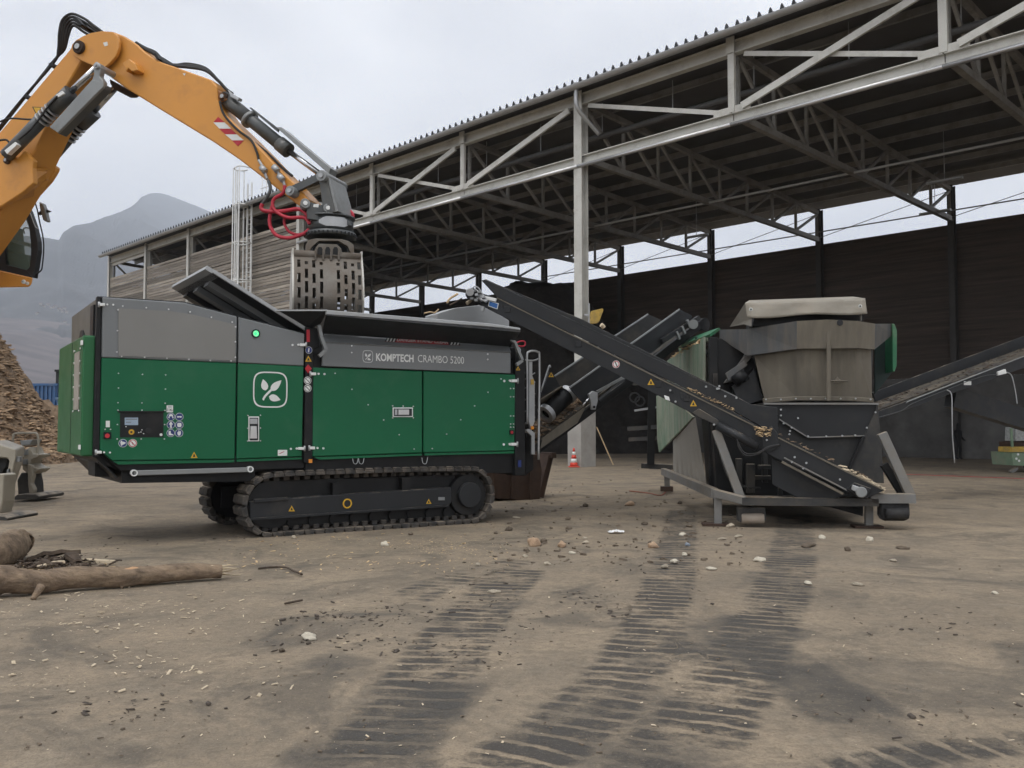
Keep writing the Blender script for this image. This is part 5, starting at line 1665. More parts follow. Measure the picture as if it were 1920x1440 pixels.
pb_ = [(-200, 836), (-4, 826), (14, 825), (46, 837), (46, 848), (42, 868), (24, 922), (20, 929), (14, 920), (18, 882), (20, 866), (16, 861), (0, 860), (-200, 872)]
uloft(pa_, -2.0, pb_, -1.0, bg, 'undercarriage_beam')
uplate([(-200, 862), (16, 858), (12, 874), (0, 890), (-200, 930)], -1.6, 0.6, MAT['anthracite_dusty'], 'undercarriage_core')
uplate([(0, 888), (8, 890), (5, 940), (-2, 968), (-12, 968), (-12, 890)], -4.2, 0.4, bg, 'outrigger_leg')
uplate([(-30, 976), (14, 977), (16, 972), (8, 967), (-30, 966)], -4.6, 1.0, MAT['anthracite_dusty'], 'outrigger_foot')
uplate([(12, 880), (20, 876), (22, 888), (21, 925), (13, 929), (9, 920)], -2.0, 0.1, MAT['guard_grey'], 'outrigger_cylinder')
uplate([(32, 900), (40, 886), (56, 886), (60, 908), (61, 930), (34, 930)], -0.3, 0.5, MAT['anthracite_dusty'], 'outrigger_leg')
uplate([(51, 870), (60, 872), (62, 890), (58, 906), (64, 918), (60, 931), (55, 931), (52, 908)], -0.45, 0.15, bg, 'outrigger_plate')
uplate([(21, 937), (72, 936), (74, 931), (66, 926), (32, 927)], -0.7, 1.1, MAT['anthracite_dusty'], 'outrigger_foot')
uplate([(42, 846), (56, 838), (62, 851), (74, 852), (72, 856), (58, 862), (56, 870), (64, 876), (74, 879), (66, 886), (54, 890), (42, 880)], -0.4, 0.5, bg, 'outrigger_bracket', 0.01)
uplate([(37, 826), (62, 824), (56, 834), (40, 836)], -0.3, 0.4, MAT['guard_grey'], 'step_plate', 0.01)
P = [EF.loc(UF.w(UF.at(x, y, -0.2))) for x, y in [(24, 840), (25, 818), (30, 813), (62, 812), (70, 815), (72, 830), (71, 852)]]
MB().tube(smooth_path(P, 4), 0.025, 8).build('step_rail', MAT['beige'], ex)
for x, y in ((33, 861), (47, 848), (46, 866)):
    uplate(rect(x - 4, y - 5, x + 4, y + 5), -1.95 if x < 40 else -0.45, 0.1, MAT['guard_grey'], 'valve_block', 0.005)

# ================================================================== sorting grapple
GF = Frame((gx_, gy_), (0.965, 0.262))
gp0 = GF.at(618, 470, 0)
grap = thing('sorting_grapple', 'perforated grey steel sorting grapple hanging open over the hopper', 'grapple', GF.o, GF.rz)
def G_(x, y, v=0.0):
    return GF.at(x, y, v)
def gplate(pts, v, t, mat, name, par=grap, bevel=0.008):
    return MB().prism([G_(x, y, v) for x, y in pts], (0, t, 0)).build(name, mat, par, bevel)
cu_, cz_ = G_(620, 430).x, G_(620, 430).z
rD = (G_(666, 430) - G_(620, 430)).length
coup = gplate([(580, 378), (600, 384), (618, 382), (634, 388), (642, 400), (657, 418), (660, 424), (576, 410), (575, 395)], -0.3, 0.06, ag, 'coupler_cheek')
gplate([(580, 378), (600, 384), (618, 382), (634, 388), (642, 400), (657, 418), (660, 424), (576, 410), (575, 395)], 0.24, 0.06, ag, 'coupler_cheek')
gplate([(580, 386), (632, 390), (655, 420), (577, 408)], -0.24, 0.48, MAT['anthracite'], 'coupler_core')
for x, y, r in ((572.5, 381, 9), (615, 390, 8.5)):
    c = G_(x, y, -0.36)
    MB().cyl(c, (c.x, 0.36, c.z), r / F * 15, 18).build('coupler_pin', gg, grap, 0.006)
    MB().cyl((c.x, -0.385, c.z), (c.x, -0.36, c.z), r / F * 7, 8).build('pin_bolt', MAT['galv_white'], grap)
gplate([(588, 383), (598, 382), (597, 389), (587, 388)], -0.304, 0.004, MAT['white'], 'decal', grap, 0)
z1, z2, z3 = G_(620, 412).z, G_(620, 436).z, G_(620, 447).z
MB().cyl((cu_, 0, z2), (cu_, 0, z1), rD * 0.93, 32).build('rotator_drum', ag, grap)
MB().cyl((cu_, 0, z1), (cu_, 0, z1 + 0.03), rD, 32).build('rotator_flange', ag, grap)
MB().cyl((cu_, 0, z3), (cu_, 0, z2 - 0.02), rD * 1.03, 32).build('slew_ring', ag, grap)
b = MB()
for k in range(36):
    a = 2 * math.pi * k / 36
    b.box((cu_ + rD * 1.05 * math.cos(a) - 0.012, rD * 1.05 * math.sin(a) - 0.012, z3 + 0.005), (cu_ + rD * 1.05 * math.cos(a) + 0.012, rD * 1.05 * math.sin(a) + 0.012, z3 + 0.05))
b.build('slew_bolts', MAT['black'], grap, kind='stuff')
# curved nameless plate on the drum
V, Fc = [], []
for i, t in enumerate(np.linspace(-2.15, -0.75, 10)):
    e = 0.35 if i in (0, 9) else (0.15 if i in (1, 8) else 0.0)
    for f in (e, 1 - e):
        V.append((cu_ + rD * 0.955 * math.cos(t), rD * 0.955 * math.sin(t), z2 + 0.03 + (z1 - z2 - 0.06) * f))
    if i:
        k = 2 * i
        Fc.append((k - 2, k, k + 1, k - 1))
MB().add(V, Fc, True).build('cover_plate', MAT['galv'], grap)
# yoke
gs = MAT['grab']
gplate([(578, 450), (592, 447), (640, 448), (654, 452), (664, 460), (664, 480), (659, 480), (652, 462), (634, 452), (598, 452), (584, 464), (578, 480), (573, 480), (573, 460)], -0.42, 0.12, gs, 'yoke')
gplate([(578, 450), (592, 447), (640, 448), (654, 452), (664, 460), (664, 480), (573, 480), (573, 460)], 0.3, 0.12, MAT['arm_grey'], 'yoke')
gplate([(588, 454), (650, 456), (652, 482), (584, 482)], -0.2, 0.4, MAT['black'], 'hydraulic_core')
# lifting comb with three windows
gplate([(590, 478), (592, 464), (598, 457), (632, 458), (640, 466), (642, 482)], -0.5, 0.04, gs, 'comb_plate')
for k in range(3):
    x = 600 + 14.6 * k
    gplate([(x - 5, 477), (x - 5, 468), (x - 2.5, 463), (x + 2.5, 463), (x + 5, 468), (x + 5, 478)], -0.503, 0.004, MAT['black'], 'comb_window', grap, 0)
for k in range(4):
    x = 591.5 + 14.6 * k
    gplate([(x - 1.8, 488), (x - 1.5, 468), (x + 1.5, 468), (x + 2, 488)], -0.53, 0.05, gs, 'comb_rib')
# the two perforated shells
def shell(sign, name):
    u0, u1 = G_(551, 500, -0.5).x, G_(677, 500, -0.5).x
    zt, zb = G_(615, 478, -0.5).z, G_(615, 600, -0.5).z - 0.12
    NXc, NZ = 64, 44
    V, Fc = [], []
    prof = []
    for j in range(NZ + 1):
        t = j / NZ
        z = zt + (zb - zt) * t
        y = -(0.42 + 0.36 * math.sin(min(1, t * 1.25) * math.pi * 0.62) - 0.28 * max(0, t - 0.62) ** 1.4 * 2)
        prof.append((y * 1.0, z))
    for j, (y, z) in enumerate(prof):
        for i in range(NXc + 1):
            V.append((u0 + (u1 - u0) * i / NXc, y * sign, z))
    cols = [4, 11, 18, 25, 41, 48, 55, 61]
    def hole(i, j):
        for ci, c in enumerate(cols):
            if abs(i - c) < 1.2:
                jj = j + 0.5
                off = 0 if ci in (1, 3, 4, 6) else 5.5
                if jj < 4.5 + off * 0:
                    return False
                if off == 0:
                    if 4.6 < jj < 7.0:
                        return True
                    q = (jj - 9.5) % 9.0
                    return jj > 9.5 and q < 6.2 and jj < 42
                else:
                    if 4.0 < jj < 9.4:
                        return True
                    q = (jj - 13.0) % 9.0
                    return jj > 13.0 and q < 6.2 and jj < 42
        return False
    for j in range(NZ):
        for i in range(NXc):
            if not hole(i, j):
                k = j * (NXc + 1) + i
                Fc.append((k, k + 1, k + NXc + 2, k + NXc + 1))
    o = MB().add(V, Fc, False).build(name, gs, grap)
    md = o.modifiers.new('thick', 'SOLIDIFY')
    md.thickness = 0.03
    md.offset = 0
    # side cheeks and top bar
    for uu in (u0, u1):
        s_ = [(uu, y * sign, z) for y, z in prof[::4]] + [(uu, -0.02 * sign, zb), (uu, -0.02 * sign, zt + 0.12), (uu, prof[0][0] * sign, zt + 0.1)]
        MB().prism([Vector(p) for p in s_], (0.03 if uu == u1 else -0.03, 0, 0)).build('side_cheek', MAT['grab_edge'], o)
    MB().cyl((u0, prof[0][0] * sign, zt), (u1, prof[0][0] * sign, zt), 0.07, 12).build('top_bar', gs, o)
    return o
shell(1, 'near_shell')
shell(-1, 'far_shell')
# ================================================================== screening plant
pl, pr = gpt(1345, 986), gpt(1628, 990)
XF = Frame((pl.x, pl.y), (pr.x - pl.x, pr.y - pl.y))
scr = thing('screening_plant', 'dusty screening machine with faceted hopper, tarpaulin and green side panels', 'screen machine', XF.o, XF.rz)
def xplate(pts, v, t, mat, name, par=scr, bevel=0.008):
    return MB().prism([XF.at(x, y, v) for x, y in pts], (0, t, 0)).build(name, mat, par, bevel)
def xbar(a, b, v, w, h, mat, name, par=scr, up=(0, 1, 0), v2=None):
    return MB().bar(XF.at(*a, v), XF.at(*b, v if v2 is None else v2), w, h, up).build(name, mat, par, 0.006)
fg, bt, bgm, bk, ad = MAT['frame_grey'], MAT['bin_tan'], MAT['bin_grey'], MAT['black'], MAT['anthracite_dusty']
HV = 1.3   # depth of the hopper front
# upper band facets: (top-left, top-right, bottom-right, bottom-left) each with its own depth
def facet(px4, vs, mat, name, t=0.03):
    q = [XF.at(x, y, v) for (x, y), v in zip(px4, vs)]
    return MB().slab(q, t).build(name, mat, scr)
facet([(1401, 617), (1494, 602), (1494, 654), (1401, 667)], (1.75, 1.35, 1.4, 1.75), bgm, 'band_facet')
facet([(1494, 602), (1552, 599), (1552, 653.5), (1494, 654)], (1.35, 1.3, 1.35, 1.4), bt, 'band_facet')
facet([(1552, 599), (1609, 602), (1609, 652.5), (1552, 653.5)], (1.3, 1.32, 1.36, 1.35), bt, 'band_facet')
facet([(1609, 602), (1641, 607), (1640, 655), (1609, 652.5)], (1.32, 1.75, 1.75, 1.36), bt, 'band_facet')
facet([(1349, 618), (1401, 617), (1401, 667), (1349, 634)], (2.6, 1.75, 1.75, 2.6), bgm, 'band_facet')
facet([(1414, 667), (1494, 655), (1494, 745), (1433, 748)], (1.85, 1.5, 1.6, 1.8), bgm if False else bt, 'bin_wall')
facet([(1494, 655), (1552, 654), (1552, 746), (1494, 745)], (1.5, 1.45, 1.55, 1.6), bt, 'bin_wall')
facet([(1552, 654), (1604, 653.5), (1606, 747), (1552, 746)], (1.45, 1.47, 1.57, 1.55), bt, 'bin_wall')
facet([(1604, 653.5), (1633, 655), (1635, 748), (1606, 747)], (1.47, 1.85, 1.8, 1.57), bt, 'bin_wall')
xplate(rect(1550, 600, 1558, 752), HV + 0.02, 0.03, bt, 'corner_strip')
xplate([(1430, 747), (1494, 743), (1606, 744), (1638, 747), (1638, 755), (1606, 752), (1494, 751), (1432, 756)], HV + 0.12, 0.06, bt, 'flange')
b = MB()
for k in range(8):
    c = XF.at(1436 + 28 * k, 749 - (1.5 if 1 < k < 7 else 0), HV + 0.1)
    b.cyl(c, c + Vector((0, -0.03, 0)), 0.014, 8)
b.build('bolt_heads', MAT['galv'], scr, kind='stuff')
xplate([(1564, 718), (1570, 706), (1575, 712), (1586, 716), (1572, 720)], HV + 0.02, 0.1, bt, 'valve_handle')
MB().cyl(XF.at(1558, 714, HV), XF.at(1590, 715, HV), 0.012, 6).build('valve_lever', bt, scr)
disc(XF, 1575, 605, 6, HV + 0.005, MAT['anthracite'], scr, 'dent', 12, 0.01)
# inside and back of the hopper, closed box behind the facets
xplate([(1404, 612), (1638, 606), (1634, 750), (1436, 750)], 2.0, 1.4, bgm, 'bin_body')
# cap and tarpaulin on top
V, Fc = [], []
nxx, nzz = 26, 7
for j in range(nzz):
    for i in range(nxx):
        s_, t_2 = i / (nxx - 1), j / (nzz - 1)
        px = 1397 + (1622 - 1397) * s_ + 4 * t_2
        py = (568 - 8.5 * s_) + t_2 * (28 + 2.0 * math.sin(s_ * 9))
        v = 1.5 + 0.012 * math.sin(s_ * 15 + t_2 * 3) + 0.006 * random.uniform(-1, 1) - 0.04 * t_2
        V.append(XF.at(px, py, v))
for j in range(nzz - 1):
    for i in range(nxx - 1):
        k = j * nxx + i
        Fc.append((k, k + 1, k + nxx + 1, k + nxx))
tp = MB().add(V, Fc, True).build('tarpaulin', MAT['tarp'], scr)
tp.modifiers.new('thick', 'SOLIDIFY').thickness = 0.012
MB().add([XF.at(1397, 568, 1.5), XF.at(1622, 559.5, 1.5), XF.at(1600, 556, 3.2), XF.at(1405, 563, 3.2)], [(0, 1, 2, 3)]).build('tarpaulin_top', MAT['tarp'], scr)
MB().add([XF.at(1397, 568, 1.5), XF.at(1410, 597, 1.5), XF.at(1409, 612, 1.5), XF.at(1395, 608, 1.9), XF.at(1368, 613, 2.6)], [(0, 1, 2, 3, 4)]).build('tarpaulin_side', MAT['tarp'], scr)
for x, y in ((1408, 580), (1613, 574)):
    disc(XF, x, y, 3.4, 1.38, MAT['white'], scr, 'eyelet', 12, 0.005)
    disc(XF, x, y, 1.8, 1.37, MAT['ink'], scr, 'eyelet_hole', 10, 0.005)
xplate([(1415, 592), (1620, 586), (1618, 604), (1412, 612)], 1.75, 1.2, bk, 'tarpaulin_frame')
xbar((1614, 586), (1614, 602), 1.6, 0.03, 0.03, fg, 'tarpaulin_stay')
# right hand wing with green plate
facet([(1641, 607), (1676, 607), (1676, 626), (1640, 655)], (1.8, 2.2, 2.2, 1.85), bgm, 'wing')
xplate([(1673, 607), (1677, 607), (1682, 620), (1681.5, 686), (1677, 697), (1674, 697)], 2.1, 0.9, MAT['bright_green'], 'wing_plate', scr)
xplate([(1640, 655), (1674, 626), (1674, 697), (1640, 740)], 2.6, 0.05, M('dark_green_inner', (0.004, 0.02, 0.018), 0.6), 'wing_inside', scr)
# lower chute
an2 = MAT['anthracite']
xplate([(1432, 757), (1646, 757), (1648, 800), (1620, 818), (1515, 820), (1460, 786), (1455, 770)], 1.15, 0.05, an2, 'chute_plate')
xplate([(1460, 786), (1515, 820), (1620, 816), (1592, 880), (1560, 872), (1460, 822)], 1.22, 0.05, ad, 'chute_plate')
xplate([(1622, 815), (1646, 757), (1652, 830), (1658, 906), (1640, 905), (1594, 880)], 1.12, 0.05, ad, 'chute_plate')
xplate([(1395, 760), (1646, 757), (1652, 840), (1640, 890), (1594, 876), (1460, 822)], 1.5, 2.0, bk, 'chute_body')
xbar((1620, 818), (1592, 878), 1.08, 0.05, 0.06, bk, 'chute_rib')
b = MB()
for x, y in ((1464, 768), (1464, 779), (1469, 794), (1484, 802), (1481, 808), (1496, 784), (1549, 818), (1579, 817), (1603, 816), (1515, 818), (1480, 814), (1625, 802), (1641, 773)):
    c = XF.at(x, y, 1.1)
    b.cyl(c, c + Vector((0, -0.03, 0)), 0.016, 8)
b.build('bolt_heads', MAT['galv'], scr, kind='stuff')
# dark housings on the left of the hopper
xplate([(1352, 634), (1401, 668), (1414, 672), (1432, 755), (1400, 760), (1336, 726), (1336, 640)], 2.3, 1.4, bk, 'drum_housing')
xplate([(1390, 676), (1400, 661), (1412, 668), (1400, 680), (1374, 716), (1358, 718)], 2.0, 0.3, bgm, 'motor_box')
MB().cyl(XF.at(1376, 716, 1.95), XF.at(1398, 700, 1.95), 0.12, 18).build('drive_motor', bk, scr)
xplate([(1372, 724), (1396, 712), (1414, 690), (1432, 750), (1404, 758), (1380, 744)], 2.0, 0.3, MAT['anthracite'], 'drive_guard')
xplate([(1360, 700), (1396, 676), (1402, 684), (1366, 716)], 1.9, 0.1, bgm, 'motor_cover')
xplate(rect(1330, 632, 1346, 932), 2.2, 0.25, bk, 'corner_post')
xplate([(1335, 780), (1600, 850), (1620, 935), (1345, 935)], 1.7, 2.5, bk, 'screen_body')
# machinery in the gloom under the chute
for x0, y0, x1, y1, v in ((1400, 870, 1416, 925, 1.2), (1422, 872, 1446, 880, 1.1), (1430, 840, 1440, 905, 1.3), (1460, 915, 1468, 935, 1.0), (1380, 860, 1392, 930, 1.5), (1408, 892, 1446, 900, 1.25)):
    xplate(rect(x0, y0, x1, y1), v, 0.15, MAT['anthracite_dusty'], 'machine_member')
# left flank running back from the yard
LV0, LV1 = 2.3, 8.4
def lf(px, py, v):
    return XF.at(px, py, v)
ogn = MAT['old_green']
MB().slab([lf(1323, 632, 2.8), lf(1254, 676, 7.0), lf(1254, 742, 7.0), lf(1323, 770, 2.8)], 0.04).build('side_panel', ogn, scr)
MB().slab([lf(1303, 782, 3.0), lf(1254, 740, 7.0), lf(1258, 826, 7.0), lf(1264, 822, 6.2)], 0.04).build('side_panel', ogn, scr)
MB().slab([lf(1256, 738, 7.0), lf(1233, 742, 7.6), lf(1235, 826, 7.6), lf(1238, 848, 7.6), lf(1260, 826, 7.0)], 0.04).build('side_panel', ogn, scr)
MB().slab([lf(1260, 672, 6.5), lf(1326, 628, 2.8), lf(1326, 640, 2.8), lf(1258, 684, 6.5)], 0.05).build('side_rim', ogn, scr)
for px_, v_ in ((1275, 5.6), (1290, 4.7), (1306, 3.7)):
    MB().bar(lf(px_, 652, v_), lf(px_, 762, v_), 0.06, 0.05).build('panel_rib', ogn, scr)
MB().slab([lf(1222, 661, 7.4), lf(1292, 634, 4.6), lf(1348, 614, 2.6), lf(1330, 627, 2.6), lf(1276, 647, 4.6)], 0.05).build('raised_lid', MAT['bright_green'], scr)
MB().slab([lf(1222, 661.5, 7.38), lf(1292, 634.5, 4.58), lf(1276, 648.5, 4.58), lf(1240, 657, 6.5)], 0.02).build('dusty_lid_top', M('dusty_lid', (0.5, 0.46, 0.35), 0.8, 0, 0.15, 4.0), scr)
MB().bar(lf(1306, 634, 3.6), lf(1328, 668, 3.0), 0.05, 0.05).build('lid_stay', bk, scr)
crumbs(lambda: XF.at(random.uniform(1262, 1318), 0, 5.0) * 0 + lf(*(lambda t: (1262 + 52 * t, 670 - 31 * t + random.uniform(-3, 3), 6.3 - 3.2 * t))(random.random())), 160, 0.04, 0.16, MAT['wood'], 'chips_on_panel', scr)
# hazy plastic curtain
V, Fc = [], []
nc = 34
for j in range(9):
    for i in range(nc):
        s_, q = i / (nc - 1), j / 8
        top = (1262 + 42 * s_, 826 - 44 * s_)
        bot = (1262 + 66 * s_, 880 + 48 * s_ + 2 * math.sin(s_ * 12))
        v = 6.6 - 4.1 * s_ + 0.08 * math.sin(s_ * 42 + q) * (0.5 + q)
        V.append(lf(top[0] * (1 - q) + bot[0] * q, top[1] * (1 - q) + bot[1] * q, v))
for j in range(8):
    for i in range(nc - 1):
        k = j * nc + i
        Fc.append((k, k + 1, k + nc + 1, k + nc))
MB().add(V, Fc, True).build('plastic_curtain', MAT['film'], scr)
# base frame
xplate([(1338, 918), (1393, 932), (1393, 947), (1342, 934)], 0.0, 0.05, fg, 'base_beam')
MB().slab([lf(1336, 918, 0.0), lf(1393, 933, -0.25), lf(1395, 946, -0.25), lf(1340, 933, 0.0)], 0.12).build('base_beam', fg, scr)
MB().bar(lf(1340, 925, 0.1), lf(1244, 884, 7.6), 0.12, 0.16).build('base_beam', fg, scr)
MB().bar(lf(1388, 938, 0.0), lf(1640, 940, 0.0), 0.5, 0.12).build('cross_beam', MAT['anthracite_dusty'], scr)
MB().bar(lf(1628, 934, -0.1), lf(1712, 934, -0.1), 0.3, 0.14).build('cross_beam', fg, scr)
xplate(rect(1699, 927, 1715, 942), -0.15, 0.3, fg, 'beam_end')
for a_, b_ in (((1342, 806), (1388, 932)), ((1653, 812), (1707, 930))):
    xbar(a_, b_, 0.05, 0.14, 0.13, fg, 'diagonal_brace')
xbar((1657, 870), (1694, 930), 0.3, 0.12, 0.1, bk, 'diagonal_brace')
for x, y0, y1 in ((1346, 930, 983), (1629, 946, 987)):
    MB().bar(lf(x, y0, 0.1), lf(x, y1, 0.1), 0.12, 0.1, (0, 1, 0)).build('support_leg', fg, scr, 0.006)
    c = lf(x - 4, y1, 0.1)
    MB().box((c.x - 0.22, -0.08, 0.0), (c.x + 0.22, 0.25, 0.035)).build('foot_plate', MAT['rust'], scr)
for v_ in (7.4,):
    MB().bar(lf(1250, 880, v_), lf(1251, 918, v_), 0.13, 0.13, (0, 1, 0)).build('support_leg', fg, scr)
    MB().bar(lf(1250, 912, v_), lf(1250, 921, v_), 0.3, 0.3, (0, 1, 0)).build('foot_plate', MAT['rust'], scr)
xplate([(1383, 952), (1435, 951), (1437, 975), (1432, 978), (1430, 962), (1392, 962), (1390, 980), (1384, 977)], -0.1, 0.25, ad, 'roller_bracket')
MB().cyl(lf(1390, 972, -0.05), lf(1432, 971, -0.05), 0.085, 16).build('hook_roller', M('dusty_roller', (0.33, 0.28, 0.23), 0.8), scr)
xplate([(1650, 942), (1706, 942), (1707, 970), (1700, 977), (1656, 977), (1650, 966)], -0.2, 0.2, MAT['rubber'], 'hook_roller_guard', scr, 0.03)
MB().cyl(lf(1660, 964, -0.24), lf(1702, 963, -0.24), 0.085, 16).build('hook_roller', MAT['rubber'], scr)
xplate([(1448, 938), (1620, 936), (1618, 968), (1560, 952)], 0.6, 1.2, bk, 'belly_pan')
xplate([(1338, 935), (1346, 935), (1346, 965), (1341, 962)], 2.0, 0.2, MAT['rubber'], 'wheel_guard')
# racks and pipes on the far left side
for y, x0, x1 in ((715, 1188, 1236), (800, 1178, 1236), (820, 1180, 1250)):
    MB().bar(lf(x0, y + 4, 8.2), lf(x1, y, 7.6), 0.08, 0.1).build('side_bracket', MAT['anthracite_dusty'], scr)
MB().bar(lf(1222, 735, 7.8), lf(1220, 872, 7.8), 0.18, 0.18).build('side_post', bk, scr)
MB().bar(lf(1190, 770, 8.0), lf(1234, 763, 7.8), 0.05, 0.05).build('side_pipe', MAT['galv'], scr)
MB().bar(lf(1205, 873, 8.0), lf(1262, 876, 7.8), 0.3, 0.12).build('side_foot', MAT['anthracite_dusty'], scr)
for x, y in ((1190, 745), (1200, 752)):
    MB().ring(lf(x, y, 8.0), (0, 1, 0), 0.1, 0.14, 0.05, 14).build('hose_reel', MAT['rubber'], scr)
# hydraulic lines and weld beads on the chute and posts
for k_ in range(3):
    MB().tube(smooth_path([XF.at(1338 + 3 * k_, 700, 2.15), XF.at(1342 + 3 * k_, 780, 2.1), XF.at(1350 + 4 * k_, 850, 1.6), XF.at(1372 + 6 * k_, 905, 1.3), XF.at(1410 + 8 * k_, 915, 1.2)], 5), 0.016, 6).build('hydraulic_hose', MAT['rubber'], scr)
MB().tube([XF.at(1455, 766, 1.12), XF.at(1458, 800, 1.12), XF.at(1460, 822, 1.12)], 0.012, 6).build('weld_bead', MAT['anthracite_dusty'], scr)
MB().bar(XF.at(1432, 757, 1.12), XF.at(1647, 757, 1.1), 0.05, 0.03).build('chute_rim', MAT['frame_grey'], scr)
MB().bar(XF.at(1461, 786, 1.13), XF.at(1515, 820, 1.13), 0.03, 0.02).build('chute_seam', MAT['frame_grey'], scr)
MB().bar(XF.at(1515, 820, 1.13), XF.at(1620, 817, 1.11), 0.03, 0.02).build('chute_seam', MAT['frame_grey'], scr)
# dust and chips lying on the frame
crumbs(lambda: lf(random.uniform(1390, 1450), 932, random.uniform(-0.2, 0.6)), 160, 0.02, 0.07, MAT['chips'], 'chips_on_frame', scr)
crumbs(lambda: lf(random.uniform(1632, 1700), 929, random.uniform(-0.2, 0.1)), 120, 0.02, 0.08, MAT['chips'], 'chips_on_frame', scr)

# ================================================================== return conveyor
c_lo = Vector((5.68, 14.05, 0))
c_hi = Vector((-0.85, 16.4, 0))
CF = Frame((c_lo.x, c_lo.y), (c_lo.x - c_hi.x, c_lo.y - c_hi.y))
cv = thing('return_conveyor', 'long dark belt conveyor sloping from the screening machine up to the shredder hopper', 'conveyor', CF.o, CF.rz)
def cplate(pts, v, t, mat, name, par=cv, bevel=0.006):
    return MB().prism([CF.at(x, y, v) for x, y in pts], (0, t, 0)).build(name, mat, par, bevel)
CW = 0.85
rail = [(898, 548), (932, 559), (1222.5, 700), (1369, 768.5), (1454, 817), (1659, 919), (1622, 936), (1440, 852), (1390, 815), (1303, 778), (1210, 729), (955, 600), (902, 573)]
cplate(rail, 0.0, 0.06, an, 'near_rail')
cplate(rail, CW, 0.06, an, 'far_rail')
cplate([(902, 525.5), (910, 524), (1090, 598), (1222, 664), (1382, 744.5), (1408, 758), (1457, 764), (1460, 818), (1369, 767), (1222, 698.5), (932, 557.5)], 0.04, 0.02, an, 'near_skirt')
cplate([(902, 525.5), (910, 524), (1090, 598), (1222, 664), (1382, 744.5), (1382, 775), (932, 557.5)], CW - 0.02, 0.02, an, 'far_skirt')
tb0, tb1 = CF.at(1655, 921, 0.06), CF.at(885, 546, 0.06)
MB().slab([(tb0.x, 0.06, tb0.z), (tb0.x, CW, tb0.z), (tb1.x, CW, tb1.z), (tb1.x, 0.06, tb1.z)], 0.02).build('belt', MAT['belt'], cv)
MB().bar(CF.at(910, 524, 0.05), CF.at(1382, 744.5, 0.05), 0.02, 0.02).build('skirt_edge', MAT['guard_grey'], cv)
MB().bar(CF.at(932, 558.5, -0.005), CF.at(1655, 918, -0.005), 0.025, 0.02).build('dusty_ledge', bt, cv)
# head end drive
for k_, (x, y) in enumerate(((889, 545), (894, 553), (899, 548), (906, 557), (893, 563), (911, 564), (885, 560))):
    c = CF.at(x, y, -0.09)
    MB().box((c.x - 0.03, -0.12, c.z - 0.022), (c.x + 0.03, -0.05, c.z + 0.022)).build('drive_fitting', MAT['galv'] if k_ % 2 else MAT['guard_grey'], cv, 0.006)
MB().tube(smooth_path([CF.at(884, 544, -0.12), CF.at(890, 537, -0.12), CF.at(898, 541, -0.1), CF.at(905, 552, -0.08)], 4), 0.012, 6).build('drive_hose', MAT['galv'], cv)
MB().cyl(CF.at(884, 551, -0.1), CF.at(884, 551, CW + 0.1) * 1.0, 0.11, 18).build('head_drum', MAT['anthracite'], cv)
MB().cyl(CF.at(881, 548, -0.16), CF.at(881, 548, -0.02), 0.075, 16).build('head_bearing', MAT['galv'], cv, 0.01)
cplate([(886, 539), (903, 549), (912, 560), (903, 566), (890, 558), (879, 556)], -0.05, 0.06, MAT['galv'], 'tension_plate')
cplate([(902, 553), (931, 560), (929, 566), (900, 559)], -0.03, 0.04, MAT['galv_white'], 'tension_rod_cover')
MB().cyl(CF.at(897, 559, -0.08), CF.at(912, 566, -0.08), 0.02, 8).build('tension_screw', MAT['bright_galv'], cv)
cplate([(903, 573), (908, 575), (906, 584), (901, 582)], -0.04, 0.05, MAT['galv'], 'scraper_stub')
lb_ = cplate([(917, 563.5), (935, 569), (932.5, 580), (915, 574)], -0.006, 0.006, MAT['white'], 'blue_label', cv, 0)
cplate([(918.2, 565), (933.5, 569.8), (931.5, 578.4), (916.6, 573)], -0.009, 0.003, M('label_blue', (0.03, 0.13, 0.38), 0.5), 'label_face', lb_, 0)
for x, y in ((942, 572), (998, 599), (1055.5, 628), (1115, 657.5), (1177, 688), (1240, 719)):
    disc(CF, x, y, 2.5, -0.004, MAT['ink'], cv, 'rail_hole', 12, 0.004)
for x, y in ((951, 580), (1085, 645), (1235, 720), (1258, 731), (1282, 742), (1287, 747)):
    cplate(rect(x - 6, y - 5.5, x + 6, y + 5.5), -0.012, 0.014, an, 'rail_boss', cv, 0.004)
d0 = disc(CF, 1155, 683, 7, -0.004, MAT['white'], cv, 'sign_rim', 20)
disc(CF, 1155, 683, 6.2, -0.007, MAT['sign_red'], d0, 'sign_ring', 20, 0.003)
disc(CF, 1155, 683, 4.9, -0.009, MAT['white'], d0, 'sign_face', 20, 0.003)
cplate([(1152.5, 679), (1154, 678), (1158, 687), (1156.5, 688)], -0.011, 0.002, MAT['ink'], 'pictogram', d0, 0)
triangle_sign(CF, 1220.5, 716.5, 6.5, -0.005, cv)
triangle_sign(CF, 1300, 756.5, 6.5, -0.005, cv)
b = MB()
for x, y, v in ((1257, 732, -0.01), (1267, 753, -0.03), (1345, 729, 0.03), (1381, 746, 0.03), (1349, 724, 0.03), (1348, 728.5, 0.03), (1360, 743, 0.03), (1324, 725, 0.03), (1339, 796, -0.05), (1418, 836, -0.05), (1438, 825, -0.02), (1490, 857, -0.01), (1512, 868, -0.01), (1575, 899, -0.01), (1485, 866, -0.01), (1506, 878, -0.01)):
    c = CF.at(x, y, v)
    b.cyl(c, c + Vector((0, -0.03, 0)), 0.017, 10)
b.build('bolt_heads', MAT['galv'], cv, kind='stuff')
cplate([(1245, 741), (1254, 744), (1256, 752), (1247, 749)], -0.03, 0.03, MAT['galv_white'], 'bracket_plate')
cplate([(1298, 774), (1310, 766), (1344, 786), (1350, 794), (1345, 798), (1306, 780)], -0.06, 0.04, ad, 'cylinder_bracket')
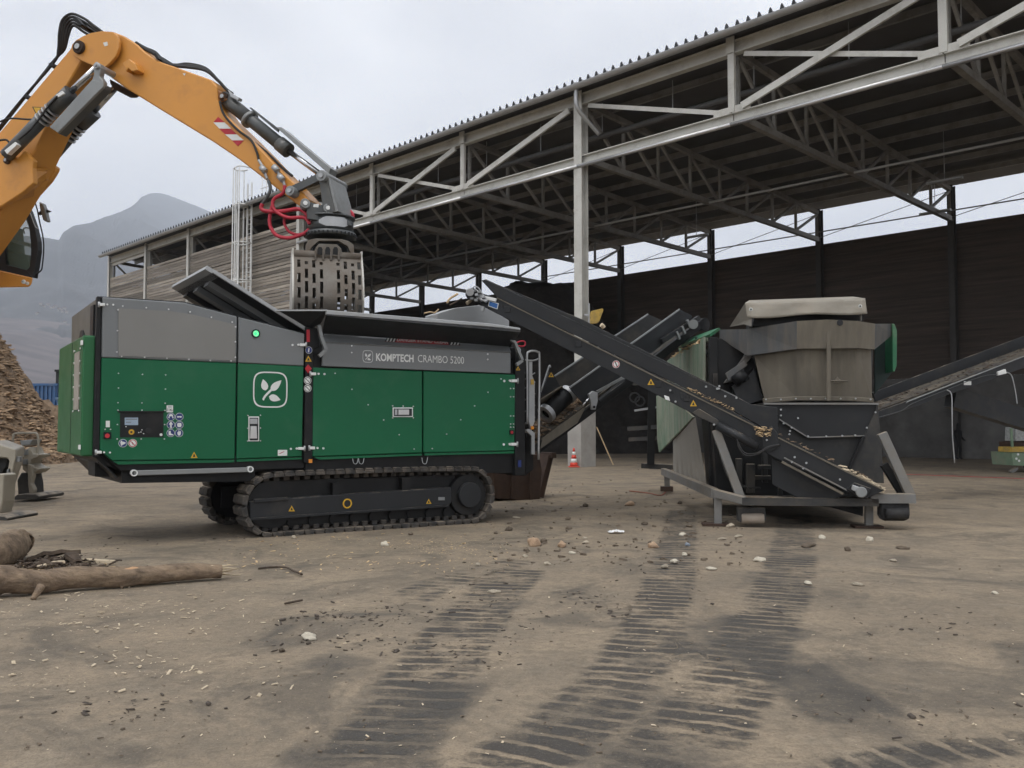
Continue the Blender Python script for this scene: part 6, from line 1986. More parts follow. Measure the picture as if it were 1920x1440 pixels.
MB().cyl(CF.at(1345, 797, -0.08), CF.at(1420, 838, -0.08), 0.075, 16).build('lift_cylinder', an, cv)
for o in (0, 4):
    MB().tube(smooth_path([CF.at(1380 + o, 808, -0.1), CF.at(1384, 830 + o, -0.14), CF.at(1396, 849 + o, -0.15), CF.at(1418, 850 + o * .6, -0.14), CF.at(1440, 838 + o * .5, -0.1), CF.at(1462, 834, -0.02)], 5), 0.014, 7).build('hydraulic_hose', MAT['rubber'], cv)
cplate(rect(1384.5, 793, 1394, 803), -0.004, 0.006, MAT['ink'], 'rail_slot', cv, 0)
cplate([(1325, 761), (1344, 770), (1342, 775), (1323, 766)], -0.004, 0.006, MAT['ink'], 'rail_slot', cv, 0)
cplate([(1427, 812), (1446, 798), (1457, 812), (1462, 838), (1440, 850), (1430, 838)], -0.03, 0.05, an, 'hinge_plate')
cplate([(1447, 860), (1480, 874), (1590, 926), (1560, 938), (1500, 936), (1448, 908)], 0.1, 0.05, an, 'tail_support')
cplate([(1478, 886), (1550, 922), (1512, 922), (1479, 896)], 0.094, 0.006, MAT['ink'], 'support_opening', cv, 0)
MB().bar(CF.at(1466, 866, -0.03), CF.at(1581, 926, -0.03), 0.06, 0.035).build('dusty_ledge', bt, cv)
MB().bar(CF.at(1470, 858, -0.02), CF.at(1588, 919, -0.02), 0.04, 0.02).build('rail_lip', fg, cv)
# tail motor
cplate([(1586, 917), (1602, 905), (1634, 916), (1626, 935), (1618, 935)], -0.06, 0.06, MAT['anthracite'], 'tail_plate')
MB().cyl(CF.at(1615, 923, -0.2), CF.at(1615, 923, -0.05), 0.085, 18).build('tail_motor', MAT['guard_grey'], cv, 0.012)
cplate([(1598, 909), (1612, 914), (1608, 924), (1596, 918)], -0.14, 0.1, MAT['galv'], 'gearbox', cv, 0.008)
crumbs(lambda: CF.at(*(lambda t: (1580 + 78 * t, 878 + 40 * t + random.uniform(-5, 2)))(random.random()), random.uniform(0.05, 0.4)), 130, 0.02, 0.11, MAT['pale_wood'], 'chips_at_tail', cv)
crumbs(lambda: CF.at(*(lambda t: (935 + 700 * t, 556 + 345 * t + random.uniform(-4, 1)))(random.random()), random.uniform(0.1, 0.8)), 170, 0.03, 0.12, MAT['chips'], 'belt_load', cv)
crumbs(lambda: CF.at(random.uniform(1416, 1446), random.uniform(800, 818), -0.05), 60, 0.03, 0.1, MAT['wood'], 'caught_fibres', cv)
crumbs(lambda: CF.at(*(lambda t: (1290 + 90 * t, 728 + 42 * t + random.uniform(-3, 3)))(random.random()), 0.0), 90, 0.02, 0.06, MAT['wood'], 'dusty_fibres', cv)

# ================================================================== stockpile conveyor inside the hall
KF = Frame((7.6, 19.2), (0.96, 0.28))
kc = thing('stockpile_conveyor', 'dark loaded belt conveyor rising to the right behind the screening machine', 'conveyor', KF.o, KF.rz)
def kplate(pts, v, t, mat, name, par=kc):
    return MB().prism([KF.at(x, y, v) for x, y in pts], (0, t, 0)).build(name, mat, par, 0.006)
kplate([(1636, 736), (1920, 630), (2150, 545), (2150, 600), (1920, 685), (1648, 768)], 0.9, 0.04, an2, 'far_skirt')
kplate([(1646, 772), (1700, 752), (1920, 668), (2150, 580), (2150, 598), (1920, 690), (1700, 768), (1648, 786)], 0.0, 0.06, MAT['anthracite'], 'near_rail')
q0, q1 = KF.at(1640, 770, 0.06), KF.at(2150, 582, 0.06)
MB().slab([(q0.x, 0.06, q0.z), (q0.x, 0.9, q0.z), (q1.x, 0.9, q1.z), (q1.x, 0.06, q1.z)], 0.02).build('belt', MAT['belt'], kc)
MB().tube([KF.at(1699, 756, -0.03), KF.at(1702, 753, -0.03), KF.at(1920, 668, -0.03), KF.at(2150, 578, -0.03)], 0.013, 6).build('cable_pipe', MAT['guard_grey'], kc)
MB().tube(smooth_path([KF.at(1648, 782, -0.03), KF.at(1690, 770, -0.03), KF.at(1712, 756, -0.03), KF.at(1774, 731, -0.03), KF.at(1840, 706, -0.03), KF.at(1872, 702, -0.03)], 4), 0.008, 6).build('cable', MAT['arm_grey'], kc)
kplate(rect(1807.5, 715, 1821.5, 722), -0.01, 0.01, MAT['white'], 'sticker')
kplate([(1872, 697), (1886, 692), (1888, 700), (1872, 704)], -0.06, 0.06, MAT['galv_white'], 'switch_box')
MB().tube(smooth_path([KF.at(1775, 731, -0.03), KF.at(1784, 740, -0.05), KF.at(1785, 780, -0.1), KF.at(1786, 820, -0.1), KF.at(1790, 868, -0.1)], 5), 0.013, 6).build('hanging_cable', MAT['galv'], kc)
MB().tube(smooth_path([KF.at(1888, 698, -0.03), KF.at(1897, 705, -0.05), KF.at(1904, 735, -0.08), KF.at(1907, 757, -0.1)], 5), 0.012, 6).build('hanging_cable', MAT['galv'], kc)
def kb():
    t = random.random()
    p = q0.lerp(q1, t)
    return Vector((p.x, random.uniform(0.08, 0.8), p.z + random.uniform(0, 0.08) * (0.4 + t)))
crumbs(kb, 420, 0.03, 0.1, MAT['bark'], 'belt_load', kc)
MB().bar(KF.at(1782, 745, 0.5), KF.at(1960, 800, 0.5), 0.3, 0.45).build('support_arm', MAT['anthracite'], kc)
MB().bar(KF.at(1960, 690, 0.5), KF.at(1960, 860, 0.5), 0.3, 0.3, (0, 1, 0)).build('support_post', MAT['anthracite'], kc)
# ================================================================== rusty skip under the discharge
sk = gpt(985, 937)
RF = Frame((sk.x, sk.y), (uM.x, uM.y))
skip = thing('rusty_skip', 'rusty brown steel skip standing behind the shredder tracks', 'skip', RF.o, RF.rz)
def rplate(pts, v, t, mat, name, bevel=0.008):
    return MB().prism([RF.at(x, y, v) for x, y in pts], (0, t, 0)).build(name, mat, skip, bevel)
rplate([(920, 858), (1012, 852), (1016, 884), (1012, 938), (996, 940), (930, 934)], 0.0, 0.05, MAT['rust'], 'front_wall')
V = [RF.at(1012, 854, 0.03), RF.at(1014, 938, 0.03)]
o_ = [Vector((V[0].x + 0.28, 0.0, V[0].z)), Vector((V[0].x + 0.28, 1.9, V[0].z)), Vector((V[1].x, 1.75, 0.02)), Vector((V[1].x, 0.05, 0.02))]
MB().slab(o_, 0.05).build('end_wall', MAT['rust'], skip, 0.006)
for k in range(5):
    f_ = 0.04 + 0.23 * k
    MB().bar(o_[0].lerp(o_[1], f_) + Vector((0.06, 0, 0)), o_[3].lerp(o_[2], f_) + Vector((0.06, 0, 0)), 0.1, 0.1).build('end_rib', MAT['rust'], skip)
MB().bar(o_[0] + Vector((0.05, -0.05, 0)), o_[1] + Vector((0.05, 0.05, 0)), 0.14, 0.12).build('end_rim', MAT['rust'], skip)
xb = RF.at(922, 860, 0.03).x
MB().box((xb, 1.8, 0.05), (V[0].x + 0.2, 1.86, V[0].z)).build('back_wall', MAT['rust'], skip)
MB().box((xb, 0.06, 0.05), (V[1].x, 1.8, 0.12)).build('floor', MAT['rust'], skip)
rplate(rect(994, 875, 1000, 938), -0.06, 0.06, MAT['rust'], 'front_rib')
rplate(rect(960, 870, 966, 936), -0.06, 0.06, MAT['rust'], 'front_rib')

# ================================================================== traffic cone
cp_ = gpt(1076, 876)
cn = thing('traffic_cone', 'red and white banded traffic cone beside the concrete pedestal', 'cone', (cp_.x, cp_.y, 0))
MB().box((-0.22, -0.22, 0), (0.22, 0.22, 0.045)).build('base', MAT['cone_orange'], cn, 0.015)
hs_ = [0.045, 0.19, 0.34, 0.49, 0.62, 0.77]
rr_ = lambda z: 0.165 - 0.135 * (z - 0.045) / 0.725
for i in range(5):
    MB().cyl((0, 0, hs_[i]), (0, 0, hs_[i + 1]), rr_(hs_[i]), 20, rr_(hs_[i + 1])).build('band', MAT['cone_orange'] if i % 2 == 0 else MAT['white'], cn)

# ================================================================== yellow lamp plate on the column
YF = Frame((P7.x, P7.y), (0.98, 0.2))
yp = thing('yellow_plate', 'tilted yellow plate with rounded corners on a bracket beside the white column', 'plate', YF.o, YF.rz)
MB().prism([YF.at(x, y, -0.5) for x, y in [(1107, 590), (1109, 583), (1130, 578), (1132, 581), (1124, 603), (1120, 606.5), (1107, 607)]], (0, 0.1, 0)).build('plate', MAT['yellow_dirty'], yp, 0.02)
MB().bar(YF.at(1104, 569, -0.4), YF.at(1104.5, 606, -0.4), 0.06, 0.06, (0, 1, 0)).build('bracket', MAT['galv'], yp)
MB().bar(YF.at(1096, 590, -0.4), YF.at(1108, 592, -0.4), 0.06, 0.08).build('bracket_arm', MAT['galv'], yp)

# ================================================================== person in the hall
pp = gpt(1797, 862)
def person():
    m = bpy.data.meshes.new('person')
    J = [(0, 0, 0.98, .15), (0, 0.01, 1.18, .15), (0, 0.0, 1.38, .17), (0, 0, 1.5, .07), (0, -0.02, 1.6, .085), (0, -0.02, 1.72, .085),
         (0.1, 0, 0.92, .1), (0.12, -0.02, 0.52, .07), (0.13, 0.02, 0.1, .05), (0.15, -0.12, 0.05, .045),
         (-0.1, 0, 0.92, .1), (-0.11, 0.02, 0.52, .07), (-0.1, 0.05, 0.1, .05), (-0.12, -0.09, 0.05, .045),
         (0.2, 0, 1.4, .075), (0.28, 0.03, 1.12, .055), (0.24, -0.16, 0.98, .045), (0.22, -0.24, 0.95, .04),
         (-0.2, 0, 1.4, .075), (-0.26, 0.03, 1.12, .055), (-0.26, -0.03, 0.88, .045), (-0.26, -0.05, 0.79, .04)]
    Ed = [(0, 1), (1, 2), (2, 3), (3, 4), (4, 5), (0, 6), (6, 7), (7, 8), (8, 9), (0, 10), (10, 11), (11, 12), (12, 13),
          (2, 14), (14, 15), (15, 16), (16, 17), (2, 18), (18, 19), (19, 20), (20, 21)]
    m.from_pydata([j[:3] for j in J], Ed, [])
    o = bpy.data.objects.new('person', m)
    COL.objects.link(o)
    sk_ = o.modifiers.new('skin', 'SKIN')
    for v, j in zip(m.skin_vertices[0].data, J):
        v.radius = (j[3], j[3])
    m.skin_vertices[0].data[0].use_root = True
    sb = o.modifiers.new('sub', 'SUBSURF')
    sb.levels = sb.render_levels = 2
    m.materials.append(MAT['cloth_dark'])
    return o
pr_ = person()
pr_.location = (pp.x, pp.y, 0)
pr_.rotation_euler = (0, 0, 0.5)
tag(pr_, 'dark clothed person standing in the shade by the rear hall wall', 'person')
hb_ = MB()
hb_.cyl((0, -0.02, 1.66), (0, -0.02, 1.8), 0.098, 14, 0.05).build('hair', MAT['cloth_dark'], pr_)

# ================================================================== green machine at the right edge
gm0 = gpt(1905, 886)
MF = Frame((gm0.x, gm0.y), (1, 0.1))
gm = thing('generator_trailer', 'pale green wheeled machine with grey gauge panel cut by the right edge', 'machine', MF.o, MF.rz)
def mpl(pts, v, t, mat, name):
    return MB().prism([MF.at(x, y, v) for x, y in pts], (0, t, 0)).build(name, mat, gm, 0.01)
pale_g = M('pale_green_paint', (0.17, 0.26, 0.17), 0.6, 0, 0.15, 4, (0.25, 0.24, 0.18), 0.4)
mpl([(1897, 848), (1990, 846), (1990, 874), (1900, 873)], 0.0, 1.2, pale_g, 'body')
mpl([(1895, 802), (1899, 802), (1901, 838), (1898, 842)], 0.0, 0.08, pale_g, 'frame_post')
mpl([(1905, 801), (1990, 796), (1990, 826), (1904, 827)], 0.02, 0.6, M('gauge_panel', (0.34, 0.35, 0.34), 0.6, 0, 0.3, 14), 'gauge_panel')
mpl([(1898, 838), (1990, 836), (1990, 846), (1898, 848)], -0.05, 0.8, MAT['yellow_dirty'], 'yellow_band')
mpl([(1899, 828), (1990, 827), (1990, 836), (1900, 837)], 0.1, 0.8, MAT['rust'], 'shelf')
MB().bar(MF.at(1894, 886, 0.0), MF.at(1906, 878, 0.1), 0.1, 0.1).build('jockey_leg', MAT['frame_grey'], gm)
MB().bar(MF.at(1894, 794, 0.0), MF.at(1895, 803, 0.0), 0.03, 0.03, (0, 1, 0)).build('post_tip', MAT['galv'], gm)
MB().cyl(MF.at(1935, 872, 0.1), MF.at(1935, 872, 0.35), 0.28, 20).build('wheel', MAT['rubber'], gm)
for x, y in ((1909, 852), (1906, 860), (1911, 864)):
    disc(MF, x, y, 2.2, -0.01, MAT['galv_white'], gm, 'rivet_cap', 10, 0.01)

# ================================================================== heaps
def heap(name, label, cat, cx, cy, rx, ry, h, mat, seed, res=90, rough=0.35, pw=1.0, top=None):
    V, Fc = [], []
    xs = np.linspace(-1.15, 1.15, res)
    X, Y = np.meshgrid(xs, xs)
    R = np.sqrt(X ** 2 + Y ** 2) * (1 + 0.22 * fbm(X * 1.7 + 9, Y * 1.7, 3, seed))
    Z = h * np.clip(1 - R, -0.08, 1) ** 1 if pw == 1 else h * np.sign(1 - R) * np.abs(np.clip(1 - R, -0.02, 1)) ** pw
    Z = np.where(R > 1, -0.15, Z)
    Z = Z + rough * fbm(X * 5, Y * 5, 5, seed + 2) * (R < 1.02) + 0.1 * rough * rng.standard_normal(X.shape) * (R < 1)
    if top is not None:
        Z = np.minimum(Z, top + 0.6 * rough * fbm(X * 4, Y * 4, 4, seed + 5))
    P = np.stack([X * rx, Y * ry, np.maximum(Z, -0.2)], -1).reshape(-1, 3)
    I = np.arange(res * res).reshape(res, res)
    fs = np.stack([I[:-1, :-1], I[:-1, 1:], I[1:, 1:], I[1:, :-1]], -1).reshape(-1, 4)
    t = thing(name, label, cat, (cx, cy, 0))
    MB().add(P.tolist(), fs.tolist(), True).build('mound', mat, t)
    return t, lambda x, y: float(np.interp(x / rx, xs, Z[np.abs(xs - y / ry).argmin()]))
hp0 = gpt(60, 868)
wh, wz = heap('wood_chip_heap', 'tall brown heap of shredded wood at the left behind the excavator', 'heap', -29.0, 42.0, 9.6, 8.5, 16.0, MAT['chips'], 3, 120, 0.9, 1.4, 9.0)
def on_heap():
    while True:
        x, y = random.uniform(1, 9.6), random.uniform(-7, 3)
        z = wz(x, y)
        if z > 0.05:
            return Vector((x, y, z + 0.03))
crumbs(on_heap, 8000, 0.1, 0.5, M('chip_pieces', (0.38, 0.27, 0.17), 0.9, 0, 0.4, 1.2, (0.16, 0.1, 0.06), 0.5, 0.9), 'surface_chips', wh)
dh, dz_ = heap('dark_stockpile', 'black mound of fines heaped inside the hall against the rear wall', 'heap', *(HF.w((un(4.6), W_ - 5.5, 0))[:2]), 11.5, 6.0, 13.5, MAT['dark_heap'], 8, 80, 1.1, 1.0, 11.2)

# ================================================================== blue containers
def container(x0, x1, ytop, ybot, Y, col, label, ribs, open_top=True):
    o = CAM + ray(x0, ybot) * (Y / ray(x0, ybot).y)
    w = (x1 - x0) / F * Y
    h = CAM_H + (801 - ytop) / F * Y
    t = thing('steel_container', label, 'container', (o.x, Y, 0))
    MB().box((0, 0, 0.25), (w, 0.08, h)).build('front_wall', col, t)
    MB().box((0, 0.08, 0.25), (0.08, 2.2, h)).build('side_wall', col, t)
    MB().box((w - 0.08, 0.08, 0.25), (w, 2.2, h)).build('side_wall', col, t)
    MB().box((0.08, 2.12, 0.25), (w - 0.08, 2.2, h)).build('back_wall', col, t)
    MB().box((0, -0.02, 0.0), (w, 2.2, 0.245)).build('floor', col, t)
    MB().box((-0.05, -0.12, h - 0.16), (w + 0.05, -0.002, h)).build('top_rail', col, t)
    for k in range(ribs):
        u = w * (k + 0.5) / ribs
        MB().box((u - 0.06, -0.1, 0.25), (u + 0.06, -0.002, h - 0.165)).build('rib', col, t)
    return t
container(50, 104, 719, 860, 60, MAT['container_blue'], 'blue ribbed steel container behind the wood chip heap', 7)
container(104, 150, 745, 860, 58, M('pale_blue_paint', (0.12, 0.2, 0.3), 0.6), 'pale blue container half hidden by the green shredder end', 2)
c3 = container(104, 150, 693, 742, 64, MAT['anthracite'], 'dark box body showing above the pale blue container', 2)

# ================================================================== logs
def log(name, label, pts, radii, mat, end_mat, seed, stubs=()):
    P = smooth_path(pts, 30)
    n = len(P)
    rs = np.interp(np.linspace(0, 1, n), np.linspace(0, 1, len(radii)), radii)
    t = thing(name, label, 'log', (P[0].x, P[0].y, 0))
    V, Fc = [], []
    sides = 44
    prev = None
    o0 = Vector((P[0].x, P[0].y, 0))
    for i, p in enumerate(P):
        d = (P[min(i + 1, n - 1)] - P[max(i - 1, 0)]).normalized()
        a = Vector((0, 0, 1)) - d * d.z
        a.normalize()
        b = d.cross(a)
        for k in range(sides):
            an_ = 2 * math.pi * k / sides
            nn = 1 + 0.12 * mnoise.noise(Vector((i * 0.07, math.cos(an_) * 1.2 + seed, math.sin(an_) * 1.2))) + 0.07 * mnoise.noise(Vector((i * 0.13, math.cos(an_) * 5 + seed, math.sin(an_) * 5))) - 0.10 * max(0, mnoise.noise(Vector((i * 0.2, math.cos(an_) * 9 + seed, math.sin(an_) * 9))) - 0.1)
            V.append(p - o0 + (a * math.cos(an_) + b * math.sin(an_)) * rs[i] * nn)
    for i in range(n - 1):
        for k in range(sides):
            Fc.append((i * sides + k, i * sides + (k + 1) % sides, (i + 1) * sides + (k + 1) % sides, (i + 1) * sides + k))
    MB().add(V, Fc, True).build('trunk', mat, t)
    MB().add(V[-sides:], [tuple(range(sides))]).build('cut_end', end_mat, t)
    MB().add(V[:sides], [tuple(range(sides))]).build('cut_end', end_mat, t)
    for a_, b_, r_ in stubs:
        MB().tube(smooth_path([Vector(a_) - o0, (Vector(a_) + Vector(b_)) / 2 - o0 + Vector((0.01, 0, 0.01)), Vector(b_) - o0], 3), r_, 8, [r_ * (1 - 0.07 * i) for i in range(7)]).build('branch_stub', mat, t)
    return t
g0, g1 = gpt(-60, 1122), gpt(415, 1086)
q = lambda f, dz: Vector((g0.x + (g1.x - g0.x) * f, g0.y + (g1.y - g0.y) * f, dz))
s1, s2, s3 = gpt(70, 1122), gpt(262, 1098), gpt(228, 1103)
lg = log('fallen_log', 'long slender barked log lying across the lower left of the yard',
    [q(0, .13), q(0.12, .15), q(0.25, .115) + Vector((0, -.03, 0)), q(0.42, .12) + Vector((0, .02, 0)), q(0.62, .1) + Vector((0, -.02, 0)), q(0.82, .105) + Vector((0, .015, 0)), q(1.0, .085)], [0.15, 0.135, 0.11, 0.105, 0.095, 0.09, 0.07], MAT['log'], MAT['wood'], 3,
    [((s1.x, s1.y + 0.06, 0.1), (s1.x - 0.02, s1.y - 0.05, 0.0), 0.04), ((s2.x, s2.y + 0.1, 0.06), (s2.x, s2.y + 0.02, 0.0), 0.025), ((s3.x, s3.y + 0.1, 0.06), (s3.x - .01, s3.y + 0.02, 0.0), 0.025)])
# peeled patch and splintered tip
pe = g0.lerp(g1, 0.625)
dirg = (g1 - g0).normalized()
MB().tube([Vector((pe.x, pe.y, 0)) - Vector((q(0, 0).x, q(0, 0).y, 0)) + dirg * s + Vector((0, -0.035, 0.155)) for s in (-0.17, -0.1, 0, 0.1, 0.17)], 0.04, 8, [0.004, 0.035, 0.045, 0.035, 0.004]).build('peeled_patch', M('peeled_wood', (0.5, 0.3, 0.16), 0.7), lg)
for k in range(9):
    a = Vector((g1.x - g0.x, g1.y - g0.y, 0.09)) + Vector((0, random.uniform(-.06, .06), random.uniform(-.05, .06)))
    MB().tube([a - dirg * 0.1, a + dirg * random.uniform(0.08, 0.22) + Vector((0, random.uniform(-.05, .05), random.uniform(-.08, .03)))], 0.012, 5, [0.014, 0.003]).build('splinter', MAT['pale_wood'], lg)
h0 = gpt(-40, 1075)
h1 = gpt(32, 1050)
log('thick_log', 'thick cracked bark log end at the left edge beside the slender log',
    [Vector((h0.x - 1.0, h0.y + 0.1, 0.2)), Vector((h0.x, h0.y + 0.1, 0.19)), Vector((h1.x - 0.05, h1.y + 0.05, 0.185)), Vector((h1.x + 0.02, h1.y + 0.06, 0.185))], [0.21, 0.2, 0.19, 0.13], MAT['log'], MAT['bark'], 8)

# ================================================================== bark scraps, sticks, stones, litter
def slab_piece(name, label, cat, px, py, l, w, h, rz, mat, tilt=0.1, group=None, lift=0.0):
    p = gpt(px, py)
    n = 7
    V, Fc = [], []
    for i in range(n):
        s = i / (n - 1) - 0.5
        wv = w * (0.35 + 0.65 * math.sqrt(max(0, 1 - (2 * s) ** 2 * 0.9))) * random.uniform(0.8, 1.1)
        zz = h * random.uniform(-0.25, 0.25) + h * 0.8 * math.sin((s + 0.5) * math.pi)
        V += [(s * l, -wv / 2, zz), (s * l, wv / 2, zz + h * random.uniform(-.3, .3)), (s * l, wv / 2, zz + h * 0.7), (s * l, -wv / 2, zz + h * 0.6)]
    for i in range(n - 1):
        for k in range(4):
            Fc.append((4 * i + k, 4 * i + (k + 1) % 4, 4 * i + 4 + (k + 1) % 4, 4 * i + 4 + k))
    Fc += [(3, 2, 1, 0), tuple(4 * (n - 1) + k for k in range(4))]
    o = MB().add(V, Fc).build(name, mat)
    o.location = (p.x, p.y, h * 0.35 + lift)
    o.rotation_euler = (random.uniform(-tilt, tilt), random.uniform(-tilt, tilt), rz)
    return tag(o, label, cat, group)
G_B = 'bark scraps by the slender log'
slab_piece('bark_scrap', 'dark arched bark scrap topping the debris pile by the log', 'bark', 102, 1060, 0.55, 0.18, 0.07, 0.3, MAT['bark'], 0.2, G_B, 0.05)
slab_piece('bark_scrap', 'pale torn bark scrap at the front of the debris pile', 'bark', 92, 1070, 0.33, 0.14, 0.04, 0.5, MAT['pale_wood'], 0.2, G_B, 0.02)
slab_piece('bark_scrap', 'flat pale bark strip with dark tip right of the debris pile', 'bark', 172, 1062, 0.5, 0.1, 0.05, 0.15, MAT['pale_wood'], 0.1, G_B)
slab_piece('bark_scrap', 'brown curled bark scrap right of centre in the debris pile', 'bark', 133, 1064, 0.3, 0.13, 0.08, -0.6, MAT['bark'], 0.2, G_B, 0.02)
slab_piece('bark_scrap', 'long pale bark splinter leaning behind the debris pile', 'bark', 124, 1052, 0.5, 0.06, 0.03, -0.55, MAT['pale_wood'], 0.2, G_B, 0.05)
def around(px, py, sx, sy, z0=0.0, z1=0.05, sq=True):
    def f():
        a = gpt(px + random.gauss(0, sx), py + random.gauss(0, sy))
        return Vector((a.x, a.y, random.uniform(z0, z1)))
    return f
crumbs(around(105, 1066, 45, 7, 0, 0.1), 420, 0.02, 0.14, MAT['bark'], 'bark_crumbs', None, label='dark bark crumbs strewn round the debris pile')
crumbs(around(110, 1074, 55, 6, 0, 0.04), 200, 0.02, 0.13, MAT['wood'], 'wood_splinters', None, label='pale wood splinters strewn round the debris pile')
# shavings over the lower left yard
def field(x0, x1, y0, y1):
    def f():
        a = gpt(random.uniform(x0, x1), y0 + (y1 - y0) * random.random())
        return Vector((a.x, a.y, 0.006))
    return f
def clump(rect_, n, k):
    cs = [(random.uniform(rect_[0], rect_[1]), random.uniform(rect_[2], rect_[3])) for _ in range(k)]
    def f():
        c = random.choice(cs)
        a = gpt(c[0] + random.gauss(0, 45), max(860, c[1] + random.gauss(0, 14)))
        return Vector((a.x, a.y, 0.006))
    return f
crumbs(clump((0, 520, 1110, 1290), 0, 40), 450, 0.005, 0.045, MAT['pale_wood'], 'wood_shavings', None, label='pale wood shavings scattered over the lower left yard', flat=0.4)
crumbs(field(420, 960, 1000, 1075), 330, 0.008, 0.06, MAT['wood'], 'wood_shavings', None, label='wood shavings lying along the near track', flat=0.4)
crumbs(around(830, 1025, 60, 10, 0, 0.01), 500, 0.005, 0.022, MAT['wood'], 'sawdust', None, label='yellowish sawdust patch in front of the track end', flat=0.4)
crumbs(field(0, 1920, 1080, 1420), 260, 0.005, 0.03, MAT['pale_wood'], 'wood_shavings', None, label='single pale shavings across the front of the yard', flat=0.4)
crumbs(field(900, 1400, 880, 1060), 420, 0.02, 0.09, MAT['dark_stone'], 'brown_crumbs', None, label='small brown clods between the two machines', flat=1.2)
crumbs(field(0, 1920, 960, 1420), 800, 0.004, 0.028, MAT['dark_stone'], 'soil_crumbs', None, label='dark soil crumbs spread over the yard', flat=1.0)
mud_spots = [((620, 1160, 75, 8), 5), ((745, 1150, 45, 9), 3), ((230, 1325, 110, 16), 3), ((700, 1205, 110, 14), 4), ((900, 1180, 70, 55), 6), ((1130, 1135, 55, 14), 4), ((1640, 1340, 110, 24), 2), ((1720, 1170, 80, 14), 2), ((200, 1020, 130, 10), 3), ((1000, 1100, 260, 40), 5)]
def mud_pt():
    sp = random.choices([m[0] for m in mud_spots], [m[1] for m in mud_spots])[0]
    a = gpt(sp[0] + random.gauss(0, sp[2]), max(900, sp[1] + random.gauss(0, sp[3])))
    return Vector((a.x, a.y, random.uniform(0, 0.008)))
crumbs(mud_pt, 950, 0.004, 0.05, M('mud_dark', (0.07, 0.056, 0.045), 0.95, 0, 0.3, 12), 'mud_clods', None, label='dark mud clods and bark bits dropped along the tyre marks', flat=0.7)
# thin sticks
def stick_thing(pts, r, label):
    P = [gpt(x, y) for x, y in pts]
    o0 = P[0].copy()
    Q = [Vector((p.x - o0.x, p.y - o0.y, r + 0.004 * i)) for i, p in enumerate(P)]
    o = MB().tube(smooth_path(Q, 5), r, 6).build('twig', MAT['bark'])
    o.location = (o0.x, o0.y, 0.0)
    tag(o, label, 'twig', 'twigs on the yard')
stick_thing([(484, 1068), (510, 1066), (535, 1067), (550, 1074), (566, 1082)], 0.012, 'thin bent twig lying in front of the near track')
stick_thing([(534, 1134), (552, 1131), (567, 1129)], 0.01, 'short straight twig above the dark debris line')

# stones
def rock(seed, el):
    bm = bmesh.new()
    bmesh.ops.create_icosphere(bm, subdivisions=3, radius=1.0)
    for v in bm.verts:
        n = mnoise.noise(v.co * 1.1 + Vector((seed * 3.1, 0, 0))) * 0.5 + mnoise.noise(v.co * 2.7 + Vector((0, seed * 5.3, 0))) * 0.22
        v.co = Vector((v.co.x * el[0], v.co.y * el[1], v.co.z * el[2])) * (1 + n)
        v.co.z = max(v.co.z, -el[2] * 0.55)
    m = bpy.data.meshes.new('rock')
    bm.to_mesh(m)
    bm.free()
    m.polygons.foreach_set('use_smooth', [True] * len(m.polygons))
    return m
rocks = [rock(i, e) for i, e in enumerate([(1, .8, .6), (1, .7, .75), (1, .6, .35), (1, .9, .9), (1, .55, .5)])]
MATS = {'p': MAT['stone'], 'd': MAT['dark_stone'], 'w': M('chalky_stone', (0.6, 0.55, 0.45), 0.9, 0, 0.15, 9, (0.4, 0.34, 0.25), 0.3, 8, 0.5, 30),
        'r': M('reddish_stone', (0.4, 0.26, 0.16), 0.9, 0, 0.3, 9, (0.5, 0.42, 0.32), 0.4, 9, 0.5, 30), 'b': M('bluish_stone', (0.2, 0.23, 0.27), 0.85, 0, 0.2, 9)}
for ms in MATS.values():
    pass
def stone(px, py, wpx, kind, mesh, label, group=None, name='stone'):
    p = gpt(px, py)
    dist = (p - CAM).length
    r = wpx / 2 / F * dist
    me_ = rocks[mesh].copy()
    me_.materials.append(MATS[kind])
    o = bpy.data.objects.new(name, me_)
    COL.objects.link(o)
    o.scale = (r, r, r)
    o.rotation_euler = (0, 0, random.uniform(0, 6.28))
    z0 = -min(v.co.z for v in me_.vertices) * r
    o.location = (p.x, p.y + r * 0.4, z0 * 0.92)
    tag(o, label, 'stone', group)
G_S = 'loose stones on the yard'
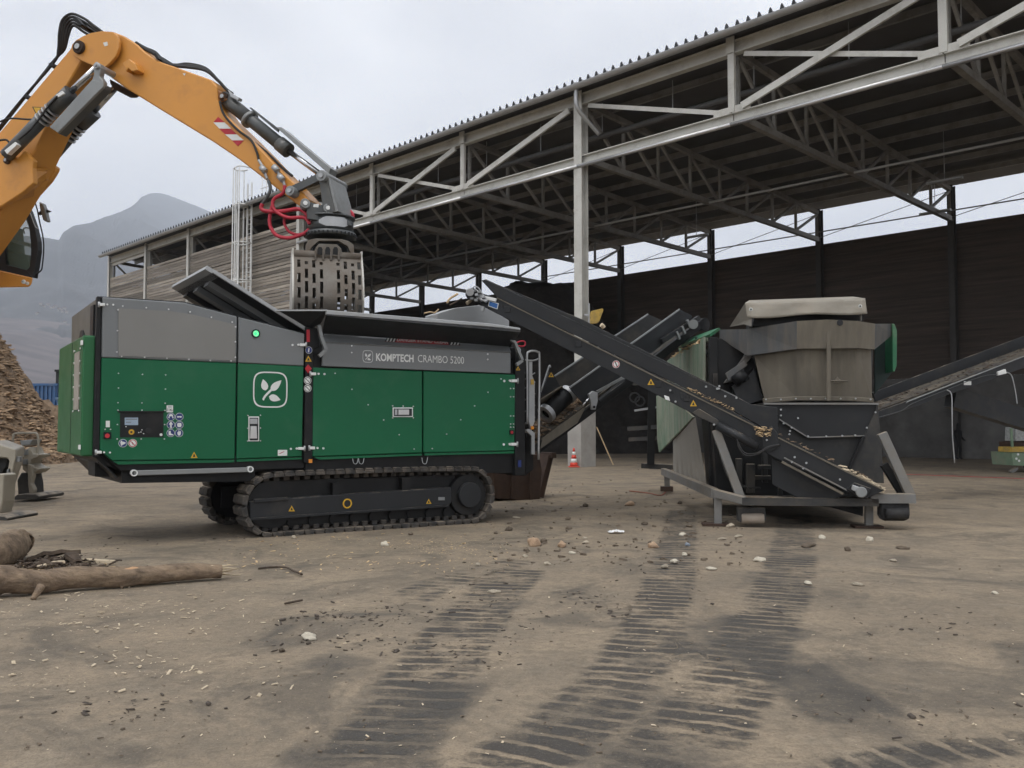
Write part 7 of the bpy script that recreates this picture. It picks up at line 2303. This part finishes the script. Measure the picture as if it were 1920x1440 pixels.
for a in [
    (1001, 1024, 23, 'r', 3, 'mottled white and rust round stone, larger left one of the middle pair'),
    (1054, 1026, 19, 'r', 1, 'upright reddish stone right of the mottled round stone'),
    (1020, 1018, 12, 'd', 3, 'dark brown round stone just behind the mottled pair'),
    (988, 1034, 12, 'd', 4, 'brown clod left below the mottled round stone'),
    (985, 1045, 11, 'p', 0, 'small pale stone below the brown clod'),
    (1027, 1060, 14, 'p', 0, 'pale stone alone below the mottled pair'),
    (896, 1060, 15, 'p', 2, 'flat pale stone left of the tyre tracks'),
    (1073, 1038, 14, 'w', 2, 'flat white stone right below the upright reddish stone'),
    (1097, 1010, 11, 'p', 2, 'flat pale stone above another, behind the white flake'),
    (1098, 1019, 11, 'p', 0, 'small pale stone under the flat pale one'),
    (721, 1024, 15, 'w', 1, 'squarish yellowish stone in front of the track centre'),
    (578, 1200, 26, 'w', 0, 'large whitish stone in the lower left foreground'),
    (928, 1112, 22, 'p', 2, 'flat pale stone lying in the tread marks'),
    (1225, 1027, 18, 'r', 1, 'boxy brownish stone left of the tyre lane'),
    (1289, 1024, 11, 'b', 1, 'bluish grey stone in the tyre lane'),
    (1284, 1042, 15, 'w', 4, 'slanted white stone in the tyre lane'),
    (1265, 1056, 16, 'w', 0, 'rounded white stone in the tyre lane'),
    (1247, 1065, 14, 'p', 0, 'mottled pale stone at the left edge of the tyre lane'),
    (1335, 1068, 17, 'w', 2, 'flat white stone right of the tyre lane'),
    (1424, 1053, 20, 'w', 4, 'angular white stone in front of the screening machine'),
    (1516, 1095, 17, 'w', 2, 'flat white stone farther down the right tyre lane'),
    (1610, 1098, 19, 'p', 2, 'long pale stone on the right of the yard'),
    (1676, 1053, 16, 'p', 2, 'small flat pale stone below the right roller'),
    (1542, 1010, 13, 'w', 0, 'chalky stone under the conveyor tail'),
    (1632, 1015, 12, 'w', 3, 'round white stone near the right foot plate'),
    (1590, 1033, 11, 'd', 3, 'brown stone between two pale ones before the conveyor tail'),
    (1517, 1026, 28, 'd', 2, 'long flat brown clod before the conveyor tail'),
    (1370, 988, 14, 'p', 0, 'grey pale stone beside the left foot plate'),
    (1181, 948, 17, 'r', 0, 'rounded brown stone between the two machines'),
    (1098, 950, 12, 'd', 1, 'dark squat clod left of the rounded brown stone'),
    (1065, 974, 11, 'd', 0, 'dark clod in the middle of the gap'),
    (1066, 992, 12, 'd', 4, 'split brown clod behind the mottled pair'),
    (954, 995, 13, 'd', 1, 'brown block right of the track end'),
    (930, 1001, 8, 'd', 1, 'small dark upright clod at the track end'),
    (968, 972, 14, 'p', 2, 'flat pale stone behind the track end'),
    (1209, 984, 14, 'd', 4, 'brown clod with a chip before the tyre lane'),
    (1275, 945, 8, 'd', 3, 'small black round clod near the plastic curtain'),
    (1293, 988, 16, 'd', 2, 'dark flat clod left of the left foot plate'),
    (1280, 1004, 17, 'w', 2, 'flat white flake at the top of the tyre lane'),
    (768, 973, 15, 'r', 1, 'reddish stone resting against the near track'),
    (550, 1009, 8, 'p', 3, 'small pale stone under the left track end'),
    (770, 1003, 10, 'd', 0, 'small brown stone in front of the track'),
    (1867, 1114, 10, 'w', 0, 'tiny white stone at the far right of the yard'),
    (937, 938, 18, 'd', 2, 'flat brown clod beside the rusty skip'),
    (1696, 1030, 20, 'd', 2, 'thin dark flake right of the conveyor tail'),
    (528, 1222, 13, 'd', 0, 'dark clod left of the large whitish stone'),
    (1385, 1007, 14, 'p', 2, 'flat pale stone in front of the left foot plate'),
    (1354, 1012, 14, 'p', 2, 'pale flake left of the flat stone by the foot plate'),
]:
    stone(*a[:5], a[5], G_S)
# plastic bag scrap
p = gpt(1155, 999)
V, Fc = [], []
for j in range(9):
    for i in range(14):
        V.append(((i / 13 - 0.5) * 0.24, (j / 8 - 0.5) * 0.16, 0.012 + 0.045 * abs(mnoise.noise(Vector((i * .5, j * .6, 2)))) + 0.02 * math.exp(-((i - 7) ** 2 + (j - 4) ** 2) / 14)))
for j in range(8):
    for i in range(13):
        Fc.append((j * 14 + i, j * 14 + i + 1, j * 14 + i + 15, j * 14 + i + 14))
o = MB().add(V, Fc).build('plastic_scrap', MAT['bag'])
o.location = (p.x, p.y, 0.0)
tag(o, 'crumpled white plastic scrap lying between the two machines', 'plastic')

# pieces in flight off the conveyor head
def flying(px, py, Y, pts, r, mat, label, name='flying_wood'):
    c = CAM + ray(px, py) * (Y / ray(px, py).y)
    s = Y / F
    Q = [Vector(((x - px) * s, 0.02 * i, (py - y) * s)) for i, (x, y) in enumerate(pts)]
    o = MB().tube(smooth_path(Q, 4), r * s, 7, None).build(name, mat)
    o.location = c
    tag(o, label, 'wood piece', 'pieces thrown off the conveyor head')
flying(812, 586, 16.6, [(795, 588), (806, 585), (815, 586), (822, 579)], 1.6, MAT['wood'], 'curved root falling farthest left of the conveyor head')
flying(850, 562, 16.6, [(838, 569), (843, 560), (852, 554), (858, 550)], 2.2, MAT['wood'], 'upper curved stick falling just off the conveyor head')
flying(856, 566, 16.5, [(842, 573), (855, 566), (866, 559)], 1.6, MAT['bark'], 'straight brown stick falling below the curved one')
flying(879, 566, 16.5, [(875, 569), (879, 566), (883, 562)], 3.6, MAT['pale_wood'], 'pale chip dropping right under the conveyor head')
flying(1130, 611, 24.0, [(1127, 609), (1130, 611), (1132.5, 614)], 4.2, MAT['pale_wood'], 'pale wood chunk in the air below the yellow plate')
# lone sticks by the pedestal
a, b2 = gpt(1150, 872), gpt(1140, 868)
o = MB().bar((0, 0, 0), (b2.x - a.x - 0.5, b2.y - a.y, 1.6), 0.03, 0.05).build('leaning_lath', MAT['wood'])
o.location = (a.x, a.y, 0)
tag(o, 'thin pale lath leaning against the concrete pedestal', 'lath')
# orange hose by the screen
P = [gpt(x, y) for x, y in ((1180, 922), (1215, 926), (1240, 930), (1252, 918))] 
o = MB().tube(smooth_path([Vector((q_.x - P[0].x, q_.y - P[0].y, 0.02)) for q_ in P], 5), 0.014, 6).build('red_hose', M('dull_red_hose', (0.22, 0.07, 0.045), 0.7))
o.location = (P[0].x, P[0].y, 0)
tag(o, 'reddish hose lying on the ground by the screening machine rear leg', 'hose')

# ================================================================== haze
hz = MB().box((-6900, -940, -14), (6900, 6900, 1500)).build('haze', MAT['white'])
hm = bpy.data.materials.new('thin_haze')
hm.use_nodes = True
hn = hm.node_tree.nodes
hn.remove(hn['Principled BSDF'])
pv = hn.new('ShaderNodeVolumePrincipled')
pv.inputs['Color'].default_value = (0.82, 0.89, 1.0, 1)
pv.inputs['Density'].default_value = 0.00023
pv.inputs['Anisotropy'].default_value = 0.0
hm.node_tree.links.new(pv.outputs['Volume'], hn['Material Output'].inputs['Volume'])
hz.data.materials[0] = hm
tag(hz, 'thin pale mountain haze', None, None, 'stuff')
